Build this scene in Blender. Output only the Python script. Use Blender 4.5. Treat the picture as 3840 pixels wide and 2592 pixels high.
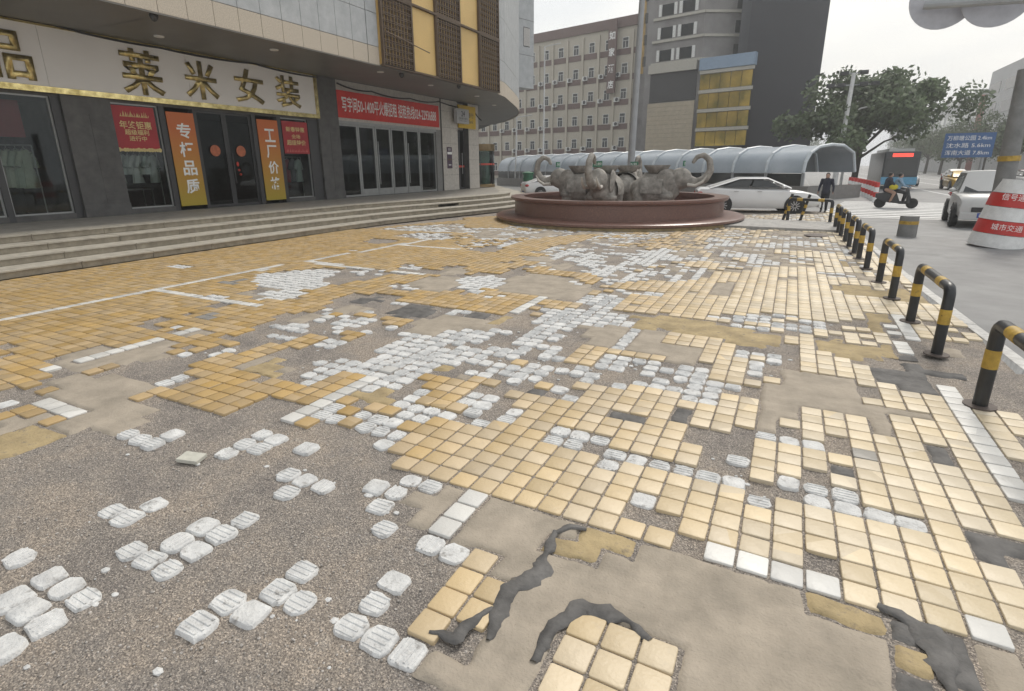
import bpy, bmesh, math, random
from math import sin, cos, pi, radians, hypot, atan2, sqrt
from mathutils import Vector, Matrix, noise
random.seed(11)
for o in list(bpy.data.objects): bpy.data.objects.remove(o)
S = bpy.context.scene
COL = S.collection
# ---------------------------------------------------------------- camera, light, exposure
W, H, FOC = 3840, 2592, 2006.18
YAW, PITCH, ROLL, CAMZ, PDY = .4712, .2852, .0076, 2.0455, -83.9
def _rot():
    cy, sy = cos(YAW), sin(YAW)
    f = Vector((-sy*cos(PITCH), cy*cos(PITCH), -sin(PITCH)))
    r = Vector((cy, sy, 0)); d = f.cross(r)
    return cos(ROLL)*r + sin(ROLL)*d, -sin(ROLL)*r + cos(ROLL)*d, f
CR, CD, CF = _rot()
cam = bpy.data.cameras.new('camera'); cam_o = bpy.data.objects.new('camera', cam); COL.objects.link(cam_o)
cam.sensor_width = 36; cam.lens = 36*FOC/W; cam.shift_y = PDY/W; cam.clip_start = .05; cam.clip_end = 3000
m3 = Matrix((CR, -CD, -CF)).transposed()
cam_o.matrix_world = Matrix.Translation((0, 0, CAMZ)) @ m3.to_4x4()
S.camera = cam_o
SUN_EL, SUN_AZ = 48.0, 9.0          # degrees; azimuth measured from +Y towards +X
sd = Vector((sin(radians(SUN_AZ))*cos(radians(SUN_EL)), cos(radians(SUN_AZ))*cos(radians(SUN_EL)), sin(radians(SUN_EL))))
sun = bpy.data.lights.new('sun', 'SUN'); sun.energy = 1.5; sun.angle = radians(14); sun.color = (1, .95, .87)
so = bpy.data.objects.new('sun', sun); COL.objects.link(so); so.rotation_euler = sd.to_track_quat('Z', 'Y').to_euler()
wd = bpy.data.worlds.new('World'); S.world = wd; wd.use_nodes = True
nt = wd.node_tree; N, L = nt.nodes, nt.links; N.clear()
out = N.new('ShaderNodeOutputWorld'); bg = N.new('ShaderNodeBackground'); sky = N.new('ShaderNodeTexSky')
sky.sky_type = 'NISHITA'; sky.sun_disc = False; sky.sun_elevation = radians(SUN_EL); sky.sun_rotation = radians(SUN_AZ)
sky.air_density = 2; sky.dust_density = 6; sky.ozone_density = 1
tc = N.new('ShaderNodeTexCoord'); mp = N.new('ShaderNodeMapping'); mp.inputs['Scale'].default_value = (1.2, 1.2, 3.6)
nz = N.new('ShaderNodeTexNoise'); nz.inputs['Scale'].default_value = 1.7; nz.inputs['Detail'].default_value = 5; nz.inputs['Roughness'].default_value = .48
cr = N.new('ShaderNodeValToRGB'); cr.color_ramp.elements[0].position = .34; cr.color_ramp.elements[1].position = .68
cr.color_ramp.elements[0].color = (6.0, 6.35, 6.8, 1); cr.color_ramp.elements[1].color = (9.3, 9.15, 8.75, 1)
mx = N.new('ShaderNodeMix'); mx.data_type = 'RGBA'; mx.inputs[0].default_value = .86
L.new(tc.outputs['Generated'], mp.inputs['Vector']); L.new(mp.outputs[0], nz.inputs['Vector']); L.new(nz.outputs['Fac'], cr.inputs[0])
L.new(sky.outputs[0], mx.inputs[6]); L.new(cr.outputs[0], mx.inputs[7]); L.new(mx.outputs[2], bg.inputs['Color'])
bg.inputs['Strength'].default_value = .1
L.new(bg.outputs[0], out.inputs['Surface'])
S.view_settings.view_transform = 'Standard'; S.view_settings.look = 'None'; S.view_settings.gamma = 1; S.view_settings.exposure = 0.5
S.view_settings.use_curve_mapping = False
S.render.engine = 'CYCLES'; S.cycles.max_bounces = 6; S.cycles.transparent_max_bounces = 12; S.cycles.volume_bounces = 0
def ray(x, y): return CR*((x-W/2)/FOC) + CD*((y-H/2-PDY)/FOC) + CF
def at(x, y, z=0.):
    d = ray(x, y); t = (z-CAMZ)/d.z; return Vector((d.x*t, d.y*t, z))
def atd(x, y, dist):
    d = ray(x, y); t = dist/hypot(d.x, d.y); return Vector((d.x*t, d.y*t, CAMZ+d.z*t))
# ---------------------------------------------------------------- materials
MATS = {}
def M(name, rgb, rough=.6, var=.12, scale=6., bump=0., spec=.5, metal=0., rgb2=None, detail=6, bscale=None, coat=0., emit=0., dirt=None):
    if name in MATS: return MATS[name]
    m = bpy.data.materials.new(name); m.use_nodes = True; t = m.node_tree; n, l = t.nodes, t.links
    p = n['Principled BSDF']; p.inputs['Roughness'].default_value = rough; p.inputs['Metallic'].default_value = metal
    p.inputs['Specular IOR Level'].default_value = spec; p.inputs['Coat Weight'].default_value = coat
    g = n.new('ShaderNodeNewGeometry')
    nn = n.new('ShaderNodeTexNoise'); nn.inputs['Scale'].default_value = scale; nn.inputs['Detail'].default_value = detail; nn.inputs['Roughness'].default_value = .62
    l.new(g.outputs['Position'], nn.inputs['Vector'])
    r = n.new('ShaderNodeValToRGB'); e = r.color_ramp.elements; e[0].position = .3; e[1].position = .7
    c2 = rgb2 or rgb
    e[0].color = tuple(max(0, c*(1-var)) for c in rgb)+(1,); e[1].color = tuple(min(1, c*(1+var)) for c in c2)+(1,)
    l.new(nn.outputs['Fac'], r.inputs[0]); colr = r.outputs[0]
    if dirt:
        n2 = n.new('ShaderNodeTexNoise'); n2.inputs['Scale'].default_value = dirt[1]; n2.inputs['Detail'].default_value = 8; n2.inputs['Roughness'].default_value = .7
        l.new(g.outputs['Position'], n2.inputs['Vector'])
        r2 = n.new('ShaderNodeValToRGB'); r2.color_ramp.elements[0].position = dirt[2]; r2.color_ramp.elements[1].position = dirt[2]+.14
        l.new(n2.outputs['Fac'], r2.inputs[0])
        mm = n.new('ShaderNodeMix'); mm.data_type = 'RGBA'; l.new(r2.outputs[0], mm.inputs[0]); l.new(colr, mm.inputs[6]); mm.inputs[7].default_value = tuple(dirt[0])+(1,)
        colr = mm.outputs[2]
    l.new(colr, p.inputs['Base Color'])
    if bump:
        b = n.new('ShaderNodeBump'); b.inputs['Strength'].default_value = bump; b.inputs['Distance'].default_value = .01
        nb = n.new('ShaderNodeTexNoise'); nb.inputs['Scale'].default_value = bscale or scale*8; nb.inputs['Detail'].default_value = 5
        l.new(g.outputs['Position'], nb.inputs['Vector']); l.new(nb.outputs['Fac'], b.inputs['Height']); l.new(b.outputs[0], p.inputs['Normal'])
    if emit: p.inputs['Emission Color'].default_value = tuple(rgb)+(1,); p.inputs['Emission Strength'].default_value = emit
    MATS[name] = m; return m
def glass(name, tint=(.55, .62, .6), alpha=.55, rough=.03):
    if name in MATS: return MATS[name]
    m = bpy.data.materials.new(name); m.use_nodes = True; t = m.node_tree; n, l = t.nodes, t.links; n.clear()
    o = n.new('ShaderNodeOutputMaterial'); tr = n.new('ShaderNodeBsdfTransparent'); tr.inputs[0].default_value = tuple(tint)+(1,)
    gl = n.new('ShaderNodeBsdfGlossy'); gl.inputs['Roughness'].default_value = rough; gl.inputs[0].default_value = (.9, .95, .95, 1)
    fr = n.new('ShaderNodeFresnel'); fr.inputs[0].default_value = 1.5
    a = n.new('ShaderNodeMixShader'); l.new(fr.outputs[0], a.inputs[0]); l.new(tr.outputs[0], a.inputs[1]); l.new(gl.outputs[0], a.inputs[2]); l.new(a.outputs[0], o.inputs[0])
    MATS[name] = m; return m
# ---------------------------------------------------------------- mesh helpers
class MB:
    def __init__(s): s.v = []; s.f = []; s.mi = []; s.cur = 0
    def quad(s, *p):
        b = len(s.v); s.v += [tuple(q) for q in p]; s.f.append(tuple(range(b, b+len(p)))); s.mi.append(s.cur); return s
    def box(s, x0, y0, z0, x1, y1, z1, mtx=None):
        b = len(s.v); P = [(x, y, z) for z in (z0, z1) for x, y in ((x0, y0), (x1, y0), (x1, y1), (x0, y1))]
        if mtx is not None: P = [tuple(mtx @ Vector(q)) for q in P]
        s.v += P
        for f in ((3, 2, 1, 0), (4, 5, 6, 7), (0, 1, 5, 4), (1, 2, 6, 5), (2, 3, 7, 6), (3, 0, 4, 7)): s.f.append(tuple(b+i for i in f)); s.mi.append(s.cur)
        return s
    def cbox(s, c, sx, sy, sz, mtx=None): return s.box(c[0]-sx/2, c[1]-sy/2, c[2]-sz/2, c[0]+sx/2, c[1]+sy/2, c[2]+sz/2, mtx)
    def prism(s, poly, z0, z1):
        b = len(s.v); n = len(poly); s.v += [(x, y, z0) for x, y in poly]+[(x, y, z1) for x, y in poly]
        s.f.append(tuple(b+i for i in range(n))[::-1]); s.f.append(tuple(b+n+i for i in range(n))); s.mi += [s.cur]*2
        for i in range(n): j = (i+1) % n; s.f.append((b+i, b+j, b+n+j, b+n+i)); s.mi.append(s.cur)
        return s
    def rings(s, R, cap=True, closed=True):
        b = len(s.v); n = len(R[0])
        for r in R: s.v += [tuple(q) for q in r]
        for k in range(len(R)-1):
            for i in range(n if closed else n-1):
                j = (i+1) % n; s.f.append((b+k*n+i, b+k*n+j, b+(k+1)*n+j, b+(k+1)*n+i)); s.mi.append(s.cur)
        if cap:
            s.f.append(tuple(b+i for i in range(n))[::-1]); s.f.append(tuple(b+(len(R)-1)*n+i for i in range(n))); s.mi += [s.cur]*2
        return s
    def tube(s, pts, r, n=8, cap=True):
        pts = [Vector(p) for p in pts]; R = []; up = None
        for i, p in enumerate(pts):
            d = (pts[min(i+1, len(pts)-1)]-pts[max(i-1, 0)]).normalized()
            if up is None: up = Vector((0, 0, 1)) if abs(d.z) < .9 else Vector((1, 0, 0))
            a = d.cross(up); a.normalize(); up2 = a.cross(d).normalized(); up = up2
            rr = r[i] if isinstance(r, (list, tuple)) else r
            R.append([p+a*(rr*cos(2*pi*k/n))+up2*(rr*sin(2*pi*k/n)) for k in range(n)])
        return s.rings(R, cap)
    def lathe(s, prof, n=32, c=(0, 0, 0), cap=True):
        return s.rings([[(c[0]+r*cos(2*pi*k/n), c[1]+r*sin(2*pi*k/n), c[2]+z) for k in range(n)] for r, z in prof], cap)
    def disc(s, c, nrm, r, n=20, thick=.01):
        c = Vector(c); d = Vector(nrm).normalized(); return s.tube([c-d*thick/2, c+d*thick/2], r, n)
    def ico(s, c, r, sub=1, sc=(1, 1, 1)):
        bm = bmesh.new(); bmesh.ops.create_icosphere(bm, subdivisions=sub, radius=r); b = len(s.v)
        bm.verts.index_update()
        s.v += [(c[0]+v.co.x*sc[0], c[1]+v.co.y*sc[1], c[2]+v.co.z*sc[2]) for v in bm.verts]
        for f in bm.faces: s.f.append(tuple(b+v.index for v in f.verts)); s.mi.append(s.cur)
        bm.free(); return s
    def mesh(s, name, mats):
        me = bpy.data.meshes.new(name); me.from_pydata(s.v, [], s.f)
        for m in (mats if isinstance(mats, (list, tuple)) else [mats]): me.materials.append(m)
        if any(s.mi): me.polygons.foreach_set('material_index', s.mi)
        me.update(); return me
    def build(s, name, mats, parent=None, smooth=None, loc=None, bevel=0):
        me = s.mesh(name, mats); o = link(name, me, parent, loc)
        if bevel:
            bm = bmesh.new(); bm.from_mesh(me); bmesh.ops.remove_doubles(bm, verts=bm.verts, dist=1e-5)
            bmesh.ops.bevel(bm, geom=[e for e in bm.edges if len(e.link_faces) == 2 and e.calc_face_angle(0) > .5], offset=bevel, segments=2, affect='EDGES', profile=.6, clamp_overlap=True)
            bm.to_mesh(me); bm.free()
        if smooth is not None: shade(me, smooth)
        return o
def shade(me, deg):
    bm = bmesh.new(); bm.from_mesh(me); bmesh.ops.remove_doubles(bm, verts=bm.verts, dist=1e-6)
    for f in bm.faces: f.smooth = True
    for e in bm.edges:
        if len(e.link_faces) == 2 and e.calc_face_angle(0) > radians(deg): e.smooth = False
    bm.to_mesh(me); bm.free()
def link(name, me, parent=None, loc=None):
    o = bpy.data.objects.new(name, me); COL.objects.link(o)
    if parent is not None: o.parent = parent
    if loc is not None: o.location = loc
    return o
def tag(o, label=None, cat=None, group=None, kind=None):
    if label: o['label'] = label
    if cat: o['category'] = cat
    if group: o['group'] = group
    if kind: o['kind'] = kind
    return o
def thing(name, label, cat, loc=(0, 0, 0), rz=0., group=None):
    o = bpy.data.objects.new(name, None); COL.objects.link(o); o.location = loc; o.rotation_euler = (0, 0, rz); o.empty_display_size = .2
    return tag(o, label, cat, group)
KIDS = {}
def copy_tree(o, loc, rz, label=None, group=None, scale=None):
    kids = {}
    for k in COL.objects:
        if k.parent is not None: kids.setdefault(k.parent, []).append(k)
    def cp(a, par):
        c = a.copy(); COL.objects.link(c); c.parent = par
        for k in kids.get(a, []): cp(k, c)
        return c
    r = cp(o, None); r.location = loc; r.rotation_euler = (0, 0, rz)
    if label: r['label'] = label
    if group: r['group'] = group
    if scale: r.scale = (scale,)*3
    return r
_fc = {}
def text_mesh(body, ext=.0, bold=0.):
    k = (body, ext, bold)
    if k in _fc: return _fc[k]
    c = bpy.data.curves.new('lettering', 'FONT'); c.body = body; c.extrude = ext; c.offset = bold; c.resolution_u = 2; c.align_x = 'CENTER'; c.align_y = 'CENTER'
    o = bpy.data.objects.new('lettering', c); COL.objects.link(o); bpy.context.view_layer.update()
    me = bpy.data.meshes.new_from_object(o.evaluated_get(bpy.context.evaluated_depsgraph_get()))
    bpy.data.objects.remove(o); _fc[k] = me; return me
def text(name, body, mat, parent, origin, xdir, ydir, w, h, ext=.0, bold=0.):
    """lettering fitted to a w x h box centred on origin, reading along xdir, up along ydir"""
    src = text_mesh(body, 0, bold); me = src.copy(); me.name = name
    xs = [v.co.x for v in me.vertices] or [0]; ys = [v.co.y for v in me.vertices] or [0]
    x0, x1, y0, y1 = min(xs), max(xs), min(ys), max(ys); X, Y, O = Vector(xdir).normalized(), Vector(ydir).normalized(), Vector(origin); Z = X.cross(Y)
    for v in me.vertices: v.co = O + X*((v.co.x-(x0+x1)/2)*w/max(1e-6, x1-x0)) + Y*((v.co.y-(y0+y1)/2)*h/max(1e-6, y1-y0)) + Z*.004
    if ext:
        bm = bmesh.new(); bm.from_mesh(me); r = bmesh.ops.extrude_face_region(bm, geom=bm.faces[:])
        bmesh.ops.translate(bm, verts=[g for g in r['geom'] if isinstance(g, bmesh.types.BMVert)], vec=Z*ext); bm.to_mesh(me); bm.free()
    me.materials.clear(); me.materials.append(mat); return link(name, me, parent)
def blob(name, prims, mats, voxel=.04, smooth=3, parent=None, extra=None):
    """one continuous surface grown from tapered capsules and ellipsoids; ('c',p0,r0,p1,r1,mat) / ('e',c,(rx,ry,rz),mat)"""
    b = MB()
    for p in prims:
        if p[0] == 'c':
            a, c = Vector(p[1]), Vector(p[3]); d = (c-a); Ln = max(d.length, 1e-4); d = d/Ln; R = []
            u = d.orthogonal().normalized(); w = d.cross(u)
            for t, base, r in [(-.92, a, p[2]), (-.6, a, p[2]), (0, a, p[2]), (0, c, p[4]), (.6, c, p[4]), (.92, c, p[4])]:
                q = sqrt(max(0, 1-t*t))*r; R.append([base+d*(t*r)+u*(q*cos(2*pi*k/12))+w*(q*sin(2*pi*k/12)) for k in range(12)])
            b.rings(R)
        else: b.ico(p[1], 1, 3, p[2])
    me = b.mesh(name, mats[0]); o = link(name, me)
    md = o.modifiers.new('r', 'REMESH'); md.mode = 'VOXEL'; md.voxel_size = voxel
    if smooth: s = o.modifiers.new('s', 'SMOOTH'); s.iterations = smooth; s.factor = .5
    bpy.context.view_layer.update()
    m2 = bpy.data.meshes.new_from_object(o.evaluated_get(bpy.context.evaluated_depsgraph_get())); bpy.data.objects.remove(o)
    m2.materials.clear()
    for m in mats: m2.materials.append(m)
    if len(mats) > 1:
        idx = []
        for f in m2.polygons:
            c = f.center; best = (1e9, 0)
            for p in prims:
                if p[0] == 'c':
                    a, e = Vector(p[1]), Vector(p[3]); ab = e-a; t = max(0, min(1, (c-a).dot(ab)/max(1e-9, ab.dot(ab)))); dd = (c-a-ab*t).length-(p[2]+(p[4]-p[2])*t); mi = p[5]
                else: q = p[2]; dd = (sqrt(sum(((c[i]-p[1][i])/q[i])**2 for i in range(3)))-1)*min(q); mi = p[3]
                if dd < best[0]: best = (dd, mi)
            idx.append(best[1])
        m2.polygons.foreach_set('material_index', idx)
    m2.polygons.foreach_set('use_smooth', [True]*len(m2.polygons)); m2.name = name; m2.update()
    return link(name, m2, parent)
# ================================================================ paving of the plaza
GU, GV = .165, .165*.958; OX, OY = -13.1587*.165, 15.943*.165; C0, R0 = -85, -20
MAP = ((0, 17, 3, 97, 0, 23),
(0, 17, 3, 97, 0, 23),
(0, 17, 3, 97, 0, 23),
(0, 17, 3, 97, 0, 23),
(0, 17, 3, 97, 0, 23),
(0, 17, 3, 97, 0, 23),
(0, 17, 3, 97, 0, 23),
(0, 17, 3, 63, 2, 1, 3, 33, 0, 23),
(0, 17, 3, 61, 2, 3, 3, 32, 0, 24),
(0, 17, 3, 59, 2, 1, 3, 1, 2, 3, 3, 32, 0, 24),
(0, 17, 3, 67, 2, 1, 3, 28, 0, 24),
(0, 17, 3, 62, 2, 3, 3, 2, 2, 2, 3, 7, 4, 2, 3, 18, 0, 24),
(0, 17, 3, 48, 4, 1, 5, 2, 3, 8, 2, 2, 3, 2, 2, 2, 3, 3, 2, 2, 3, 1, 2, 3, 4, 3, 1, 2, 4, 1, 3, 16, 0, 24),
(0, 17, 3, 45, 1, 1, 3, 1, 4, 1, 5, 3, 3, 9, 2, 1, 3, 2, 2, 2, 3, 3, 2, 1, 3, 2, 2, 1, 3, 1, 1, 1, 3, 1, 4, 2, 1, 3, 4, 2, 3, 14, 0, 24),
(0, 17, 3, 39, 1, 1, 3, 2, 1, 1, 3, 2, 1, 1, 4, 2, 5, 3, 3, 13, 2, 1, 3, 6, 2, 1, 3, 1, 1, 2, 4, 2, 1, 3, 4, 4, 3, 12, 0, 24),
(0, 17, 3, 36, 1, 6, 3, 1, 2, 1, 3, 1, 1, 2, 4, 1, 1, 1, 4, 2, 3, 22, 1, 2, 4, 2, 1, 3, 4, 6, 3, 10, 0, 24),
(0, 17, 3, 33, 1, 8, 3, 4, 7, 4, 4, 4, 2, 3, 3, 8, 2, 1, 3, 4, 2, 1, 3, 1, 2, 2, 1, 1, 4, 13, 3, 9, 0, 24),
(0, 17, 3, 30, 1, 12, 3, 1, 1, 1, 4, 9, 3, 2, 2, 1, 3, 3, 2, 1, 3, 3, 2, 3, 3, 2, 2, 1, 3, 1, 4, 1, 7, 1, 4, 13, 6, 1, 4, 2, 3, 8, 0, 24),
(0, 17, 3, 21, 7, 1, 3, 5, 1, 14, 3, 1, 4, 10, 3, 7, 2, 2, 3, 6, 2, 2, 4, 2, 7, 1, 4, 3, 5, 2, 4, 8, 5, 1, 6, 1, 4, 1, 3, 8, 0, 24),
(0, 17, 3, 21, 7, 1, 3, 2, 1, 9, 3, 1, 1, 5, 7, 1, 3, 2, 4, 7, 1, 1, 3, 9, 2, 2, 3, 1, 2, 1, 3, 5, 2, 2, 4, 1, 7, 1, 4, 4, 5, 2, 4, 5, 5, 2, 6, 2, 4, 1, 3, 8, 0, 24),
(0, 17, 3, 21, 7, 1, 1, 8, 3, 2, 1, 5, 3, 1, 4, 4, 1, 1, 3, 1, 4, 5, 1, 7, 3, 11, 1, 12, 3, 1, 7, 4, 1, 3, 7, 1, 3, 8, 0, 24),
(0, 17, 3, 18, 1, 3, 7, 1, 1, 15, 4, 2, 7, 1, 4, 2, 1, 1, 3, 5, 2, 1, 3, 1, 1, 6, 3, 3, 7, 1, 1, 1, 3, 4, 2, 1, 1, 11, 3, 2, 1, 4, 3, 1, 1, 5, 3, 7, 0, 24),
(0, 17, 3, 15, 1, 6, 7, 1, 1, 15, 4, 2, 7, 1, 4, 3, 3, 5, 2, 1, 3, 1, 1, 6, 3, 3, 7, 1, 2, 2, 1, 1, 2, 3, 1, 11, 2, 1, 1, 11, 3, 7, 0, 24),
(0, 17, 3, 12, 1, 9, 7, 1, 1, 15, 4, 2, 7, 1, 4, 4, 3, 4, 1, 11, 7, 1, 2, 1, 1, 1, 2, 3, 1, 24, 3, 7, 0, 24),
(0, 17, 3, 9, 1, 12, 7, 1, 1, 17, 7, 1, 4, 4, 3, 3, 1, 6, 3, 1, 1, 5, 7, 1, 1, 1, 3, 1, 1, 2, 2, 2, 1, 9, 2, 1, 1, 5, 2, 1, 1, 6, 6, 1, 3, 7, 0, 24),
(0, 17, 3, 6, 1, 15, 7, 1, 1, 17, 7, 1, 4, 3, 1, 1, 2, 1, 3, 2, 1, 3, 4, 1, 5, 3, 3, 2, 2, 1, 1, 2, 7, 1, 5, 3, 2, 4, 3, 1, 2, 1, 1, 3, 2, 2, 3, 1, 2, 6, 3, 2, 2, 4, 1, 1, 6, 2, 3, 6, 0, 24),
(0, 17, 3, 3, 1, 18, 7, 1, 1, 17, 7, 1, 4, 2, 1, 1, 3, 1, 1, 1, 3, 1, 2, 1, 1, 3, 4, 1, 5, 2, 4, 1, 3, 1, 2, 2, 1, 2, 7, 1, 2, 1, 5, 1, 3, 1, 2, 1, 1, 3, 2, 1, 3, 1, 2, 1, 1, 2, 2, 3, 1, 4, 3, 2, 1, 1, 2, 3, 1, 5, 3, 6, 0, 24),
(0, 17, 3, 1, 1, 20, 7, 1, 1, 23, 3, 1, 2, 1, 3, 1, 1, 2, 4, 1, 5, 1, 3, 3, 2, 2, 1, 2, 7, 1, 2, 2, 3, 1, 2, 1, 1, 2, 2, 2, 3, 1, 2, 1, 1, 9, 3, 1, 2, 1, 1, 2, 3, 1, 1, 6, 3, 6, 0, 24),
(0, 17, 1, 21, 7, 1, 1, 12, 3, 3, 1, 1, 3, 1, 7, 1, 4, 1, 1, 5, 3, 2, 1, 2, 3, 4, 2, 8, 3, 1, 1, 3, 2, 2, 3, 1, 1, 9, 3, 3, 1, 3, 6, 1, 1, 5, 3, 6, 0, 24),
(0, 17, 1, 21, 7, 1, 1, 11, 3, 2, 1, 2, 2, 1, 1, 1, 7, 1, 4, 2, 1, 1, 3, 5, 1, 2, 3, 5, 2, 4, 7, 1, 2, 2, 1, 4, 3, 2, 1, 6, 6, 2, 1, 2, 3, 3, 1, 9, 7, 1, 3, 5, 0, 24),
(0, 17, 1, 21, 7, 1, 1, 11, 3, 2, 1, 9, 3, 5, 1, 2, 3, 6, 2, 5, 3, 2, 4, 1, 1, 2, 3, 2, 6, 1, 3, 1, 2, 1, 1, 5, 6, 1, 1, 2, 3, 1, 2, 3, 3, 1, 8, 1, 1, 4, 7, 1, 3, 5, 0, 24),
(0, 17, 1, 21, 7, 1, 1, 22, 3, 2, 2, 3, 1, 2, 2, 2, 3, 4, 2, 5, 5, 1, 3, 1, 2, 2, 3, 1, 2, 1, 3, 1, 1, 1, 2, 1, 3, 1, 1, 5, 6, 1, 1, 3, 4, 1, 3, 1, 1, 1, 3, 1, 1, 3, 6, 1, 1, 1, 7, 1, 3, 5, 0, 24),
(0, 17, 1, 21, 7, 1, 1, 12, 3, 1, 1, 1, 8, 2, 1, 5, 3, 6, 1, 2, 2, 2, 3, 3, 2, 7, 3, 2, 2, 4, 3, 2, 1, 10, 4, 1, 1, 6, 6, 1, 1, 1, 7, 1, 3, 5, 0, 24),
(0, 17, 1, 21, 7, 1, 1, 14, 8, 1, 1, 6, 3, 1, 2, 4, 3, 4, 1, 1, 3, 3, 2, 13, 3, 2, 2, 1, 3, 1, 2, 1, 1, 3, 2, 2, 1, 2, 4, 2, 1, 3, 4, 1, 1, 3, 7, 1, 1, 1, 3, 4, 0, 24),
(0, 17, 1, 21, 7, 1, 1, 21, 3, 2, 2, 2, 3, 3, 2, 1, 1, 2, 3, 3, 2, 8, 3, 2, 1, 1, 2, 5, 3, 2, 2, 5, 1, 2, 4, 2, 1, 3, 4, 1, 1, 3, 7, 1, 1, 1, 3, 4, 0, 24),
(0, 17, 1, 21, 7, 1, 1, 11, 3, 2, 1, 7, 3, 2, 4, 2, 3, 3, 2, 1, 3, 2, 2, 1, 3, 3, 2, 4, 3, 1, 2, 5, 3, 4, 2, 1, 3, 4, 2, 1, 3, 1, 2, 2, 3, 2, 4, 6, 1, 3, 7, 1, 1, 1, 3, 4, 0, 24),
(0, 17, 1, 21, 7, 1, 1, 11, 3, 2, 1, 7, 3, 2, 4, 2, 2, 1, 3, 1, 2, 3, 3, 4, 2, 6, 3, 2, 2, 3, 3, 1, 2, 2, 1, 2, 2, 2, 3, 1, 2, 1, 3, 1, 2, 4, 3, 1, 4, 8, 1, 1, 7, 1, 1, 2, 3, 3, 0, 24),
(0, 17, 1, 21, 7, 8, 2, 3, 7, 6, 1, 5, 3, 1, 4, 2, 7, 1, 3, 1, 2, 3, 3, 2, 2, 1, 3, 1, 4, 3, 2, 4, 3, 3, 2, 1, 3, 1, 2, 1, 3, 1, 1, 2, 2, 2, 3, 1, 2, 4, 1, 3, 4, 5, 1, 4, 7, 1, 1, 2, 3, 3, 0, 24),
(0, 17, 1, 21, 7, 1, 1, 7, 2, 3, 1, 12, 3, 1, 2, 1, 1, 1, 2, 1, 3, 1, 2, 2, 3, 1, 1, 2, 3, 1, 4, 3, 2, 4, 3, 2, 2, 4, 3, 1, 1, 2, 2, 4, 3, 1, 2, 2, 1, 2, 3, 1, 1, 1, 4, 4, 3, 1, 1, 3, 7, 1, 1, 2, 3, 3, 0, 24),
(0, 17, 1, 21, 7, 1, 1, 12, 3, 1, 2, 1, 1, 8, 2, 1, 4, 2, 3, 1, 1, 2, 3, 1, 1, 3, 4, 5, 2, 3, 3, 2, 2, 2, 3, 3, 1, 6, 4, 2, 3, 1, 1, 2, 2, 1, 3, 1, 4, 4, 3, 1, 1, 3, 7, 1, 3, 5, 0, 24),
(0, 17, 1, 21, 7, 1, 1, 9, 4, 4, 2, 3, 1, 5, 3, 2, 4, 3, 2, 1, 3, 2, 6, 2, 3, 1, 4, 7, 2, 2, 3, 1, 2, 3, 3, 2, 4, 2, 2, 1, 4, 5, 1, 3, 2, 1, 3, 1, 4, 4, 1, 2, 6, 2, 7, 1, 3, 5, 0, 24),
(0, 17, 1, 21, 7, 1, 1, 9, 4, 1, 3, 1, 2, 5, 3, 1, 1, 4, 3, 2, 4, 3, 3, 2, 6, 4, 3, 1, 4, 6, 3, 3, 2, 3, 3, 2, 4, 2, 2, 1, 4, 5, 1, 3, 2, 1, 3, 2, 1, 4, 6, 3, 7, 1, 3, 5, 0, 24),
(0, 17, 1, 21, 7, 1, 1, 9, 3, 2, 2, 5, 1, 4, 3, 8, 6, 4, 3, 1, 4, 5, 5, 1, 3, 3, 2, 2, 3, 2, 4, 3, 2, 1, 4, 5, 1, 2, 2, 1, 1, 1, 2, 1, 3, 1, 1, 4, 6, 3, 3, 6, 0, 24),
(0, 17, 1, 21, 7, 1, 1, 2, 8, 3, 1, 3, 3, 1, 4, 3, 2, 4, 1, 4, 3, 2, 6, 2, 3, 4, 6, 4, 3, 1, 2, 1, 3, 1, 6, 2, 3, 1, 5, 1, 3, 3, 2, 3, 3, 1, 4, 3, 2, 1, 4, 2, 1, 5, 2, 3, 3, 1, 1, 4, 6, 3, 3, 6, 0, 24),
(0, 17, 1, 21, 7, 1, 1, 3, 8, 1, 1, 3, 2, 7, 1, 6, 3, 2, 6, 3, 3, 1, 2, 2, 6, 3, 3, 2, 2, 2, 6, 2, 3, 1, 5, 1, 3, 2, 2, 4, 4, 4, 2, 1, 4, 2, 1, 5, 3, 4, 1, 3, 3, 3, 6, 3, 3, 4, 0, 24),
(0, 17, 1, 21, 7, 1, 1, 3, 8, 1, 1, 1, 2, 10, 1, 5, 3, 3, 6, 1, 3, 2, 1, 12, 3, 3, 2, 6, 4, 2, 2, 1, 4, 2, 1, 4, 5, 3, 3, 2, 1, 2, 5, 2, 3, 2, 6, 1, 3, 6, 0, 24),
(0, 17, 1, 21, 7, 1, 1, 4, 2, 11, 1, 7, 3, 4, 1, 12, 7, 1, 3, 1, 1, 1, 2, 8, 5, 2, 3, 1, 5, 8, 3, 1, 1, 1, 5, 4, 3, 8, 0, 24),
(0, 17, 1, 8, 2, 4, 1, 9, 7, 1, 1, 3, 2, 12, 1, 23, 7, 1, 3, 2, 2, 8, 5, 11, 1, 2, 5, 5, 6, 1, 3, 5, 0, 25),
(0, 17, 1, 8, 2, 4, 1, 9, 7, 1, 1, 2, 2, 12, 3, 2, 1, 22, 7, 1, 1, 1, 2, 8, 3, 1, 5, 11, 1, 2, 5, 5, 7, 1, 3, 5, 0, 25),
(0, 17, 1, 21, 7, 1, 1, 2, 2, 10, 3, 4, 1, 6, 3, 3, 1, 13, 7, 1, 3, 1, 1, 2, 2, 6, 5, 10, 3, 3, 1, 1, 3, 1, 5, 1, 1, 2, 5, 1, 7, 1, 3, 2, 4, 1, 3, 2, 0, 25),
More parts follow.
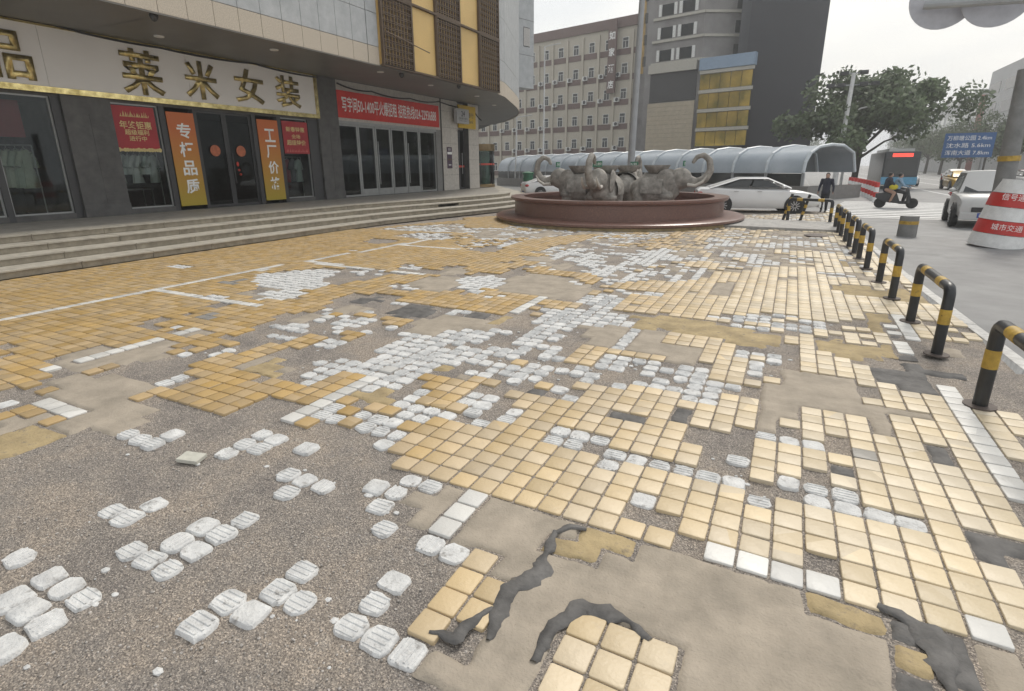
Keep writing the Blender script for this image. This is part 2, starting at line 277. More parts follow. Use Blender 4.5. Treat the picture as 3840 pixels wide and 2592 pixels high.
(0, 17, 1, 21, 7, 2, 1, 2, 2, 8, 3, 5, 1, 5, 2, 1, 3, 1, 2, 2, 4, 3, 1, 2, 3, 1, 1, 2, 2, 1, 1, 4, 7, 1, 1, 4, 3, 1, 2, 2, 3, 4, 5, 5, 3, 1, 2, 3, 1, 1, 3, 2, 1, 1, 3, 1, 1, 1, 3, 1, 1, 1, 7, 1, 3, 2, 4, 1, 3, 2, 0, 25),
(0, 17, 1, 21, 7, 2, 1, 2, 3, 1, 2, 7, 3, 6, 1, 4, 3, 1, 2, 1, 4, 5, 3, 1, 1, 1, 3, 1, 2, 1, 1, 2, 2, 1, 1, 3, 7, 1, 1, 4, 3, 1, 2, 2, 1, 4, 3, 1, 1, 5, 3, 1, 1, 2, 2, 3, 1, 5, 3, 6, 0, 25),
(0, 17, 1, 21, 7, 1, 1, 4, 2, 7, 3, 6, 1, 5, 4, 6, 3, 2, 2, 2, 1, 6, 7, 1, 4, 1, 3, 2, 2, 4, 1, 8, 2, 9, 3, 3, 1, 1, 6, 1, 7, 1, 3, 4, 0, 25),
(0, 17, 1, 21, 7, 1, 1, 5, 2, 5, 3, 7, 1, 5, 4, 6, 2, 3, 1, 2, 4, 9, 2, 4, 1, 1, 4, 1, 1, 7, 3, 1, 2, 3, 1, 1, 3, 2, 2, 1, 3, 1, 1, 2, 5, 1, 7, 2, 1, 3, 3, 1, 0, 25),
(0, 17, 1, 21, 7, 1, 1, 5, 3, 1, 2, 4, 3, 3, 2, 1, 3, 3, 1, 5, 4, 6, 2, 4, 4, 10, 2, 4, 1, 11, 2, 2, 3, 1, 1, 1, 2, 2, 3, 3, 5, 1, 6, 1, 7, 1, 1, 2, 3, 1, 1, 1, 0, 25),
(0, 17, 1, 28, 3, 5, 2, 2, 3, 2, 2, 1, 3, 1, 1, 5, 4, 5, 2, 5, 4, 10, 2, 4, 1, 12, 3, 1, 2, 2, 1, 3, 3, 2, 5, 1, 7, 2, 1, 2, 3, 1, 1, 1, 0, 25),
(0, 17, 1, 31, 3, 3, 2, 1, 3, 6, 1, 3, 4, 4, 2, 6, 4, 10, 1, 1, 2, 2, 3, 1, 1, 19, 3, 1, 5, 1, 3, 1, 7, 1, 1, 3, 3, 1, 0, 25),
(0, 17, 1, 25, 7, 10, 3, 1, 2, 1, 1, 1, 7, 5, 1, 2, 4, 3, 2, 6, 4, 10, 1, 1, 3, 3, 1, 20, 5, 2, 7, 1, 1, 1, 3, 3, 0, 25),
(0, 17, 1, 22, 7, 7, 1, 9, 3, 6, 4, 1, 3, 3, 2, 5, 4, 11, 3, 1, 1, 1, 3, 1, 2, 4, 1, 17, 5, 2, 7, 1, 1, 1, 3, 1, 1, 2, 0, 25),
(0, 17, 1, 22, 7, 1, 1, 14, 3, 7, 4, 2, 3, 3, 2, 4, 4, 10, 3, 2, 6, 1, 2, 1, 3, 2, 2, 2, 1, 17, 5, 2, 7, 1, 3, 1, 1, 3, 0, 25),
(0, 17, 1, 22, 7, 1, 1, 14, 2, 3, 3, 4, 4, 3, 1, 1, 3, 2, 2, 1, 3, 2, 4, 8, 2, 1, 4, 1, 3, 1, 1, 31, 0, 25),
(0, 17, 1, 22, 7, 1, 1, 13, 3, 2, 2, 2, 1, 3, 4, 4, 1, 1, 3, 5, 4, 7, 2, 1, 3, 1, 1, 1, 3, 2, 1, 8, 4, 1, 1, 1, 4, 2, 1, 18, 0, 25),
(0, 17, 1, 22, 7, 1, 1, 13, 3, 1, 2, 1, 1, 4, 3, 1, 4, 3, 1, 5, 3, 3, 4, 7, 1, 2, 3, 1, 2, 1, 1, 10, 4, 2, 1, 18, 0, 25),
(0, 17, 1, 22, 7, 1, 1, 19, 3, 2, 4, 1, 1, 6, 3, 3, 4, 4, 3, 2, 1, 3, 2, 1, 3, 1, 2, 1, 1, 9, 4, 2, 1, 18, 0, 25),
(0, 17, 1, 22, 7, 1, 1, 20, 3, 2, 1, 6, 3, 3, 1, 9, 2, 3, 3, 1, 1, 8, 4, 2, 1, 18, 0, 25),
(0, 17, 1, 22, 7, 1, 1, 27, 3, 3, 1, 9, 3, 3, 2, 2, 3, 1, 1, 7, 4, 2, 1, 18, 0, 25),
(0, 17, 1, 22, 7, 1, 1, 28, 3, 1, 1, 9, 2, 2, 3, 2, 2, 3, 3, 2, 2, 1, 1, 4, 4, 2, 1, 14, 5, 3, 0, 26),
(0, 17, 1, 51, 3, 2, 1, 2, 2, 1, 4, 1, 3, 3, 2, 4, 3, 1, 2, 1, 3, 4, 2, 2, 1, 3, 4, 2, 1, 10, 5, 7, 0, 26),
(0, 17, 1, 23, 7, 1, 1, 27, 3, 1, 2, 1, 1, 2, 4, 2, 3, 2, 2, 4, 3, 2, 2, 2, 3, 3, 2, 1, 3, 1, 2, 1, 1, 3, 4, 1, 1, 10, 5, 7, 0, 26),
(0, 17, 1, 20, 2, 2, 1, 1, 7, 1, 1, 23, 3, 2, 1, 3, 4, 1, 2, 1, 4, 3, 3, 3, 2, 3, 3, 2, 2, 3, 3, 1, 2, 2, 3, 1, 2, 1, 1, 13, 5, 8, 0, 26),
(0, 17, 1, 23, 7, 1, 1, 24, 3, 1, 1, 3, 4, 5, 3, 3, 2, 3, 3, 1, 2, 1, 3, 1, 2, 2, 3, 2, 2, 1, 3, 1, 2, 1, 3, 1, 1, 12, 5, 7, 3, 1, 0, 26),
(0, 17, 1, 23, 7, 1, 1, 28, 2, 1, 4, 1, 3, 1, 4, 2, 3, 2, 2, 1, 3, 1, 2, 3, 3, 1, 1, 1, 2, 3, 3, 1, 4, 1, 3, 1, 2, 1, 3, 1, 1, 12, 5, 4, 1, 1, 5, 2, 3, 1, 0, 26),
(0, 17, 1, 23, 7, 1, 1, 25, 4, 4, 3, 2, 4, 1, 3, 1, 2, 3, 3, 1, 2, 5, 3, 2, 2, 1, 3, 1, 4, 1, 3, 1, 2, 1, 3, 1, 1, 7, 4, 1, 1, 5, 5, 3, 1, 2, 5, 1, 1, 1, 0, 26),
(0, 17, 1, 23, 7, 1, 1, 25, 4, 4, 3, 4, 2, 6, 3, 3, 2, 1, 3, 1, 2, 1, 4, 1, 2, 1, 3, 1, 2, 1, 3, 1, 1, 7, 4, 2, 1, 9, 3, 2, 0, 26),
(0, 17, 1, 23, 7, 1, 1, 24, 4, 5, 3, 3, 2, 3, 3, 3, 2, 1, 3, 3, 1, 1, 3, 1, 4, 2, 2, 3, 3, 1, 1, 8, 4, 1, 1, 9, 3, 1, 1, 1, 0, 26),
(0, 17, 1, 23, 7, 1, 1, 23, 4, 5, 2, 1, 3, 1, 2, 6, 3, 2, 2, 2, 3, 1, 2, 2, 1, 1, 3, 1, 4, 2, 3, 1, 2, 1, 4, 1, 3, 3, 1, 13, 4, 1, 1, 1, 3, 2, 0, 26),
(0, 17, 1, 23, 7, 1, 1, 16, 3, 1, 1, 9, 4, 2, 2, 1, 3, 1, 2, 6, 3, 2, 2, 5, 3, 2, 2, 2, 3, 1, 2, 1, 1, 2, 4, 2, 1, 12, 4, 2, 1, 1, 5, 1, 1, 1, 0, 26),
(0, 17, 1, 17, 3, 3, 1, 3, 7, 13, 1, 1, 3, 6, 1, 8, 3, 1, 2, 1, 3, 1, 2, 3, 3, 5, 2, 4, 3, 1, 2, 1, 4, 1, 3, 1, 1, 4, 2, 1, 3, 2, 4, 1, 1, 8, 2, 2, 4, 3, 5, 2, 1, 1, 0, 26),
(0, 17, 1, 15, 3, 6, 1, 2, 7, 2, 1, 12, 3, 5, 1, 8, 2, 3, 3, 3, 2, 3, 3, 4, 2, 3, 3, 3, 2, 1, 1, 7, 3, 1, 1, 7, 4, 1, 3, 2, 2, 1, 4, 2, 5, 2, 1, 1, 0, 26),
(0, 17, 1, 15, 3, 6, 1, 2, 7, 2, 1, 10, 3, 1, 2, 1, 3, 5, 1, 5, 2, 1, 4, 3, 2, 2, 3, 2, 2, 3, 3, 4, 2, 4, 3, 2, 1, 6, 4, 1, 2, 2, 4, 1, 1, 7, 2, 3, 4, 2, 1, 1, 5, 2, 1, 1, 0, 26),
(0, 17, 1, 15, 3, 6, 1, 3, 7, 1, 1, 9, 3, 1, 1, 2, 3, 5, 1, 5, 4, 3, 3, 1, 2, 8, 3, 2, 2, 5, 3, 4, 1, 4, 4, 1, 2, 1, 3, 1, 4, 1, 2, 1, 1, 9, 4, 2, 1, 1, 3, 1, 5, 1, 1, 1, 0, 26),
(0, 17, 1, 14, 3, 7, 1, 3, 7, 1, 1, 8, 2, 2, 1, 3, 3, 4, 1, 6, 2, 2, 3, 1, 2, 7, 3, 4, 2, 1, 3, 1, 2, 5, 3, 1, 2, 1, 1, 2, 4, 3, 3, 1, 2, 2, 4, 2, 1, 10, 2, 1, 1, 2, 0, 26),
(0, 17, 1, 14, 3, 6, 1, 4, 7, 1, 1, 7, 2, 1, 1, 1, 3, 1, 2, 2, 3, 3, 2, 1, 1, 7, 3, 1, 4, 1, 3, 1, 2, 3, 3, 1, 2, 1, 3, 5, 2, 8, 3, 2, 2, 5, 3, 1, 4, 2, 3, 1, 4, 3, 1, 7, 2, 1, 4, 1, 1, 2, 0, 26),
(0, 17, 1, 24, 7, 1, 1, 6, 3, 1, 1, 3, 2, 2, 1, 1, 3, 2, 2, 1, 1, 7, 2, 3, 3, 1, 2, 1, 3, 2, 2, 1, 3, 1, 2, 4, 3, 2, 2, 9, 1, 1, 4, 3, 3, 1, 2, 4, 4, 4, 1, 5, 4, 2, 1, 2, 0, 26),
(0, 17, 1, 24, 7, 1, 1, 9, 2, 4, 1, 1, 2, 2, 1, 7, 2, 1, 3, 1, 1, 1, 2, 3, 3, 4, 2, 10, 3, 1, 2, 3, 4, 2, 3, 2, 1, 1, 2, 2, 4, 1, 2, 1, 4, 3, 3, 1, 1, 1, 3, 1, 1, 3, 3, 1, 1, 3, 0, 26),
(0, 17, 1, 22, 3, 2, 7, 1, 3, 1, 1, 4, 2, 1, 1, 2, 2, 1, 3, 2, 2, 1, 1, 2, 2, 2, 1, 7, 2, 2, 3, 1, 2, 3, 3, 8, 2, 6, 4, 1, 3, 2, 2, 1, 4, 2, 3, 1, 1, 2, 2, 4, 3, 1, 1, 6, 5, 1, 1, 1, 4, 1, 1, 3, 0, 26),
(0, 17, 1, 18, 3, 2, 2, 4, 3, 2, 2, 1, 1, 7, 3, 1, 1, 2, 2, 1, 1, 1, 2, 2, 1, 6, 3, 1, 2, 2, 3, 1, 4, 1, 2, 3, 3, 8, 2, 4, 4, 2, 2, 1, 3, 1, 1, 1, 3, 3, 1, 2, 2, 3, 4, 2, 2, 2, 3, 1, 1, 3, 5, 1, 4, 1, 2, 1, 1, 3, 0, 26),
(0, 17, 1, 15, 2, 3, 3, 2, 2, 7, 1, 5, 2, 1, 1, 1, 2, 1, 3, 1, 2, 5, 1, 7, 3, 1, 4, 1, 3, 6, 2, 2, 3, 4, 2, 4, 4, 4, 3, 1, 1, 1, 3, 4, 1, 1, 2, 2, 4, 1, 3, 2, 2, 2, 4, 2, 1, 2, 5, 1, 4, 1, 2, 1, 1, 3, 0, 26),
(0, 17, 1, 15, 3, 2, 2, 1, 3, 2, 2, 1, 3, 3, 2, 3, 3, 3, 1, 2, 3, 1, 1, 2, 3, 2, 1, 1, 3, 2, 2, 1, 1, 7, 3, 2, 4, 2, 3, 2, 2, 1, 3, 6, 2, 5, 4, 5, 1, 1, 4, 1, 2, 5, 4, 4, 2, 1, 4, 2, 1, 3, 5, 1, 4, 1, 3, 1, 1, 3, 0, 26),
(0, 17, 1, 15, 3, 3, 2, 3, 3, 4, 2, 2, 1, 6, 2, 1, 1, 1, 3, 1, 1, 2, 3, 1, 2, 1, 4, 1, 1, 7, 3, 2, 2, 1, 4, 1, 3, 11, 2, 4, 4, 3, 1, 2, 3, 1, 2, 6, 4, 2, 2, 1, 3, 2, 2, 1, 1, 3, 5, 1, 2, 1, 1, 4, 0, 26),
(0, 17, 1, 15, 2, 1, 3, 1, 2, 1, 3, 1, 2, 2, 3, 1, 2, 1, 3, 3, 2, 1, 1, 1, 2, 2, 1, 1, 3, 1, 2, 3, 1, 1, 2, 1, 1, 1, 3, 2, 2, 1, 1, 8, 4, 3, 3, 4, 4, 1, 3, 1, 4, 1, 3, 3, 1, 1, 3, 1, 2, 3, 4, 2, 3, 1, 1, 1, 4, 1, 3, 1, 2, 5, 4, 1, 3, 1, 4, 2, 1, 1, 2, 2, 1, 3, 3, 1, 4, 2, 1, 2, 4, 1, 0, 26),
(0, 17, 1, 16, 2, 1, 3, 1, 2, 1, 3, 1, 2, 5, 3, 1, 1, 1, 3, 1, 2, 1, 3, 1, 4, 1, 3, 1, 2, 6, 3, 1, 1, 10, 4, 1, 3, 6, 2, 3, 4, 1, 3, 2, 1, 1, 3, 1, 2, 2, 1, 1, 2, 1, 1, 1, 3, 1, 1, 1, 2, 1, 3, 1, 2, 1, 4, 1, 2, 4, 4, 3, 3, 1, 1, 1, 3, 2, 1, 2, 2, 1, 4, 2, 1, 2, 4, 1, 0, 26),
(0, 17, 1, 16, 3, 1, 2, 1, 3, 1, 2, 3, 3, 3, 1, 1, 3, 1, 1, 3, 3, 2, 4, 2, 2, 3, 1, 1, 3, 1, 1, 1, 3, 1, 1, 8, 4, 1, 3, 4, 2, 2, 1, 3, 4, 1, 3, 1, 4, 1, 1, 2, 2, 1, 1, 2, 4, 5, 3, 1, 4, 2, 2, 1, 3, 1, 4, 3, 3, 1, 4, 1, 2, 1, 1, 10, 0, 27),
(0, 17, 3, 1, 1, 15, 2, 3, 3, 1, 2, 2, 3, 2, 1, 5, 2, 1, 4, 4, 3, 1, 4, 1, 2, 1, 1, 2, 2, 1, 4, 1, 1, 8, 2, 1, 3, 2, 4, 1, 2, 4, 1, 1, 4, 2, 1, 1, 4, 1, 1, 4, 3, 1, 4, 5, 3, 1, 2, 2, 3, 7, 1, 11, 0, 27),
(0, 17, 3, 1, 1, 19, 2, 4, 1, 2, 3, 1, 1, 1, 3, 1, 4, 8, 3, 1, 1, 2, 2, 1, 4, 1, 1, 8, 3, 2, 2, 1, 3, 1, 4, 1, 3, 3, 1, 1, 3, 1, 1, 10, 3, 1, 4, 1, 3, 1, 2, 1, 4, 5, 3, 1, 1, 10, 3, 1, 1, 2, 0, 27),
(0, 17, 3, 2, 1, 3, 2, 2, 3, 2, 2, 1, 3, 1, 4, 2, 3, 2, 1, 11, 3, 1, 2, 1, 4, 2, 3, 2, 4, 3, 3, 1, 2, 2, 3, 1, 4, 3, 1, 8, 3, 1, 4, 2, 3, 3, 4, 2, 1, 2, 3, 1, 1, 4, 3, 1, 1, 4, 2, 1, 4, 2, 3, 1, 4, 1, 3, 1, 4, 4, 1, 1, 3, 1, 1, 7, 3, 1, 1, 3, 0, 27),
(0, 17, 3, 2, 1, 3, 3, 1, 2, 1, 4, 1, 2, 3, 3, 1, 2, 1, 4, 1, 2, 1, 3, 1, 2, 4, 1, 6, 2, 1, 3, 2, 4, 7, 3, 1, 4, 1, 3, 2, 2, 2, 1, 8, 3, 1, 4, 2, 3, 3, 2, 2, 3, 2, 1, 1, 3, 1, 1, 1, 3, 3, 1, 2, 4, 2, 2, 2, 3, 2, 4, 3, 2, 1, 4, 2, 1, 1, 2, 1, 1, 6, 3, 1, 2, 1, 3, 1, 1, 2, 0, 27),
(0, 17, 3, 2, 1, 3, 2, 2, 3, 2, 2, 5, 4, 1, 2, 1, 4, 1, 3, 1, 2, 4, 4, 1, 2, 2, 1, 2, 4, 2, 3, 1, 4, 1, 3, 1, 2, 2, 3, 3, 2, 1, 3, 1, 2, 1, 4, 2, 1, 8, 2, 1, 4, 3, 2, 1, 4, 1, 2, 2, 4, 1, 3, 1, 4, 1, 1, 2, 3, 1, 1, 1, 4, 1, 3, 3, 4, 1, 2, 1, 4, 2, 3, 1, 4, 4, 2, 1, 4, 1, 1, 1, 2, 2, 1, 1, 3, 1, 1, 1, 4, 1, 3, 1, 1, 1, 3, 1, 1, 3, 0, 27),
(0, 17, 3, 3, 1, 2, 2, 2, 4, 4, 2, 4, 3, 1, 2, 5, 3, 1, 4, 2, 2, 2, 3, 1, 4, 4, 3, 1, 2, 3, 3, 2, 4, 5, 2, 1, 4, 1, 1, 6, 4, 1, 2, 1, 3, 4, 4, 1, 2, 1, 3, 2, 4, 2, 1, 3, 3, 1, 4, 1, 1, 1, 3, 1, 4, 1, 2, 1, 4, 1, 3, 3, 4, 1, 3, 4, 4, 1, 2, 1, 4, 1, 3, 1, 1, 1, 3, 1, 2, 2, 4, 1, 2, 1, 1, 3, 0, 27),
(0, 17, 3, 3, 1, 3, 3, 1, 4, 2, 3, 1, 2, 4, 3, 3, 2, 2, 3, 2, 4, 1, 3, 2, 2, 3, 4, 2, 3, 1, 4, 2, 2, 3, 4, 7, 2, 1, 3, 1, 1, 6, 4, 2, 3, 4, 4, 1, 2, 1, 3, 1, 1, 1, 4, 3, 1, 3, 3, 1, 4, 1, 1, 1, 3, 1, 2, 4, 4, 2, 3, 1, 4, 3, 3, 9, 2, 2, 1, 2, 0, 27),
(0, 17, 3, 3, 1, 3, 2, 1, 4, 1, 2, 7, 3, 2, 2, 1, 4, 5, 2, 4, 4, 2, 3, 1, 4, 1, 3, 2, 2, 1, 3, 4, 4, 5, 3, 2, 1, 5, 2, 1, 1, 1, 3, 1, 2, 2, 3, 1, 4, 1, 3, 3, 1, 2, 3, 1, 1, 1, 3, 2, 4, 1, 3, 1, 4, 1, 1, 1, 2, 4, 4, 3, 2, 3, 4, 4, 3, 3, 4, 2, 2, 1, 4, 1, 1, 2, 0, 27),
(0, 17, 3, 4, 1, 2, 4, 1, 2, 2, 3, 1, 4, 1, 3, 2, 2, 6, 4, 4, 3, 1, 2, 1, 3, 1, 4, 4, 3, 1, 2, 1, 4, 1, 3, 3, 2, 1, 4, 5, 2, 1, 3, 1, 2, 1, 1, 5, 2, 1, 1, 2, 2, 3, 3, 4, 1, 5, 4, 1, 3, 2, 1, 2, 3, 1, 2, 3, 4, 1, 2, 1, 4, 1, 2, 5, 4, 1, 3, 1, 4, 1, 3, 1, 4, 1, 2, 3, 4, 1, 1, 2, 0, 27),
(0, 17, 3, 4, 1, 2, 2, 1, 3, 1, 2, 1, 4, 2, 2, 1, 3, 2, 2, 2, 3, 1, 2, 1, 3, 2, 4, 1, 2, 2, 3, 1, 4, 8, 3, 1, 4, 1, 2, 1, 3, 1, 2, 1, 3, 1, 4, 3, 3, 3, 4, 1, 3, 1, 1, 3, 3, 1, 2, 3, 1, 3, 2, 2, 3, 2, 2, 1, 1, 4, 3, 1, 4, 1, 3, 1, 1, 1, 3, 2, 4, 1, 2, 3, 4, 2, 2, 3, 4, 1, 2, 1, 3, 2, 4, 3, 2, 4, 1, 1, 4, 1, 0, 27),
(0, 17, 3, 4, 1, 2, 3, 1, 2, 2, 3, 1, 4, 1, 2, 2, 3, 1, 2, 1, 3, 1, 2, 1, 3, 1, 2, 1, 4, 1, 2, 3, 3, 4, 2, 2, 4, 4, 2, 5, 3, 1, 4, 4, 3, 1, 2, 1, 3, 2, 1, 3, 2, 3, 1, 2, 3, 1, 2, 1, 3, 1, 2, 1, 3, 1, 1, 1, 3, 1, 4, 1, 3, 1, 1, 1, 3, 1, 1, 3, 3, 2, 4, 1, 2, 3, 4, 2, 2, 5, 4, 2, 2, 1, 4, 3, 2, 1, 4, 1, 1, 2, 2, 1, 0, 27),
(0, 17, 3, 5, 1, 2, 2, 4, 3, 2, 4, 1, 3, 1, 2, 1, 3, 2, 4, 1, 3, 1, 2, 2, 3, 1, 2, 1, 3, 1, 4, 3, 3, 1, 4, 1, 3, 1, 4, 3, 2, 1, 3, 1, 4, 1, 2, 1, 3, 1, 4, 4, 3, 3, 4, 1, 3, 1, 1, 3, 2, 1, 1, 2, 2, 1, 4, 2, 2, 1, 4, 1, 2, 1, 4, 1, 1, 2, 4, 3, 3, 1, 1, 1, 3, 1, 2, 1, 3, 1, 4, 1, 2, 1, 4, 1, 2, 1, 1, 2, 2, 1, 4, 1, 2, 3, 4, 1, 2, 1, 4, 1, 3, 1, 4, 3, 2, 1, 1, 3, 0, 27),
(0, 17, 3, 5, 1, 3, 3, 3, 2, 1, 3, 1, 4, 1, 3, 2, 4, 2, 3, 1, 4, 1, 3, 2, 2, 3, 4, 4, 3, 2, 4, 2, 2, 1, 4, 1, 3, 1, 4, 1, 3, 2, 4, 4, 3, 2, 4, 2, 3, 2, 4, 1, 3, 1, 2, 1, 3, 1, 1, 1, 2, 2, 4, 1, 1, 1, 3, 1, 4, 1, 2, 1, 3, 1, 1, 1, 3, 1, 4, 2, 3, 1, 1, 2, 4, 1, 2, 3, 4, 1, 2, 1, 1, 3, 4, 1, 2, 5, 4, 1, 2, 1, 1, 1, 4, 1, 2, 1, 3, 2, 1, 1, 2, 1, 0, 27),
(0, 17, 3, 6, 1, 3, 4, 1, 3, 1, 2, 2, 4, 2, 3, 1, 4, 2, 2, 1, 3, 1, 1, 3, 2, 9, 4, 1, 1, 2, 3, 1, 4, 4, 3, 1, 4, 1, 2, 2, 3, 1, 4, 5, 3, 1, 4, 1, 2, 4, 4, 1, 2, 1, 4, 3, 3, 1, 1, 3, 4, 2, 1, 2, 2, 4, 3, 1, 4, 1, 1, 4, 2, 1, 4, 1, 2, 5, 1, 1, 2, 1, 4, 1, 3, 1, 4, 1, 1, 2, 0, 27),
(0, 17, 3, 6, 1, 3, 3, 1, 4, 1, 2, 1, 4, 3, 2, 4, 1, 6, 2, 3, 4, 2, 3, 1, 1, 3, 2, 1, 1, 2, 2, 1, 4, 2, 2, 2, 3, 1, 2, 1, 3, 1, 4, 2, 3, 1, 4, 2, 2, 5, 4, 2, 2, 2, 4, 2, 2, 1, 4, 1, 1, 3, 3, 1, 1, 2, 2, 3, 4, 1, 2, 3, 1, 3, 3, 1, 4, 1, 3, 1, 2, 4, 1, 2, 2, 1, 3, 1, 2, 1, 1, 2, 0, 27),
(0, 17, 3, 6, 1, 4, 4, 1, 2, 2, 3, 2, 2, 1, 3, 1, 2, 1, 1, 10, 2, 1, 4, 1, 2, 1, 1, 3, 4, 1, 3, 1, 1, 1, 2, 1, 3, 1, 2, 1, 4, 2, 2, 1, 3, 2, 4, 5, 3, 1, 2, 1, 4, 1, 1, 1, 2, 2, 4, 1, 2, 1, 4, 1, 2, 1, 3, 1, 4, 1, 3, 1, 4, 1, 1, 1, 4, 1, 3, 1, 1, 2, 2, 1, 3, 1, 1, 1, 2, 1, 4, 1, 3, 1, 2, 1, 4, 1, 1, 2, 3, 1, 4, 1, 2, 1, 4, 1, 2, 3, 1, 1, 2, 1, 3, 1, 1, 1, 4, 1, 1, 1, 4, 1, 0, 27),
(0, 17, 3, 7, 1, 4, 2, 1, 3, 1, 4, 1, 3, 1, 4, 1, 3, 1, 2, 1, 1, 10, 4, 1, 2, 2, 1, 2, 2, 1, 4, 5, 3, 1, 2, 2, 1, 2, 2, 3, 4, 3, 3, 1, 4, 2, 2, 1, 1, 3, 3, 1, 2, 1, 4, 1, 3, 1, 2, 1, 1, 2, 4, 1, 3, 2, 1, 1, 4, 2, 2, 1, 1, 1, 2, 1, 3, 2, 4, 2, 2, 1, 1, 1, 4, 1, 3, 1, 4, 1, 2, 3, 4, 2, 2, 2, 1, 3, 4, 1, 0, 27),
(0, 17, 3, 7, 1, 5, 4, 1, 3, 1, 4, 2, 3, 1, 1, 11, 2, 1, 1, 1, 3, 2, 4, 1, 2, 1, 4, 2, 2, 1, 4, 1, 2, 1, 4, 1, 1, 1, 2, 1, 4, 4, 2, 1, 4, 3, 2, 1, 4, 4, 1, 3, 3, 1, 2, 3, 1, 2, 4, 3, 1, 2, 3, 1, 1, 4, 2, 1, 3, 1, 4, 2, 2, 1, 3, 1, 4, 1, 3, 1, 4, 1, 2, 2, 4, 2, 2, 1, 4, 1, 1, 3, 4, 1, 0, 27),
(0, 17, 3, 7, 1, 6, 3, 1, 2, 1, 4, 1, 2, 1, 1, 11, 2, 3, 4, 1, 2, 1, 4, 3, 2, 2, 4, 1, 2, 1, 3, 2, 4, 3, 2, 2, 4, 4, 2, 1, 4, 3, 1, 3, 2, 1, 4, 3, 1, 2, 4, 3, 1, 3, 2, 3, 1, 2, 4, 3, 3, 1, 4, 3, 3, 1, 4, 1, 3, 2, 2, 1, 4, 1, 1, 3, 4, 2, 0, 27),
(0, 17, 3, 8, 1, 19, 2, 1, 3, 2, 2, 3, 3, 1, 4, 2, 2, 2, 4, 2, 3, 1, 2, 2, 4, 5, 2, 2, 4, 1, 2, 2, 4, 1, 2, 1, 1, 1, 3, 1, 4, 4, 3, 1, 1, 2, 4, 1, 1, 5, 4, 3, 3, 1, 2, 1, 1, 1, 2, 1, 3, 1, 4, 2, 2, 2, 4, 1, 3, 3, 2, 2, 1, 3, 2, 1, 1, 1, 0, 27),
(0, 17, 3, 8, 1, 20, 3, 1, 2, 1, 1, 1, 3, 2, 2, 3, 1, 2, 3, 1, 4, 3, 3, 1, 4, 5, 3, 2, 4, 1, 2, 2, 4, 2, 1, 1, 3, 1, 2, 1, 4, 3, 1, 8, 4, 2, 2, 1, 3, 2, 2, 1, 3, 1, 1, 1, 2, 5, 4, 1, 3, 3, 2, 2, 1, 3, 2, 1, 1, 1, 0, 27),
(0, 17, 3, 9, 1, 18, 4, 3, 1, 2, 3, 1, 2, 2, 3, 1, 1, 4, 2, 1, 4, 1, 1, 1, 2, 2, 1, 1, 2, 3, 1, 1, 2, 1, 3, 1, 2, 1, 4, 2, 3, 2, 2, 2, 4, 3, 1, 2, 4, 1, 1, 2, 4, 1, 1, 1, 4, 2, 2, 2, 3, 1, 4, 1, 2, 1, 1, 1, 3, 1, 2, 1, 3, 1, 4, 2, 2, 1, 3, 3, 4, 2, 1, 5, 0, 27),
(0, 17, 3, 9, 1, 17, 2, 2, 4, 1, 3, 1, 1, 2, 3, 1, 1, 2, 2, 1, 3, 1, 2, 1, 1, 2, 3, 1, 4, 1, 2, 1, 4, 2, 1, 2, 2, 1, 4, 4, 2, 2, 3, 1, 2, 3, 4, 4, 1, 1, 4, 4, 1, 4, 4, 2, 2, 1, 4, 1, 3, 1, 1, 3, 2, 5, 3, 3, 1, 6, 0, 27),
(0, 17, 3, 9, 1, 16, 2, 4, 1, 1, 3, 1, 4, 1, 2, 1, 3, 2, 4, 9, 2, 1, 1, 2, 2, 1, 4, 3, 2, 3, 1, 1, 2, 1, 4, 1, 1, 2, 3, 1, 4, 2, 1, 1, 3, 2, 4, 1, 1, 4, 4, 4, 3, 1, 1, 3, 2, 2, 4, 1, 3, 1, 2, 2, 4, 1, 2, 2, 1, 4, 2, 1, 3, 1, 0, 27),
(0, 17, 3, 10, 1, 15, 4, 1, 2, 4, 4, 2, 2, 1, 1, 1, 3, 1, 4, 7, 2, 1, 3, 1, 1, 3, 2, 2, 4, 1, 3, 1, 1, 1, 2, 1, 3, 1, 4, 3, 1, 3, 2, 1, 4, 1, 3, 1, 1, 3, 4, 1, 3, 2, 4, 1, 3, 1, 2, 3, 1, 1, 3, 2, 1, 1, 3, 1, 4, 1, 3, 2, 4, 1, 3, 2, 4, 2, 1, 4, 2, 1, 1, 1, 0, 27),
(0, 17, 3, 10, 1, 14, 4, 2, 2, 1, 1, 1, 2, 2, 4, 2, 2, 1, 3, 2, 4, 6, 3, 1, 2, 2, 1, 1, 2, 1, 3, 2, 4, 2, 2, 1, 1, 1, 3, 1, 4, 1, 2, 1, 4, 1, 2, 1, 1, 1, 3, 1, 2, 1, 4, 1, 2, 1, 1, 5, 4, 2, 1, 1, 4, 2, 2, 1, 4, 1, 2, 1, 3, 2, 1, 1, 3, 1, 4, 1, 3, 2, 4, 4, 3, 1, 1, 1, 3, 1, 1, 2, 4, 1, 1, 1, 0, 27),
(0, 17, 3, 10, 1, 13, 2, 1, 3, 1, 4, 2, 1, 1, 3, 1, 2, 2, 4, 2, 2, 1, 4, 7, 2, 1, 4, 1, 2, 1, 3, 1, 2, 1, 3, 1, 2, 1, 4, 3, 1, 1, 2, 1, 4, 1, 2, 1, 1, 2, 3, 1, 2, 1, 4, 2, 2, 1, 1, 2, 3, 1, 1, 3, 3, 1, 1, 1, 4, 4, 3, 1, 1, 3, 4, 1, 3, 1, 4, 1, 3, 1, 4, 3, 1, 1, 3, 1, 1, 1, 2, 1, 1, 1, 4, 1, 2, 2, 0, 27),
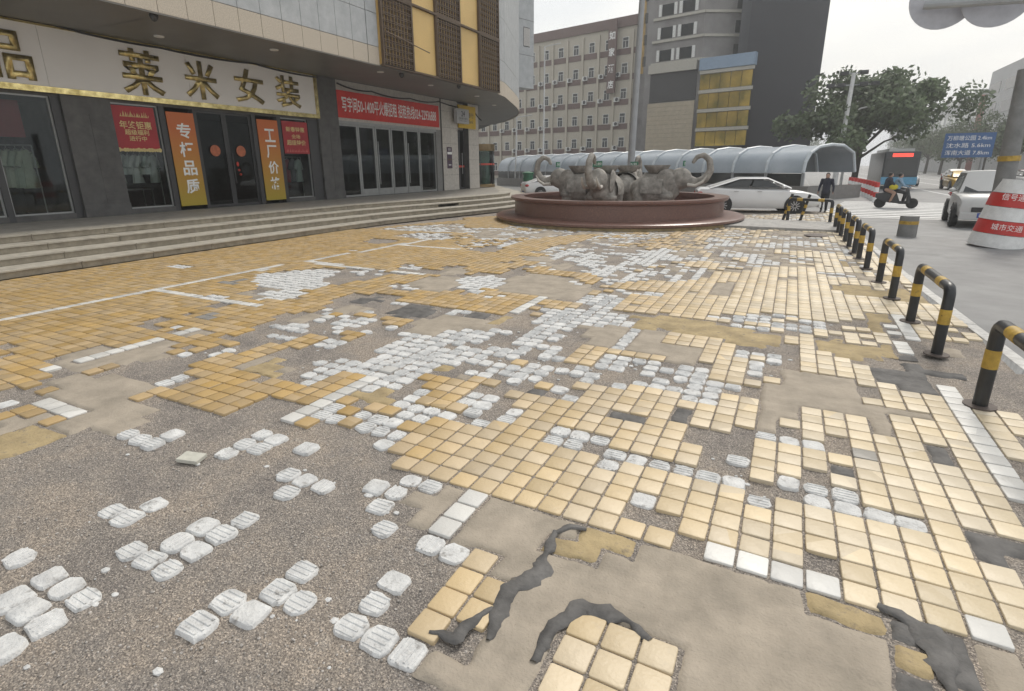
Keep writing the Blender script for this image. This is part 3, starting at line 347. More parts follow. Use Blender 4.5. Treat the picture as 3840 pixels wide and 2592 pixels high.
(0, 17, 3, 11, 1, 12, 2, 1, 3, 1, 2, 1, 4, 1, 3, 3, 1, 1, 3, 2, 2, 1, 1, 3, 4, 4, 1, 1, 2, 1, 3, 1, 1, 4, 2, 1, 4, 2, 1, 1, 3, 1, 2, 1, 3, 1, 1, 1, 2, 1, 4, 1, 2, 1, 4, 2, 2, 2, 4, 3, 1, 1, 4, 1, 1, 3, 2, 1, 4, 2, 2, 1, 3, 2, 4, 2, 3, 1, 4, 9, 1, 2, 4, 1, 2, 1, 0, 27),
(0, 17, 3, 11, 1, 11, 2, 3, 4, 2, 2, 1, 3, 1, 1, 2, 2, 1, 4, 2, 1, 2, 3, 1, 2, 2, 4, 1, 2, 4, 4, 1, 2, 1, 1, 2, 3, 1, 2, 1, 4, 1, 1, 4, 3, 1, 4, 2, 2, 1, 3, 1, 2, 1, 3, 1, 4, 2, 2, 1, 3, 1, 1, 1, 4, 2, 1, 3, 4, 2, 3, 1, 1, 2, 3, 1, 4, 1, 3, 1, 4, 2, 3, 1, 4, 5, 3, 2, 4, 2, 1, 1, 0, 27),
(0, 17, 3, 10, 1, 11, 4, 1, 2, 1, 4, 2, 2, 1, 3, 2, 1, 1, 3, 2, 4, 3, 1, 5, 4, 4, 2, 1, 4, 2, 3, 5, 2, 1, 1, 1, 3, 2, 2, 1, 4, 1, 3, 1, 1, 2, 3, 1, 1, 1, 3, 4, 1, 2, 3, 2, 1, 1, 3, 1, 2, 2, 3, 1, 1, 2, 3, 3, 4, 1, 3, 1, 4, 1, 3, 1, 4, 5, 3, 1, 4, 1, 2, 1, 1, 1, 0, 27),
(0, 17, 3, 9, 1, 12, 4, 2, 2, 1, 4, 1, 2, 1, 1, 1, 3, 1, 2, 3, 3, 2, 4, 4, 2, 2, 4, 3, 2, 3, 4, 1, 2, 1, 4, 1, 2, 1, 1, 1, 3, 1, 1, 3, 3, 1, 4, 3, 2, 1, 3, 1, 1, 1, 3, 2, 2, 1, 3, 1, 2, 2, 3, 3, 1, 1, 4, 1, 3, 1, 1, 1, 3, 1, 1, 1, 3, 1, 4, 5, 3, 1, 4, 2, 3, 2, 4, 1, 3, 1, 1, 2, 2, 1, 3, 1, 0, 27),
(0, 17, 3, 9, 1, 11, 4, 3, 2, 1, 1, 1, 2, 1, 1, 1, 3, 1, 2, 1, 4, 1, 2, 1, 3, 2, 4, 4, 2, 1, 3, 1, 4, 3, 2, 1, 3, 3, 2, 1, 4, 2, 2, 2, 4, 1, 3, 2, 2, 1, 4, 8, 2, 1, 3, 1, 1, 2, 3, 3, 4, 1, 1, 1, 4, 1, 1, 1, 3, 1, 4, 1, 1, 3, 3, 1, 4, 2, 3, 1, 4, 2, 3, 3, 1, 2, 4, 2, 3, 1, 0, 27),
(0, 17, 3, 8, 1, 11, 2, 2, 3, 1, 4, 1, 2, 4, 3, 3, 4, 2, 2, 1, 4, 9, 2, 1, 3, 1, 1, 2, 2, 1, 4, 2, 2, 3, 3, 2, 2, 3, 4, 7, 2, 1, 1, 2, 2, 2, 1, 1, 3, 1, 4, 1, 1, 2, 4, 1, 3, 2, 1, 2, 3, 1, 4, 2, 3, 7, 1, 1, 4, 1, 2, 1, 0, 28),
(0, 17, 3, 8, 1, 10, 4, 2, 2, 1, 1, 1, 4, 2, 2, 1, 3, 2, 1, 1, 3, 1, 1, 1, 2, 5, 4, 5, 2, 1, 3, 1, 2, 2, 1, 1, 2, 1, 4, 2, 2, 1, 3, 1, 2, 1, 3, 3, 1, 1, 2, 1, 3, 1, 2, 3, 4, 2, 2, 2, 1, 2, 3, 1, 4, 1, 2, 1, 1, 1, 4, 1, 1, 3, 3, 4, 1, 2, 3, 1, 4, 3, 1, 6, 4, 1, 2, 1, 0, 28),
(0, 17, 3, 8, 1, 10, 3, 1, 4, 2, 2, 1, 4, 4, 2, 1, 3, 1, 1, 2, 3, 4, 1, 2, 3, 1, 2, 3, 3, 1, 2, 1, 4, 1, 2, 1, 3, 1, 4, 3, 3, 1, 1, 1, 2, 1, 1, 2, 3, 1, 4, 4, 2, 1, 3, 1, 2, 4, 1, 2, 2, 2, 1, 1, 3, 1, 4, 1, 1, 3, 3, 2, 4, 1, 3, 2, 1, 2, 3, 2, 4, 1, 3, 4, 4, 1, 1, 1, 2, 2, 0, 28),
(0, 17, 3, 9, 1, 8, 3, 1, 1, 1, 2, 1, 4, 1, 3, 2, 2, 1, 4, 3, 1, 3, 3, 1, 2, 1, 3, 2, 1, 1, 3, 1, 2, 2, 4, 1, 2, 2, 4, 1, 3, 1, 2, 1, 3, 1, 2, 1, 4, 2, 2, 2, 3, 1, 1, 2, 2, 1, 4, 1, 2, 2, 4, 1, 3, 2, 2, 3, 4, 1, 2, 1, 1, 2, 3, 1, 1, 2, 4, 2, 1, 2, 3, 3, 4, 1, 3, 1, 1, 1, 3, 1, 1, 1, 3, 1, 4, 1, 3, 1, 4, 1, 3, 2, 4, 1, 1, 1, 3, 1, 4, 1, 0, 28),
(0, 17, 3, 10, 1, 7, 2, 1, 1, 1, 2, 4, 4, 4, 1, 3, 4, 1, 3, 2, 1, 1, 3, 1, 1, 2, 2, 1, 4, 1, 2, 1, 4, 1, 2, 1, 1, 1, 3, 1, 1, 1, 3, 1, 2, 3, 3, 4, 4, 2, 2, 2, 4, 1, 3, 1, 2, 1, 4, 1, 2, 1, 4, 3, 3, 1, 2, 2, 3, 2, 4, 2, 1, 5, 4, 2, 3, 1, 4, 1, 1, 2, 3, 1, 1, 1, 4, 1, 1, 4, 3, 1, 2, 1, 0, 28),
(0, 17, 3, 11, 1, 5, 3, 2, 2, 5, 4, 4, 3, 2, 1, 1, 3, 1, 1, 2, 3, 1, 4, 1, 2, 1, 1, 1, 3, 1, 2, 3, 4, 1, 3, 1, 2, 1, 1, 2, 2, 2, 1, 1, 2, 3, 4, 2, 2, 1, 1, 3, 2, 2, 4, 1, 2, 2, 3, 1, 2, 1, 3, 1, 4, 2, 3, 2, 2, 2, 1, 19, 3, 1, 0, 28),
(0, 17, 3, 11, 1, 6, 3, 2, 2, 2, 3, 1, 2, 1, 3, 1, 2, 2, 4, 2, 2, 1, 3, 2, 1, 1, 3, 1, 2, 1, 4, 1, 2, 2, 4, 2, 1, 1, 3, 1, 2, 4, 3, 1, 2, 3, 4, 2, 2, 1, 3, 1, 2, 2, 3, 2, 2, 1, 4, 2, 2, 1, 3, 1, 1, 1, 3, 1, 1, 1, 2, 1, 1, 1, 2, 1, 3, 1, 1, 1, 2, 1, 3, 1, 1, 18, 2, 1, 1, 1, 0, 28),
(0, 17, 3, 12, 1, 2, 3, 1, 1, 2, 3, 3, 2, 1, 3, 3, 2, 1, 1, 1, 2, 1, 4, 1, 2, 2, 4, 1, 2, 4, 3, 1, 2, 1, 4, 2, 3, 2, 4, 2, 2, 1, 4, 2, 2, 1, 3, 1, 2, 1, 4, 1, 2, 2, 1, 1, 2, 2, 4, 6, 3, 1, 2, 2, 4, 1, 2, 2, 1, 1, 2, 1, 3, 1, 4, 2, 1, 17, 4, 1, 2, 1, 3, 1, 0, 28),
(0, 17, 3, 13, 1, 1, 3, 1, 1, 1, 3, 6, 2, 1, 4, 1, 2, 2, 3, 1, 2, 3, 4, 3, 3, 2, 1, 1, 3, 2, 1, 3, 3, 1, 2, 1, 3, 1, 4, 2, 1, 1, 3, 2, 2, 2, 3, 1, 1, 1, 2, 1, 3, 1, 4, 3, 2, 2, 4, 2, 2, 2, 1, 1, 2, 1, 3, 1, 1, 1, 3, 2, 4, 2, 1, 17, 2, 2, 4, 1, 0, 28),
(0, 17, 3, 23, 2, 1, 4, 1, 3, 1, 1, 1, 2, 1, 3, 1, 4, 2, 2, 2, 1, 1, 3, 1, 2, 1, 4, 1, 1, 1, 2, 1, 4, 4, 1, 1, 4, 1, 3, 2, 1, 2, 3, 1, 1, 2, 2, 2, 1, 1, 2, 2, 3, 1, 1, 2, 2, 1, 4, 2, 2, 1, 4, 1, 2, 2, 1, 1, 3, 1, 1, 1, 4, 2, 1, 16, 2, 1, 3, 1, 2, 1, 3, 1, 0, 28),
(0, 17, 3, 27, 2, 1, 4, 1, 2, 1, 4, 1, 3, 1, 1, 1, 3, 2, 4, 1, 3, 1, 2, 1, 1, 1, 2, 1, 1, 1, 2, 2, 1, 1, 2, 1, 4, 1, 3, 2, 1, 1, 3, 1, 4, 1, 1, 2, 2, 1, 1, 2, 2, 2, 3, 1, 1, 2, 4, 4, 2, 1, 3, 1, 1, 1, 2, 1, 1, 1, 2, 1, 4, 1, 1, 16, 3, 1, 1, 1, 4, 1, 2, 1, 0, 28),
(0, 17, 3, 26, 2, 1, 4, 1, 1, 1, 2, 1, 3, 1, 1, 1, 3, 1, 1, 1, 4, 1, 2, 1, 4, 1, 2, 2, 1, 2, 3, 1, 2, 1, 3, 1, 4, 4, 1, 1, 2, 2, 1, 1, 2, 3, 3, 1, 2, 1, 4, 1, 2, 1, 3, 2, 4, 3, 2, 1, 3, 1, 1, 2, 3, 1, 1, 2, 2, 1, 1, 10, 2, 1, 3, 3, 1, 1, 2, 1, 1, 1, 3, 1, 4, 1, 2, 1, 0, 28),
(0, 17, 3, 30, 1, 1, 3, 1, 1, 3, 4, 1, 2, 1, 4, 1, 3, 1, 1, 3, 3, 1, 2, 1, 4, 4, 3, 1, 2, 2, 3, 1, 1, 1, 4, 1, 2, 2, 3, 1, 2, 1, 4, 1, 3, 1, 1, 1, 3, 1, 4, 1, 2, 2, 3, 1, 2, 1, 1, 3, 3, 1, 2, 1, 1, 11, 4, 1, 2, 1, 4, 1, 1, 1, 4, 2, 2, 1, 4, 1, 1, 1, 0, 28),
(0, 17, 3, 30, 2, 2, 3, 1, 1, 2, 3, 3, 2, 3, 3, 1, 2, 1, 4, 2, 2, 1, 4, 1, 3, 2, 2, 2, 4, 5, 2, 2, 4, 1, 2, 1, 1, 1, 3, 1, 4, 1, 2, 3, 4, 1, 3, 1, 1, 1, 2, 1, 3, 1, 4, 1, 1, 8, 2, 1, 1, 2, 2, 3, 1, 1, 2, 1, 4, 3, 1, 1, 0, 28),
(0, 17, 3, 31, 4, 1, 3, 2, 1, 4, 4, 1, 2, 2, 3, 1, 2, 1, 4, 4, 2, 1, 3, 1, 2, 2, 4, 3, 2, 1, 4, 1, 2, 1, 3, 1, 4, 2, 2, 1, 4, 1, 3, 1, 2, 2, 3, 1, 1, 1, 3, 1, 2, 2, 4, 1, 2, 1, 1, 7, 4, 3, 2, 1, 3, 2, 2, 1, 4, 1, 2, 2, 4, 1, 3, 1, 2, 1, 0, 28),
(0, 17, 3, 33, 4, 2, 3, 1, 1, 2, 2, 1, 1, 4, 4, 3, 2, 3, 4, 2, 2, 2, 3, 2, 2, 1, 3, 1, 2, 1, 4, 2, 2, 1, 3, 2, 1, 1, 4, 1, 3, 1, 1, 2, 4, 3, 2, 1, 1, 7, 4, 3, 3, 1, 2, 1, 1, 1, 3, 1, 1, 1, 2, 3, 3, 1, 2, 1, 0, 28),
(0, 17, 3, 37, 2, 1, 4, 1, 3, 1, 1, 5, 3, 1, 2, 2, 4, 1, 2, 2, 4, 3, 2, 1, 3, 1, 1, 1, 4, 3, 2, 2, 1, 1, 3, 1, 1, 3, 3, 1, 2, 1, 4, 2, 3, 1, 1, 7, 4, 1, 2, 2, 3, 1, 2, 2, 3, 2, 2, 1, 4, 1, 2, 1, 3, 1, 1, 1, 0, 28),
(0, 17, 3, 36, 4, 2, 2, 3, 3, 2, 1, 2, 2, 1, 4, 3, 3, 1, 1, 1, 4, 4, 3, 1, 1, 1, 2, 1, 4, 3, 2, 1, 4, 1, 2, 1, 3, 4, 2, 2, 4, 2, 1, 6, 2, 1, 4, 1, 1, 1, 2, 2, 4, 3, 2, 2, 1, 2, 3, 1, 1, 1, 0, 28),
(0, 17, 3, 39, 2, 2, 3, 2, 1, 2, 3, 2, 4, 2, 1, 2, 4, 2, 3, 1, 2, 2, 1, 1, 3, 1, 4, 2, 2, 2, 3, 1, 4, 1, 2, 2, 4, 1, 2, 1, 1, 2, 3, 1, 4, 1, 1, 6, 2, 1, 4, 1, 1, 1, 3, 1, 2, 1, 4, 4, 3, 1, 1, 2, 2, 1, 1, 1, 0, 28),
(0, 17, 3, 40, 4, 2, 2, 3, 3, 2, 2, 1, 1, 3, 2, 1, 1, 3, 2, 2, 3, 1, 1, 1, 2, 1, 3, 1, 1, 1, 3, 1, 4, 1, 2, 2, 4, 1, 3, 2, 1, 2, 3, 1, 1, 6, 3, 1, 4, 1, 1, 2, 3, 1, 2, 2, 4, 3, 2, 1, 3, 2, 2, 1, 0, 28),
(0, 17, 3, 41, 2, 1, 4, 2, 2, 2, 4, 4, 2, 1, 4, 2, 3, 1, 2, 1, 4, 3, 3, 1, 4, 1, 2, 1, 1, 2, 4, 3, 2, 1, 3, 3, 1, 1, 3, 2, 1, 5, 4, 2, 2, 1, 1, 1, 3, 1, 4, 1, 2, 2, 4, 3, 1, 1, 2, 1, 1, 1, 0, 28),
(0, 17, 3, 43, 2, 1, 3, 1, 1, 1, 4, 1, 2, 1, 4, 1, 2, 2, 4, 1, 2, 3, 4, 2, 2, 1, 3, 1, 4, 2, 2, 2, 4, 3, 2, 2, 4, 1, 2, 1, 3, 1, 1, 2, 2, 1, 1, 4, 4, 4, 2, 1, 4, 1, 3, 2, 2, 1, 3, 4, 2, 1, 0, 28),
(0, 17, 3, 46, 2, 1, 3, 3, 1, 1, 2, 2, 1, 1, 4, 2, 2, 1, 4, 1, 2, 1, 4, 1, 2, 1, 3, 1, 4, 1, 2, 2, 4, 1, 1, 1, 3, 1, 4, 3, 3, 1, 1, 2, 3, 1, 2, 1, 1, 2, 4, 1, 3, 1, 4, 2, 3, 2, 2, 1, 3, 1, 4, 1, 1, 1, 3, 1, 2, 2, 4, 1, 0, 28),
(0, 17, 3, 47, 2, 2, 1, 2, 2, 1, 3, 1, 2, 2, 4, 5, 1, 2, 2, 3, 4, 1, 2, 2, 4, 4, 3, 1, 1, 2, 3, 1, 1, 2, 4, 1, 3, 1, 2, 3, 3, 1, 4, 1, 2, 1, 4, 1, 3, 1, 4, 1, 2, 3, 0, 28),
(0, 17, 3, 48, 1, 5, 2, 1, 3, 2, 2, 1, 4, 3, 2, 1, 1, 1, 2, 1, 3, 1, 4, 3, 2, 2, 3, 1, 4, 4, 2, 1, 3, 3, 2, 1, 3, 1, 1, 1, 3, 1, 2, 3, 1, 2, 3, 1, 2, 1, 3, 1, 1, 1, 3, 1, 0, 28),
(0, 17, 3, 50, 1, 2, 3, 1, 4, 1, 3, 1, 1, 1, 3, 1, 1, 1, 3, 1, 2, 1, 4, 1, 1, 3, 2, 2, 4, 1, 3, 1, 2, 1, 4, 6, 1, 1, 2, 2, 3, 2, 1, 1, 2, 1, 4, 1, 3, 1, 2, 1, 1, 2, 4, 2, 1, 3, 0, 28),
(0, 17, 3, 52, 4, 1, 2, 1, 3, 2, 2, 1, 3, 1, 1, 2, 4, 1, 3, 3, 2, 1, 4, 2, 3, 2, 4, 6, 2, 1, 4, 1, 3, 4, 2, 1, 4, 1, 3, 1, 2, 1, 3, 1, 2, 1, 4, 2, 1, 1, 3, 1, 4, 1, 0, 28),
(0, 17, 3, 53, 4, 1, 2, 1, 4, 2, 2, 1, 1, 2, 4, 2, 2, 2, 4, 1, 2, 2, 3, 1, 1, 1, 4, 2, 2, 3, 4, 1, 2, 1, 4, 1, 3, 2, 2, 1, 1, 1, 2, 2, 3, 1, 4, 1, 3, 2, 4, 1, 2, 2, 4, 2, 0, 28),
(0, 17, 3, 55, 4, 2, 2, 2, 1, 1, 2, 1, 4, 1, 2, 1, 4, 3, 2, 3, 4, 2, 3, 1, 1, 1, 4, 1, 3, 1, 4, 1, 1, 1, 3, 1, 2, 1, 4, 1, 1, 1, 2, 3, 1, 2, 3, 2, 4, 1, 2, 1, 4, 1, 0, 29),
(0, 17, 3, 57, 2, 1, 3, 1, 1, 1, 2, 3, 4, 1, 2, 2, 3, 1, 2, 1, 4, 3, 2, 4, 1, 1, 2, 1, 1, 1, 2, 2, 3, 2, 2, 2, 1, 3, 3, 1, 2, 1, 4, 2, 0, 29),
(0, 17, 3, 59, 2, 1, 4, 2, 2, 1, 3, 2, 1, 1, 2, 1, 4, 2, 2, 1, 4, 4, 2, 1, 4, 3, 1, 3, 4, 1, 2, 4, 1, 3, 2, 1, 4, 1, 0, 29),
(0, 17, 3, 60, 2, 2, 3, 1, 2, 1, 1, 2, 3, 1, 4, 2, 2, 1, 4, 3, 1, 3, 4, 2, 3, 1, 1, 1, 2, 1, 4, 1, 1, 2, 3, 1, 4, 1, 2, 1, 3, 2, 1, 1, 4, 1, 0, 29),
(0, 17, 3, 62, 2, 3, 1, 2, 4, 2, 3, 1, 1, 1, 2, 1, 3, 1, 2, 1, 1, 2, 4, 2, 2, 1, 3, 2, 2, 3, 3, 1, 2, 2, 4, 1, 2, 1, 1, 2, 0, 29),
(0, 17, 3, 63, 2, 1, 3, 1, 1, 1, 2, 1, 4, 1, 2, 1, 1, 1, 3, 1, 1, 1, 4, 1, 3, 1, 2, 2, 4, 2, 2, 2, 3, 2, 4, 2, 2, 1, 3, 1, 2, 1, 3, 1, 2, 1, 3, 2, 0, 29),
(0, 17, 3, 65, 1, 1, 4, 2, 3, 1, 1, 1, 3, 1, 2, 1, 1, 1, 2, 1, 3, 1, 2, 1, 1, 3, 4, 2, 2, 1, 3, 1, 1, 2, 3, 1, 4, 3, 1, 1, 3, 1, 0, 29),
(0, 17, 3, 67, 4, 2, 2, 1, 4, 1, 2, 2, 3, 1, 4, 1, 2, 1, 1, 3, 4, 2, 2, 1, 3, 1, 1, 3, 3, 1, 2, 2, 1, 2, 0, 29),
(0, 17, 3, 68, 4, 5, 2, 1, 4, 3, 2, 1, 4, 3, 3, 1, 2, 1, 4, 2, 2, 1, 1, 1, 3, 1, 2, 1, 3, 1, 2, 1, 0, 29),
(0, 17, 3, 70, 4, 8, 2, 2, 4, 3, 2, 3, 1, 1, 2, 2, 3, 1, 2, 1, 0, 29),
(0, 17, 3, 72, 4, 1, 2, 1, 4, 5, 3, 1, 4, 1, 2, 1, 4, 1, 2, 2, 4, 2, 3, 2, 1, 2, 0, 29),
(0, 17, 3, 73, 4, 1, 2, 1, 4, 3, 2, 1, 1, 2, 3, 1, 2, 3, 4, 3, 3, 2, 2, 1, 0, 29),
(0, 17, 3, 76, 2, 1, 1, 4, 2, 1, 4, 4, 2, 2, 4, 1, 1, 1, 4, 1, 0, 29),
(0, 17, 3, 77, 1, 4, 2, 1, 4, 1, 3, 1, 1, 1, 3, 1, 1, 1, 2, 1, 4, 1, 2, 1, 4, 1, 0, 29),
(0, 17, 3, 78, 1, 3, 3, 1, 2, 1, 1, 4, 4, 4, 0, 29),
(0, 17, 3, 80, 1, 1, 4, 2, 2, 1, 1, 3, 2, 4, 0, 29),
(0, 17, 3, 82, 2, 3, 4, 1, 2, 1, 4, 1, 2, 2, 4, 1, 0, 29),
(0, 17, 3, 83, 1, 1, 4, 4, 2, 3, 0, 29),
(0, 17, 3, 85, 4, 3, 3, 1, 1, 2, 0, 29),
(0, 17, 3, 87, 4, 1, 1, 3, 0, 29),
(0, 17, 3, 89, 1, 2, 0, 29),
(0, 17, 3, 90, 1, 1, 0, 29),
(0, 17, 3, 91, 0, 29),
(0, 17, 3, 90, 1, 1, 0, 29),
(0, 17, 3, 91, 0, 29),
(0, 17, 3, 91, 0, 29),
(0, 17, 3, 90, 1, 1, 0, 29),
(0, 17, 3, 90, 1, 1, 0, 29),
(0, 17, 3, 90, 1, 1, 0, 29),
(0, 17, 3, 91, 0, 29),
(0, 137),
(0, 137),
(0, 137),
(0, 137),
(0, 137),
(0, 137),
(0, 137),
(0, 137),
(0, 137),
(0, 137),
(0, 137),
(0, 137))
# MAP: one row of the paving grid per line, as pairs (state, run length); 0 outside, 1 tile, 2 mortar, 3 dirt, 4 cement, 5 ochre cement, 6 tar, 7 white tile, 8 grey tile
GRID = []
for row in MAP:
    s = ''
    for q in range(0, len(row), 2): s += '.YWDCBKPG'[row[q]]*row[q+1]
    GRID.append(s)
NR, NC = len(GRID), len(GRID[0])
def cellxy(c, r): return OX+(c+C0+.5)*GU, OY+(r+R0+.5)*GV
def st(c, r): return GRID[r][c] if 0 <= r < NR and 0 <= c < NC else '.'
def in_view(x, y, m=.35):
    v = Vector((x, y, -CAMZ)); z = v.dot(CF)
    if z < .25: return False
    px = W/2+FOC*v.dot(CR)/z; py = H/2+PDY+FOC*v.dot(CD)/z; k = FOC*m/z
    return -k < px < W+k and -k < py < H+k
def tile_mat(name, left, right, dirt, amt):
    m = bpy.data.materials.new(name); m.use_nodes = True; t = m.node_tree; n, l = t.nodes, t.links; p = n['Principled BSDF']
    p.inputs['Roughness'].default_value = .47; p.inputs['Specular IOR Level'].default_value = .42
    g = n.new('ShaderNodeNewGeometry'); sx = n.new('ShaderNodeSeparateXYZ'); l.new(g.outputs['Position'], sx.inputs[0])
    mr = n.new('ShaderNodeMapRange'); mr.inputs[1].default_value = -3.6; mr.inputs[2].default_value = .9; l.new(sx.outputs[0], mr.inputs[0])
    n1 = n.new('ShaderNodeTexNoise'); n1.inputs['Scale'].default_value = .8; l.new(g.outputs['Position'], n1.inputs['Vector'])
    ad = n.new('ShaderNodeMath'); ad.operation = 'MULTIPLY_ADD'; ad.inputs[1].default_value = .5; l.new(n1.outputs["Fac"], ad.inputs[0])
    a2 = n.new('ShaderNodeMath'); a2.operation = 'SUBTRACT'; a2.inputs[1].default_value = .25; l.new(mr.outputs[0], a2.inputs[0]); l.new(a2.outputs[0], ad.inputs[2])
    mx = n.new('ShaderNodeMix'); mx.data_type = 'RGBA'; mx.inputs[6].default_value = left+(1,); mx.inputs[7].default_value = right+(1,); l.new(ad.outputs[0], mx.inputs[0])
    # per tile tone: the position snapped to the paving grid
    vs = n.new('ShaderNodeVectorMath'); vs.operation = 'SUBTRACT'; vs.inputs[1].default_value = (OX, OY, 0); l.new(g.outputs['Position'], vs.inputs[0])
    vd = n.new('ShaderNodeVectorMath'); vd.operation = 'DIVIDE'; vd.inputs[1].default_value = (GU, GV, 5); l.new(vs.outputs[0], vd.inputs[0])
    vf = n.new('ShaderNodeVectorMath'); vf.operation = 'FLOOR'; l.new(vd.outputs[0], vf.inputs[0])
    wn = n.new('ShaderNodeTexWhiteNoise'); l.new(vf.outputs[0], wn.inputs['Vector'])
    hs = n.new('ShaderNodeHueSaturation'); m2 = n.new('ShaderNodeMapRange'); m2.inputs[3].default_value = .8; m2.inputs[4].default_value = 1.13; l.new(wn.outputs['Value'], m2.inputs[0]); l.new(m2.outputs[0], hs.inputs['Value']); l.new(mx.outputs[2], hs.inputs['Color'])
    sc = n.new('ShaderNodeSeparateColor'); l.new(wn.outputs['Color'], sc.inputs[0]); m4 = n.new('ShaderNodeMapRange'); m4.inputs[3].default_value = .82; m4.inputs[4].default_value = 1.1; l.new(sc.outputs[1], m4.inputs[0]); l.new(m4.outputs[0], hs.inputs['Saturation'])
    # grime and chips
    n2 = n.new('ShaderNodeTexNoise'); n2.inputs['Scale'].default_value = 7; n2.inputs['Detail'].default_value = 9; n2.inputs['Roughness'].default_value = .74; l.new(g.outputs['Position'], n2.inputs['Vector'])
    r2 = n.new('ShaderNodeValToRGB'); r2.color_ramp.elements[0].position = .55; r2.color_ramp.elements[1].position = .82; l.new(n2.outputs['Fac'], r2.inputs[0])
    sc2 = n.new('ShaderNodeMath'); sc2.operation = 'MULTIPLY'; sc2.inputs[1].default_value = amt; l.new(r2.outputs[0], sc2.inputs[0])
    m3_ = n.new('ShaderNodeMix'); m3_.data_type = 'RGBA'; l.new(sc2.outputs[0], m3_.inputs[0]); l.new(hs.outputs[0], m3_.inputs[6]); m3_.inputs[7].default_value = dirt+(1,)
    n3 = n.new('ShaderNodeTexVoronoi'); n3.inputs['Scale'].default_value = 26; l.new(g.outputs['Position'], n3.inputs['Vector'])
    r3 = n.new('ShaderNodeValToRGB'); r3.color_ramp.elements[0].position = .035; r3.color_ramp.elements[1].position = .055; r3.color_ramp.elements[0].color = (.3, .24, .18, 1); r3.color_ramp.elements[1].color = (1, 1, 1, 1); l.new(n3.outputs['Distance'], r3.inputs[0])
    m5 = n.new('ShaderNodeMix'); m5.data_type = 'RGBA'; m5.blend_type = 'MULTIPLY'; m5.inputs[0].default_value = .5; l.new(m3_.outputs[2], m5.inputs[6]); l.new(r3.outputs[0], m5.inputs[7])
    l.new(m5.outputs[2], p.inputs['Base Color'])
    nb = n.new('ShaderNodeTexNoise'); nb.inputs['Scale'].default_value = 42; nb.inputs['Detail'].default_value = 3; l.new(g.outputs['Position'], nb.inputs['Vector'])
    b = n.new('ShaderNodeBump'); b.inputs['Strength'].default_value = .55; b.inputs['Distance'].default_value = .006; l.new(nb.outputs['Fac'], b.inputs['Height']); l.new(b.outputs[0], p.inputs['Normal'])
    return m
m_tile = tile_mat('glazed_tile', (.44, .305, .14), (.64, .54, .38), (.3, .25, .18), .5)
m_white = tile_mat('white_painted_tile', (.62, .61, .58), (.66, .65, .62), (.36, .34, .3), .85)
m_grey = tile_mat('grey_tile', (.26, .25, .235), (.28, .265, .24), (.16, .15, .14), .5)
m_mortar = M('lime_mortar', (.55, .55, .545), .85, .14, 9, bump=.9, bscale=60, rgb2=(.62, .62, .61), dirt=((.25, .235, .22), 13, .56))
def dirt_mat():
    m = bpy.data.materials.new('gravelly_dirt'); m.use_nodes = True; t = m.node_tree; n, l = t.nodes, t.links; p = n['Principled BSDF']; p.inputs['Roughness'].default_value = .95; p.inputs['Specular IOR Level'].default_value = .25
    g = n.new('ShaderNodeNewGeometry')
    def nz(sc, d, r=.6):
        x = n.new('ShaderNodeTexNoise'); x.inputs['Scale'].default_value = sc; x.inputs['Detail'].default_value = d; x.inputs['Roughness'].default_value = r; l.new(g.outputs['Position'], x.inputs['Vector']); return x
    def ramp(src, stops):
        r = n.new('ShaderNodeValToRGB'); e = r.color_ramp.elements
        while len(e) < len(stops): e.new(.5)
        for q, (pos, c) in zip(e, stops): q.position = pos; q.color = c+(1,)
        l.new(src, r.inputs[0]); return r
    a = ramp(nz(1.3, 8, .7).outputs['Fac'], [(.32, (.23, .21, .195)), (.48, (.31, .28, .25)), (.62, (.37, .32, .27)), (.75, (.44, .41, .37))])
    v = n.new('ShaderNodeTexVoronoi'); v.inputs['Scale'].default_value = 150; v.inputs['Randomness'].default_value = 1; l.new(g.outputs['Position'], v.inputs['Vector'])
    s = n.new('ShaderNodeSeparateColor'); l.new(v.outputs['Color'], s.inputs[0])
    gr = ramp(s.outputs[0], [(0., (.45, .44, .44)), (.35, (.8, .8, .82)), (.75, (1.15, 1.13, 1.1)), (.93, (1.9, 1.85, 1.8))])
    mx = n.new('ShaderNodeMix'); mx.data_type = 'RGBA'; mx.blend_type = 'MULTIPLY'; mx.inputs[0].default_value = .75; l.new(a.outputs[0], mx.inputs[6]); l.new(gr.outputs[0], mx.inputs[7])
    l.new(mx.outputs[2], p.inputs['Base Color'])
    v2 = n.new('ShaderNodeTexVoronoi'); v2.inputs['Scale'].default_value = 95; l.new(g.outputs['Position'], v2.inputs['Vector'])
    nn = nz(24, 8, .75); ad = n.new('ShaderNodeMath'); ad.operation = 'MULTIPLY_ADD'; ad.inputs[1].default_value = -.5; l.new(v2.outputs['Distance'], ad.inputs[0]); l.new(nn.outputs['Fac'], ad.inputs[2])
    b = n.new('ShaderNodeBump'); b.inputs['Strength'].default_value = 1; b.inputs['Distance'].default_value = .02; l.new(ad.outputs[0], b.inputs['Height']); l.new(b.outputs[0], p.inputs['Normal'])
    return m
m_dirt = dirt_mat()
m_cement = M('cement_patch', (.30, .262, .21), .9, .13, 3.5, bump=.6, bscale=70, rgb2=(.36, .31, .25), dirt=((.17, .145, .115), 30, .63))
m_ochre = M('ochre_cement', (.30, .235, .135), .9, .2, 4.5, bump=.6, bscale=60, rgb2=(.4, .31, .17), dirt=((.15, .13, .11), 9, .56))
m_tar = M('tar_patch', (.075, .072, .07), .8, .25, 6, bump=.7, bscale=30, rgb2=(.125, .12, .115), dirt=((.2, .17, .12), 5, .62))
SURF = {'Y': -.013, 'P': -.013, 'G': -.013, 'W': -.03, 'D': -.036, 'C': -.02, 'B': -.02, 'K': -.022, '.': -.02}
def fbm(x, y, s, o=3): return noise.fractal(Vector((x*s, y*s, 3.7)), .9, 2.1, o)
pave = None
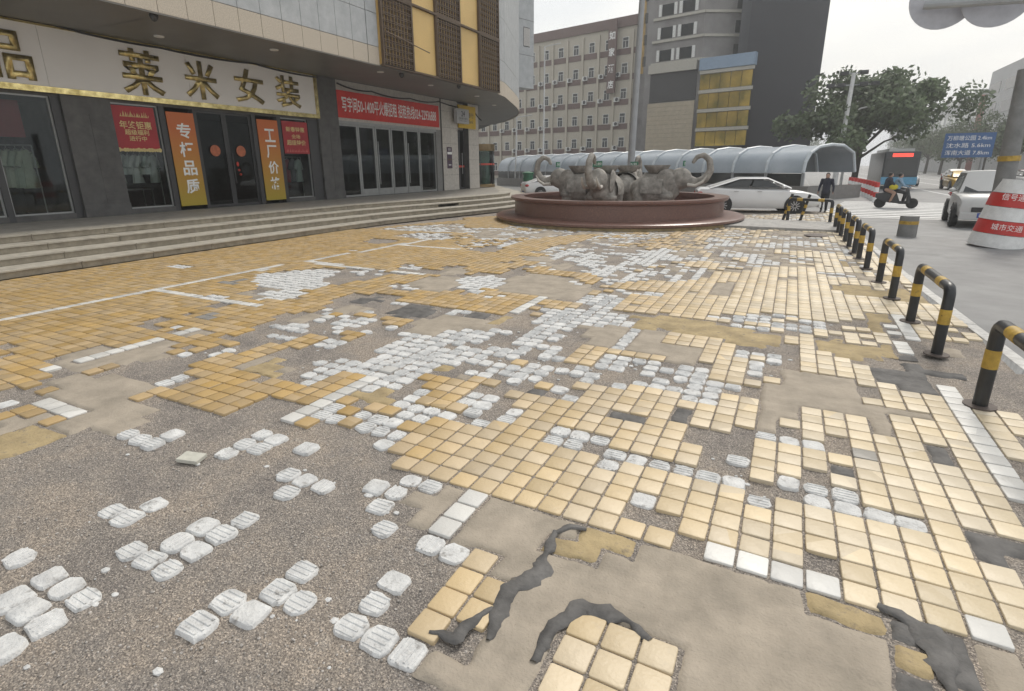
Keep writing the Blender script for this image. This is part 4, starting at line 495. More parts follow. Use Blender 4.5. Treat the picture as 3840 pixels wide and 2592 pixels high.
def build_dirt():
    b = MB(); idx = {}
    def vert(i, j, k, far):
        key = (i, j, k)
        if key in idx: return idx[key]
        x = OX+(C0+i/k)*GU; y = OY+(R0+j/k)*GV; c, r = i/k-.5, j/k-.5
        z = 0; w = 0
        for dc in (0, 1):
            for dr in (0, 1):
                cc, rr_ = math.floor(c)+dc, math.floor(r)+dr; ww = (1-abs(c-cc))*(1-abs(r-rr_)); z += ww*SURF[st(cc, rr_)]; w += ww
        z = z/w; dd = min(1, max(0, (-.013-z)/.02))
        z += dd*(fbm(x, y, 2.2)*.011+fbm(x, y, 9, 4)*.006+(fbm(x, y, 28, 2)*.0035 if not far else 0))+fbm(x, y, .6)*.003*dd
        z = min(z, -.006)
        idx[key] = len(b.v); b.v.append((x, y, z)); return idx[key]
    for r in range(NR):
        for c in range(NC):
            if st(c, r) == '.': continue
            x, y = cellxy(c, r)
            if not in_view(x, y, .5): continue
            d = hypot(x, y); k = 6 if d < 6 else 3 if d < 11 else 2 if d < 18 else 1
            nb = [st(c+i, r+j) for i in (-1, 0, 1) for j in (-1, 0, 1)]
            if all(q in 'YPG' for q in nb): k = 1
            for i in range(k):
                for j in range(k):
                    b.f.append((vert(c*k+i, r*k+j, k, d > 9), vert(c*k+i+1, r*k+j, k, d > 9), vert(c*k+i+1, r*k+j+1, k, d > 9), vert(c*k+i, r*k+j+1, k, d > 9))); b.mi.append(0)
    o = b.build('pavement', m_dirt); shade(o.data, 80); tag(o, 'broken tiled plaza pavement', None, None, 'structure'); return o
pave = build_dirt()
# a sheet below it closes the small steps between finer and coarser parts of the bed
bed = MB(); bed.quad((-14.3, .1, -.058), (2.0, .1, -.058), (1.7, 26, -.058), (-14.3, 30, -.058)); bed.build('bedding_sand', m_dirt, pave)
def rr_poly(a, b_, rad, n=3, jit=0., rnd=None):
    P = []
    for sx, sy, a0 in ((1, 1, 0), (-1, 1, 90), (-1, -1, 180), (1, -1, 270)):
        for k in range(n):
            t = radians(a0+90*k/(n-1)); P.append((sx*(a/2-rad)+rad*cos(t)+(rnd.uniform(-jit, jit) if rnd else 0), sy*(b_/2-rad)+rad*sin(t)+(rnd.uniform(-jit, jit) if rnd else 0)))
    return P
def tile_shape(b, mtx, n=3, hi=True):
    tw, tl = GU-.0135, GV-.0105
    lay = [(tw, tl, .011, -.03), (tw, tl, .011, -.0045), (tw-.003, tl-.003, .010, -.0013), (tw-.009, tl-.009, .008, 0)] if hi else [(tw, tl, .009, -.022), (tw, tl, .009, -.003), (tw-.007, tl-.007, .007, 0)]
    R = [[mtx @ Vector((x, y, z)) for x, y in rr_poly(w, h, r, n)] for w, h, r, z in lay]; b.rings(R)
def cell_mtx(c, r, rnd, lo=1.):
    x, y = cellxy(c, r); u = fbm(x, y, .55)
    z = -.001+.004*u+rnd.uniform(-.0016, .0016)
    if rnd.random() < .05: z -= rnd.uniform(.002, .006)
    return Matrix.Translation((x+rnd.uniform(-.0016, .0016), y+rnd.uniform(-.0016, .0016), z)) @ Matrix.Rotation(rnd.gauss(0, .011), 4, 'Z') @ Matrix.Rotation(rnd.gauss(0, .006), 4, 'X') @ Matrix.Rotation(rnd.gauss(0, .006), 4, 'Y')
rnd = random.Random(3)
tiles = [(hypot(*cellxy(c, r)), c, r, st(c, r)) for r in range(NR) for c in range(NC) if st(c, r) in 'YPG' and in_view(*cellxy(c, r), .09)]
tiles.sort()
tb = MB(); tile_shape(tb, Matrix(), 3); tmeshes = {}
for ch, m in (('Y', m_tile), ('P', m_white), ('G', m_grey)):
    me = tb.mesh('paving_tile', m); shade(me, 50); tmeshes[ch] = me
rest = MB()
for k, (d, c, r, ch) in enumerate(tiles):
    mt = cell_mtx(c, r, rnd)
    if k < 300:
        o = link('paving_tile', tmeshes[ch], pave); o.matrix_local = mt
    else:
        rest.cur = 'YPG'.index(ch); tile_shape(rest, mt, 3 if d < 9 else 2, d < 9)
o = rest.build('paving_tile_field', [m_tile, m_white, m_grey], pave); shade(o.data, 50); tag(o, kind='stuff')
# mortar pads left where tiles have gone
def pad_shape(b, x, y, rnd, detail):
    a0 = GU*rnd.uniform(.8, .98); b0 = GV*rnd.uniform(.8, .98); n = 4 if detail else 3
    P = rr_poly(a0, b0, rnd.uniform(.03, .055), n); rot = rnd.gauss(0, .08); ca, sa = cos(rot), sin(rot); base = []
    for px, py in P:
        f = 1+rnd.uniform(-.09, .05); base.append((x+(px*ca-py*sa)*f, y+(px*sa+py*ca)*f))
    h = rnd.uniform(-.019, -.009); ridge = rnd.random() < .62; ax = rnd.random() < .25
    def zz(px, py, t):
        q = (px-x) if ax else (py-y); z = h+.0025*fbm(px, py, 30, 2)
        return z
    R = []
    for s, z in ((1.08, -.045), (1.02, h-.006), (.95, h)): R.append([(x+(p[0]-x)*s, y+(p[1]-y)*s, z if s > .99 else zz(*p, s)) for p in base])
    b.rings(R)
    if detail and ridge:     # trowel ribs
        k = 4
        for i in range(k):
            q = (i-(k-1)/2)*GU*.19; w = GU*rnd.uniform(.3, .4); e = GU*.055
            c0 = (x+q, y-w), (x+q, y+w); 
            if not ax: c0 = (x-w, y+q), (x+w, y+q)
            (ax0, ay0), (ax1, ay1) = c0; dx, dy = (e, 0) if ax else (0, e)
            ww = rnd.uniform(.7, 1)
            b.quad((ax0-dx*ww, ay0-dy*ww, h-.002), (ax1-dx*ww, ay1-dy*ww, h-.002), (ax1-dx*.4, ay1-dy*.4, h+.0045), (ax0-dx*.4, ay0-dy*.4, h+.0045)) if not ax else b.quad((ax0-dx*ww, ay0, h-.002), (ax0-dx*.4, ay0, h+.0045), (ax1-dx*.4, ay1, h+.0045), (ax1-dx*ww, ay1, h-.002))
            b.quad((ax0-dx*.4, ay0-dy*.4, h+.0045), (ax1-dx*.4, ay1-dy*.4, h+.0045), (ax1+dx*.4, ay1+dy*.4, h+.0045), (ax0+dx*.4, ay0+dy*.4, h+.0045))
            b.quad((ax0+dx*.4, ay0+dy*.4, h+.0045), (ax1+dx*.4, ay1+dy*.4, h+.0045), (ax1+dx*ww, ay1+dy*ww, h-.002), (ax0+dx*ww, ay0+dy*ww, h-.002))
pads = sorted((hypot(*cellxy(c, r)), c, r) for r in range(NR) for c in range(NC) if st(c, r) == 'W' and in_view(*cellxy(c, r), .09))
rest = MB()
for k, (d, c, r) in enumerate(pads):
    x, y = cellxy(c, r)
    if k < 300:
        b = MB(); pad_shape(b, x, y, rnd, True); o = b.build('mortar_pad', m_mortar, pave); shade(o.data, 45)
    else: pad_shape(rest, x, y, rnd, d < 9)
o = rest.build('mortar_pad_field', m_mortar, pave); shade(o.data, 45); tag(o, kind='stuff')
# crumbs of mortar at the broken edges
crumbs = MB(); frag = MB(); stones = MB()
for r in range(NR):
    for c in range(NC):
        if st(c, r) != 'D': continue
        x, y = cellxy(c, r); d = hypot(x, y)
        if d > 8.5 or not in_view(x, y, .1): continue
        nbw = sum(st(c+i, r+j) == 'W' for i, j in ((1, 0), (-1, 0), (0, 1), (0, -1)))
        for _ in range(nbw if rnd.random() < .3 else 0):
            q = rnd.uniform(.006, .03); crumbs.ico((x+rnd.uniform(-.09, .09), y+rnd.uniform(-.08, .08), -.033), q, 1, (1, rnd.uniform(.5, 1), .4))
        for _ in range(int(26*max(.12, 1-d/7))):
            q = rnd.choice((.0025, .003, .004, .004, .005, .007)); stones.ico((x+rnd.uniform(-.09, .09), y+rnd.uniform(-.085, .085), -.034+fbm(x, y, 2.2)*.011), q*rnd.uniform(.8, 1.5), 0, (1, rnd.uniform(.6, 1), rnd.uniform(.5, .9)))
tag(crumbs.build('mortar_crumb_scatter', m_mortar, pave), kind='stuff')
m_peb = M('pebble', (.26, .235, .215), .9, .5, 60, rgb2=(.4, .37, .34)); tag(stones.build('pebble_scatter', m_peb, pave), kind='stuff')
# cement and tar patches: connected areas, their old tile joints pressed into the surface
seen = set()
def component(c, r, ch):
    q = [(c, r)]; comp = []; seen.add((c, r))
    while q:
        a, b_ = q.pop(); comp.append((a, b_))
        for i, j in ((1, 0), (-1, 0), (0, 1), (0, -1)):
            k = (a+i, b_+j)
            if k not in seen and st(*k) == ch: seen.add(k); q.append(k)
    return comp
def patch(comp, ch):
    cs = set(comp); b = MB(); d0 = min(hypot(*cellxy(*k)) for k in comp); idx = {}
    N_ = 6 if d0 < 6.5 else 3
    top = {'C': -.004, 'B': -.006, 'K': -.009}[ch]
    def v(i, j):
        if (i, j) in idx: return idx[(i, j)]
        c, r = i/N_, j/N_; x = OX+(C0+c)*GU; y = OY+(R0+r)*GV
        fc, fr = c-round(c), r-round(r)
        edge = False
        for a in {math.floor(c-1e-6), math.floor(c+1e-6)}:
            for e in {math.floor(r-1e-6), math.floor(r+1e-6)}:
                if (a, e) not in cs: edge = True
        z = top+fbm(x, y, .55)*.004+fbm(x, y, 6, 3)*.0022
        if ch != 'K':
            if min(abs(fc), abs(fr)) < 1e-6: z -= .0055*max(0, .45+fbm(x, y, 1.7)*1.1)+.0015
        jx = jy = 0
        if edge: z = -.03; 
        w = .5 if edge else .3
        jx = fbm(x+9, y, 4.5)*.035*w*(2.2 if ch != 'C' else 1.5); jy = fbm(x, y+9, 4.5)*.035*w*(2.2 if ch != 'C' else 1.5)
        idx[(i, j)] = len(b.v); b.v.append((x+jx, y+jy, z)); return idx[(i, j)]
    for c, r in comp:
        for i in range(N_):
            for j in range(N_): b.f.append((v(c*N_+i, r*N_+j), v(c*N_+i+1, r*N_+j), v(c*N_+i+1, r*N_+j+1), v(c*N_+i, r*N_+j+1))); b.mi.append(0)
    return b
small = {'C': MB(), 'B': MB(), 'K': MB()}
PM = {'C': m_cement, 'B': m_ochre, 'K': m_tar}; PN = {'C': 'cement_patch', 'B': 'ochre_cement_patch', 'K': 'tar_patch'}
for r in range(NR):
    for c in range(NC):
        ch = st(c, r)
        if ch in 'CBK' and (c, r) not in seen:
            comp = component(c, r, ch)
            if not any(in_view(*cellxy(*k), .12) for k in comp): continue
            b = patch(comp, ch)
            if len(comp) >= 4 or hypot(*cellxy(c, r)) < 7: o = b.build(PN[ch], PM[ch], pave); shade(o.data, 60)
            else:
                t = small[ch]; off = len(t.v); t.v += b.v; t.f += [tuple(q+off for q in f) for f in b.f]; t.mi += b.mi
for ch, b in small.items():
    if b.f: o = b.build(PN[ch]+'_scatter', PM[ch], pave); shade(o.data, 60); tag(o, kind='stuff')
# tar smears run over the joints of the near cement slab
def smear(pts, w, name='tar_smear'):
    b = MB(); P = [at(x, y) for x, y in pts]; n = len(P); Lp = []; Rp = []
    # resample
    Q = []
    for i in range(n-1):
        for k in range(6): Q.append(P[i].lerp(P[i+1], k/6))
    Q.append(P[-1])
    R = []
    for i, p in enumerate(Q):
        d = (Q[min(i+1, len(Q)-1)]-Q[max(i-1, 0)]).normalized(); nn = Vector((-d.y, d.x, 0)); t = i/(len(Q)-1); ww = w*(.25+.75*sin(pi*min(1, max(0, t*.94+.03))))
        wl = ww*(1+.9*fbm(p.x, p.y, 11)); wr = ww*(1+.9*fbm(p.x+5, p.y, 11))
        R.append([p-nn*wr+Vector((0, 0, -.008)), p-nn*wr*.75+Vector((0, 0, .004)), p+Vector((0, 0, .007+.004*fbm(p.x, p.y, 9))), p+nn*wl*.75+Vector((0, 0, .004)), p+nn*wl+Vector((0, 0, -.008))])
    b.rings(R, cap=False, closed=False); o = b.build(name, m_tar, pave); shade(o.data, 70)
smear([(2080, 1990), (2060, 2060), (2030, 2120), (1960, 2190), (1890, 2240), (1860, 2330), (1830, 2400)], .055)
smear([(2080, 2000), (2140, 1975), (2200, 1985)], .03)
smear([(2000, 2480), (2040, 2400), (2110, 2310), (2190, 2270), (2300, 2300), (2380, 2340), (2440, 2400)], .05)
smear([(1610, 2370), (1700, 2390), (1760, 2330), (1850, 2280)], .035)
smear([(3290, 2270), (3420, 2330), (3520, 2400), (3560, 2520), (3580, 2640)], .06)
# loose things lying on the ground
b = MB(); b.box(-.085, -.055, 0, .085, .055, .03); o = b.build('loose_tile', M('pale_stone', (.5, .49, .43), .7, .1, 20), bevel=.004); p = at(718, 1712); o.location = (p.x, p.y, -.026); o.rotation_euler = (.05, .04, .3)
tag(o, 'pale grey loose tile lying on the bare gravel', 'tile')
p = at(2420*0+3060, 884)
b = MB(); b.lathe([(.32, -.02), (.33, .012), (.3, .02), (.0, .022)], 20); o = b.build('drain_cover', M('rusty_iron', (.09, .07, .06), .7, .3, 20), smooth=40); o.location = (p.x, p.y, .003); tag(o, 'small dark round cover in the paving near the far bollards', 'manhole cover')
# ================================================================ road, kerb, far ground
m_asph = M('asphalt', (.17, .17, .172), .62, .14, 1.1, bump=.5, bscale=120, rgb2=(.205, .205, .205), spec=.45, dirt=((.12, .12, .122), .35, .55))
ZR = -.06
b = MB(); n = 40
b.quad((-160, 24.8, ZR-.03), (1.6, 24.8, ZR-.03), (1.6, 700, ZR-.03), (-160, 700, ZR-.03)); b.quad((-160, -40, ZR-.03), (-13.4, -40, ZR-.03), (-13.4, 24.8, ZR-.03), (-160, 24.8, ZR-.03))
o = b.build('forecourt_ground', M('forecourt_paving', (.2, .198, .19), .65, .12, .8, bump=.3, bscale=40, rgb2=(.25, .245, .235))); tag(o, kind='structure')
kerb_line = [(2.62, -2), (2.55, 0), (2.42, 5), (2.36, 7.07), (2.22, 9.5), (2.15, 10.93), (2.07, 12.7), (1.98, 16.2), (1.80, 21), (1.65, 25.2)]
b = MB(); pl = [(x+.13, y) for x, y in kerb_line]
for i in range(len(pl)-1): b.quad((pl[i][0], pl[i][1], ZR), (60, pl[i][1], ZR), (60, pl[i+1][1], ZR), (pl[i+1][0], pl[i+1][1], ZR))
b.quad((1.6, 25.2, ZR), (60, 25.2, ZR), (60, 700, ZR), (1.6, 700, ZR)); b.quad((-30, 25.2, ZR-.006), (1.6, 25.2, ZR-.006), (1.6, 33, ZR-.006), (-30, 33, ZR-.006))
road = b.build('road', m_asph); tag(road, kind='structure')
m_kerb = M('kerb_granite', (.47, .46, .44), .75, .15, 12, bump=.3, rgb2=(.55, .54, .52), dirt=((.25, .24, .22), 4, .6))
kerb = MB(); kerb.box(-13.0, 25.1, -.1, 1.7, 25.2, -.055); kerb = kerb.build('kerb', m_kerb); tag(kerb, kind='structure')
tot = [0]; seg = []
for i in range(len(kerb_line)-1): seg.append(hypot(kerb_line[i+1][0]-kerb_line[i][0], kerb_line[i+1][1]-kerb_line[i][1]))
def on_line(line, s):
    for i in range(len(line)-1):
        l_ = hypot(line[i+1][0]-line[i][0], line[i+1][1]-line[i][1])
        if s <= l_ or i == len(line)-2: t = s/l_; return Vector((line[i][0]+(line[i+1][0]-line[i][0])*t, line[i][1]+(line[i+1][1]-line[i][1])*t, 0)), atan2(line[i+1][1]-line[i][1], line[i+1][0]-line[i][0])
        s -= l_
s = 0
while s < sum(seg)-.9:
    p, a = on_line(kerb_line, s+.45); b = MB(); b.box(-.445, -.14, -.12, .445, 0, 0); o = b.build('kerb_stone', m_kerb, kerb, bevel=.008); o.location = (p.x, p.y, -.004+rnd.uniform(-.006, .006)); o.rotation_euler = (0, 0, a+rnd.gauss(0, .01)); s += .9
m_line = M('road_paint', (.62, .62, .61), .6, .12, 3, rgb2=(.7, .7, .69), dirt=((.3, .3, .3), 5, .6))
# zebra crossing: stripes along the street, the crossing runs across it
for i in range(11):
    y0 = 26.9+i*1.0; x0 = 1.2+i*.16; x1 = 9.2+i*.1
    b = MB(); b.quad((x0, y0, ZR+.005), (x1, y0-.25, ZR+.005), (x1, y0+.2, ZR+.005), (x0, y0+.45, ZR+.005)); b.build('zebra_stripe', m_line, road)
for (x0, y0, x1, y1, w_) in ((2.4, 26.3, 16, 26.0, .3), (7.2, 3, 7.2, 23, .14), (13, 40, 13, 160, .15), (16.5, 40, 16.5, 160, .15), (9.6, 40, 9.6, 160, .15), (20, 44, 20, 200, .15)):
    d = Vector((x1-x0, y1-y0, 0)).normalized(); q = Vector((-d.y, d.x, 0))*w_/2; a, e = Vector((x0, y0, ZR+.006)), Vector((x1, y1, ZR+.006)); b = MB(); b.quad(a-q, e-q, e+q, a+q); b.build('lane_line', m_line, road)
# low raised slab and its paving beyond the tiles
b = MB(); b.prism([(-2.15, 19.75), (1.45, 19.5), (1.5, 22.3), (-1.9, 22.5)], -.05, .07); o = b.build('raised_slab', M('slab_stone', (.26, .25, .24), .7, .15, 5, bump=.3, rgb2=(.34, .33, .31)), bevel=.012); tag(o, kind='structure')
# ================================================================ steps in front of the shops
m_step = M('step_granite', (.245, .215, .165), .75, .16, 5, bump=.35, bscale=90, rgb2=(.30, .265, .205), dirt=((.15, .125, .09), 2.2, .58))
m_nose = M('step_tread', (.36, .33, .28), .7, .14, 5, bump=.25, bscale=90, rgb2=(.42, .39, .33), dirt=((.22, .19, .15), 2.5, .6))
base_line = [(-15.35, -6), (-15.35, 12), (-15.25, 16), (-14.75, 19), (-14.2, 21.5), (-13.85, 24), (-13.75, 26), (-13.95, 27.3), (-14.6, 28.6), (-15.7, 30.6), (-17.2, 33), (-19.4, 36.2), (-22, 39)]
def offset(line, d):
    o = []
    for i, (x, y) in enumerate(line):
        a, b = line[max(0, i-1)], line[min(len(line)-1, i+1)]; t = Vector((b[0]-a[0], b[1]-a[1])).normalized(); o.append((x+t.y*d, y-t.x*d))
    return o
steps = MB(); core = [(x-.05, y) for x, y in base_line]
steps.prism([(-25, -6)]+core+[(-25, 39)], -.05, .60); steps = steps.build('stone_steps', m_step); tag(steps, 'four worn granite steps running up to the shop terrace', 'steps')
def along(line, step):
    P = [Vector((x, y, 0)) for x, y in line]; out_ = []; i = 0
    for k in range(len(P)-1):
        n = max(1, round((P[k+1]-P[k]).length/step))
        for q in range(n): out_.append((P[k].lerp(P[k+1], q/n), P[k].lerp(P[k+1], (q+1)/n)))
    return out_
rnd = random.Random(8)
for lev, (d, zt) in enumerate(((0, .64), (.64, .48), (1.28, .32), (1.93, .16))):
    ln = offset(base_line, d); ln = [(x, y) for x, y in ln]
    for a, e in along(ln, 1.45):
        if a.y < -1 or a.y > 36.5: continue
        if not (in_view(a.x, a.y, 1.2) or in_view(e.x, e.y, 1.2)): continue
        t = (e-a); Ln = t.length; ang = atan2(t.y, t.x); c = (a+e)/2
        if lev == 1 and 20.4 < c.y < 21.6: jz = 1
        else: jz = 0
        b = MB(); g = .004
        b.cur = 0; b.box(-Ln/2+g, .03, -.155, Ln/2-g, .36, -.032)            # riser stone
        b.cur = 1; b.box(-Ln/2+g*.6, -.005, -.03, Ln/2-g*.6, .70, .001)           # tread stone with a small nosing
        if jz: b = MB(); b.cur = 1; b.box(-Ln/2+g*.6, -.005, -.03, Ln/2-g*.6, .70, .001)
        o = b.build('step_stone', [m_step, m_nose], steps, bevel=.006); o.location = (c.x, c.y, zt+rnd.uniform(-.004, .003)); o.rotation_euler = (rnd.gauss(0, .004), rnd.gauss(0, .002), ang)
m_land = M('terrace_stone', (.27, .25, .22), .6, .12, 3, rgb2=(.33, .31, .275), dirt=((.17, .15, .13), 1.4, .6))
b = MB(); ins = offset(base_line, -.6)
b.prism([(-25, -6)]+ins+[(-25, 39)], .6, .636); b.build('terrace_paving', m_land, steps)
# ================================================================ the shop building
XF = -19.1
m_clad = M('blue_grey_panel', (.36, .375, .38), .55, .08, 2.5, rgb2=(.42, .43, .435), bump=.1, bscale=30, dirt=((.27, .275, .27), .9, .62))
m_gran = M('beige_granite', (.42, .365, .29), .65, .1, 30, rgb2=(.52, .455, .37), bump=.15, bscale=120)
m_sof = M('soffit_metal', (.155, .148, .135), .5, .06, .8, rgb2=(.175, .168, .155))
m_dkst = M('charcoal_stone', (.07, .068, .066), .55, .14, 3, rgb2=(.095, .092, .088))
m_frame = M('dark_frame', (.045, .045, .047), .45, .1, 5)
m_alu = M('aluminium', (.33, .335, .33), .4, .1, 4, metal=.4)
m_gold = M('gold_mirror', (.52, .39, .13), .22, .35, 3.5, metal=1., rgb2=(.75, .62, .3), bump=.25, bscale=14)
m_signw = M('sign_white', (.72, .69, .655), .45, .03, 1)
m_beige = M('beige_tile_wall', (.43, .40, .355), .5, .08, 6, rgb2=(.5, .465, .42), dirt=((.22, .18, .13), 1.6, .64))
m_lat = M('bronze_lattice', (.10, .065, .038), .5, .2, 8, metal=.3)
m_yel = M('ochre_panel', (.60, .405, .145), .5, .05, .7, rgb2=(.64, .44, .165))
m_int = M('dark_interior', (.035, .037, .037), .7, .25, 1.2, rgb2=(.07, .072, .07))
g_shop = glass('shop_glass', (.55, .6, .58)); g_dark = glass('door_glass', (.35, .39, .39))
shop = thing('shop_building', 'tiled shop building with lattice screens and a curved overhanging corner above the steps', 'building', (XF, 0, .64))
def part(name, b, mats, par=None, **k):
    par = par or shop; o = b.build(name, mats, None, **k); o.parent = par; o.matrix_parent_inverse = Matrix.Translation(-shop.location) if par is shop else Matrix(); return o
# interior shell behind the windows
b = MB(); b.box(XF-4.2, -4, .62, XF-4, 19.2, 4.1); b.box(XF-4.2, -4, 4.05, XF-.3, 19.2, 4.2); b.box(XF-4.2, 9.1, .62, XF-.3, 9.3, 4.1); b.box(XF-4.2, 18.7, .62, XF-.3, 18.9, 4.1); b.box(XF-4.1, -4, .6, XF-.05, 19.2, .645)
part('interior_wall', b, m_int)
b = MB(); b.box(XF-5.2, 19.5, .6, XF-5, 34, 6); b.box(XF-5.2, 34, .6, XF-1, 34.2, 6); b.box(XF-5.1, 19.5, .6, XF-.05, 34, .642); part('interior_wall', b, m_int)
# solid wall pieces along the street front (butted end to end)
def wallbox(name, y0, y1, z0, z1, m, x0=-.35, x1=0.): b = MB(); b.box(XF+x0, y0, z0, XF+x1, y1, z1); return part(name, b, m)
wallbox('wall', -6, 18.6, 4.05, 5.9, m_dkst); wallbox('wall', 19.85, 28.3, 4.15, 5.9, m_beige)
for y0, y1 in ((8.66, 8.87), (11.68, 11.86), (12.86, 12.95), (15.22, 15.40), (16.42, 16.6), (18.03, 18.58), (7.05, 7.2)): wallbox('mullion', y0, y1, .64, 4.05, m_frame, -.2, .03)
for y0, y1 in ((-6, 7.05), (7.2, 8.66), (10.2, 11.68), (16.6, 18.03)): wallbox('window_sill', y0, y1, .64, .8, m_dkst, -.25, .04)
def pane(y0, y1, z0, z1, m, x=-.08, name='shop_window', fr=.045, mf=None):
    w = part(name, MB().box(XF+x-.03, y0, z0, XF+x+.03, y0+fr, z1).box(XF+x-.03, y1-fr, z0, XF+x+.03, y1, z1).box(XF+x-.03, y0+fr, z0, XF+x+.03, y1-fr, z0+fr).box(XF+x-.03, y0+fr, z1-fr, XF+x+.03, y1-fr, z1), mf or m_alu)
    g = MB(); g.quad((XF+x, y0+fr, z0+fr), (XF+x, y1-fr, z0+fr), (XF+x, y1-fr, z1-fr), (XF+x, y0+fr, z1-fr)); g.build('pane', m, w); return w
pane(1.5, 7.05, .8, 4.05, g_shop); pane(7.2, 8.66, .8, 4.05, g_shop); pane(10.2, 11.68, .8, 4.05, g_shop); pane(16.6, 18.03, .8, 4.05, g_shop)
pane(12.95, 14.08, .66, 4.05, g_dark, name='shop_door', fr=.09, mf=m_frame); pane(14.09, 15.22, .66, 4.05, g_dark, name='shop_door', fr=.09, mf=m_frame)
for y in (13.98, 14.2): part('door_handle', MB().tube([(XF+.02, y, 1.5), (XF+.02, y, 2.6)], .02), m_frame)
def pilaster(y0, y1, z1, name='pilaster', rib=True):
    wallbox(name, y0, y1, .64, z1, m_dkst, -.35, .12)
    if rib:
        w = (y1-y0); b = MB()
        for i in range(34): z = .78+i*.085; b.box(XF+.12, y0+w*.5, z, XF+.135, y0+w*.86, z+.045)
        o = part('rib_panel', b, m_dkst)
    part('pilaster_base', MB().box(XF-.1, y0-.01, .64, XF+.15, y1+.01, 1.0), m_dkst)
pilaster(8.88, 10.18, 4.14); pilaster(18.6, 19.83, 5.89)
# entrance of the office part: four doors between side lights
wallbox('door_header', 19.85, 27.75, 4.02, 4.15, m_alu, -.2, .04); wallbox('wall', 27.75, 28.28, .64, 4.15, M('grey_stone', (.19, .187, .18), .6, .1, 4), -.3, .02)
pane(19.85, 21.2, .66, 4.02, g_dark, name='side_light', fr=.09); pane(26.2, 27.74, .66, 4.02, g_dark, name='side_light', fr=.09)
for i in range(4):
    y0 = 21.22+i*1.245; d = pane(y0, y0+1.2, .66, 4.02, g_dark, name='entrance_door', fr=.1)
    MB().box(XF-.09, y0+.1, .68, XF-.04, y0+1.1, 1.0).build('kick_plate', m_alu, d)
    yy = y0+(1.12 if i % 2 == 0 else .08); MB().tube([(XF+.03, yy, 1.2), (XF+.03, yy, 3.3)], .022).build('handle', m_alu, d)
# beige tiled piers at the bank entrance: every tile its own piece
def tiled_pier(y0, y1, ncol, x1):
    wallbox('pier', y0+.02, y1-.02, .64, 5.9, m_dkst, -.5, x1-.025)
    w = (y1-y0)/ncol; z = .64; k = 0
    while z < 5.85:
        h = min(.92, 5.88-z)
        for i in range(ncol):
            b = MB(); b.box(XF+x1-.025, y0+i*w+.006, z+.006, XF+x1, y0+(i+1)*w-.006, z+h-.006); part('wall_tile', b, m_beige, bevel=.005)
        z += .92
tiled_pier(28.3, 30.03, 2, .1); tiled_pier(31.34, 32.6, 1, .1)
z = .64
while z < 5.8:
    h = min(.92, 5.88-z); part('wall_tile', MB().box(XF-.62, 32.6, z+.006, XF+.09, 32.625, z+h-.006), m_beige, bevel=.005); z += .92
wallbox('wall', 30.03, 31.34, 4.3, 5.9, m_beige, -.5, -.3)
d = pane(30.06, 30.75, .66, 4.3, g_dark, x=-.3, name='bank_door', fr=.06, mf=m_frame); d = pane(30.77, 31.32, .66, 4.3, g_dark, x=-.3, name='bank_door', fr=.06, mf=m_frame)
part('door_stripe', MB().box(XF-.27, 30.1, 2.0, XF-.262, 31.28, 2.12), M('red_film', (.5, .05, .03), .5))
part('door_handle', MB().tube([(XF-.2, 30.95, 1.6), (XF-.2, 30.95, 2.9)], .025), m_alu)
wallbox('return_wall', 34, 40, .6, 5.9, m_dkst, -6, -5.6)
# ---- overhanging upper storeys: edge line in plan at the soffit
edge = [(-14.8, -6), (-14.8, 26.5), (-14.87, 27.7), (-15.2, 29.2), (-15.81, 30.9), (-16.44, 32.7), (-17.25, 34.9), (-18.13, 37.0), (-19.1, 38.9), (-20.2, 40.8), (-21.6, 42.7), (-23.4, 45), (-25.6, 47.5), (-28.6, 51.2), (-32, 55)]
ZS = 5.9
# soffit panels, each a piece
ys = [-4, 1, 4.6, 7.2, 9.8, 12.4, 15, 17.6, 20.2, 22.8, 25.4, 28, 30.6, 33.2, 35.8, 38.4, 41, 44, 48]
def edge_x(y):
    for (x0, y0), (x1, y1) in zip(edge, edge[1:]):
        if y0 <= y <= y1: return x0+(x1-x0)*(y-y0)/(y1-y0)
    return edge[-1][0]
rnd = random.Random(4)
for i in range(len(ys)-1):
    y0, y1 = ys[i]+.012, ys[i+1]-.012
    k = 5 if ys[i] >= 26 else 1
    inner = -19.0 if y0 < 32 else -34
    for xa, xb in ((0, .5), (.5, 1)):
        P = []
        for q in range(k+1): yy = y0+(y1-y0)*q/k; e = edge_x(yy)-.06; P.append((inner+(e-inner)*xa+(.012 if xa else 0), inner+(e-inner)*xb, yy))
        b = MB()
        z = ZS+rnd.uniform(-.004, .004)
        for q in range(k):
            b.quad((P[q][0], P[q][2], z), (P[q][1], P[q][2], z), (P[q+1][1], P[q+1][2], z), (P[q+1][0], P[q+1][2], z)); b.quad((P[q][0], P[q][2], z+.03), (P[q+1][0], P[q+1][2], z+.03), (P[q+1][1], P[q+1][2], z+.03), (P[q][1], P[q][2], z+.03))
        part('soffit_panel', b, m_sof)
b = MB(); b.prism([(-40, -6)]+[(x-.35, y) for x, y in edge]+[(-40, 55)], ZS+.06, 30); part('upper_wall', b, m_dkst)
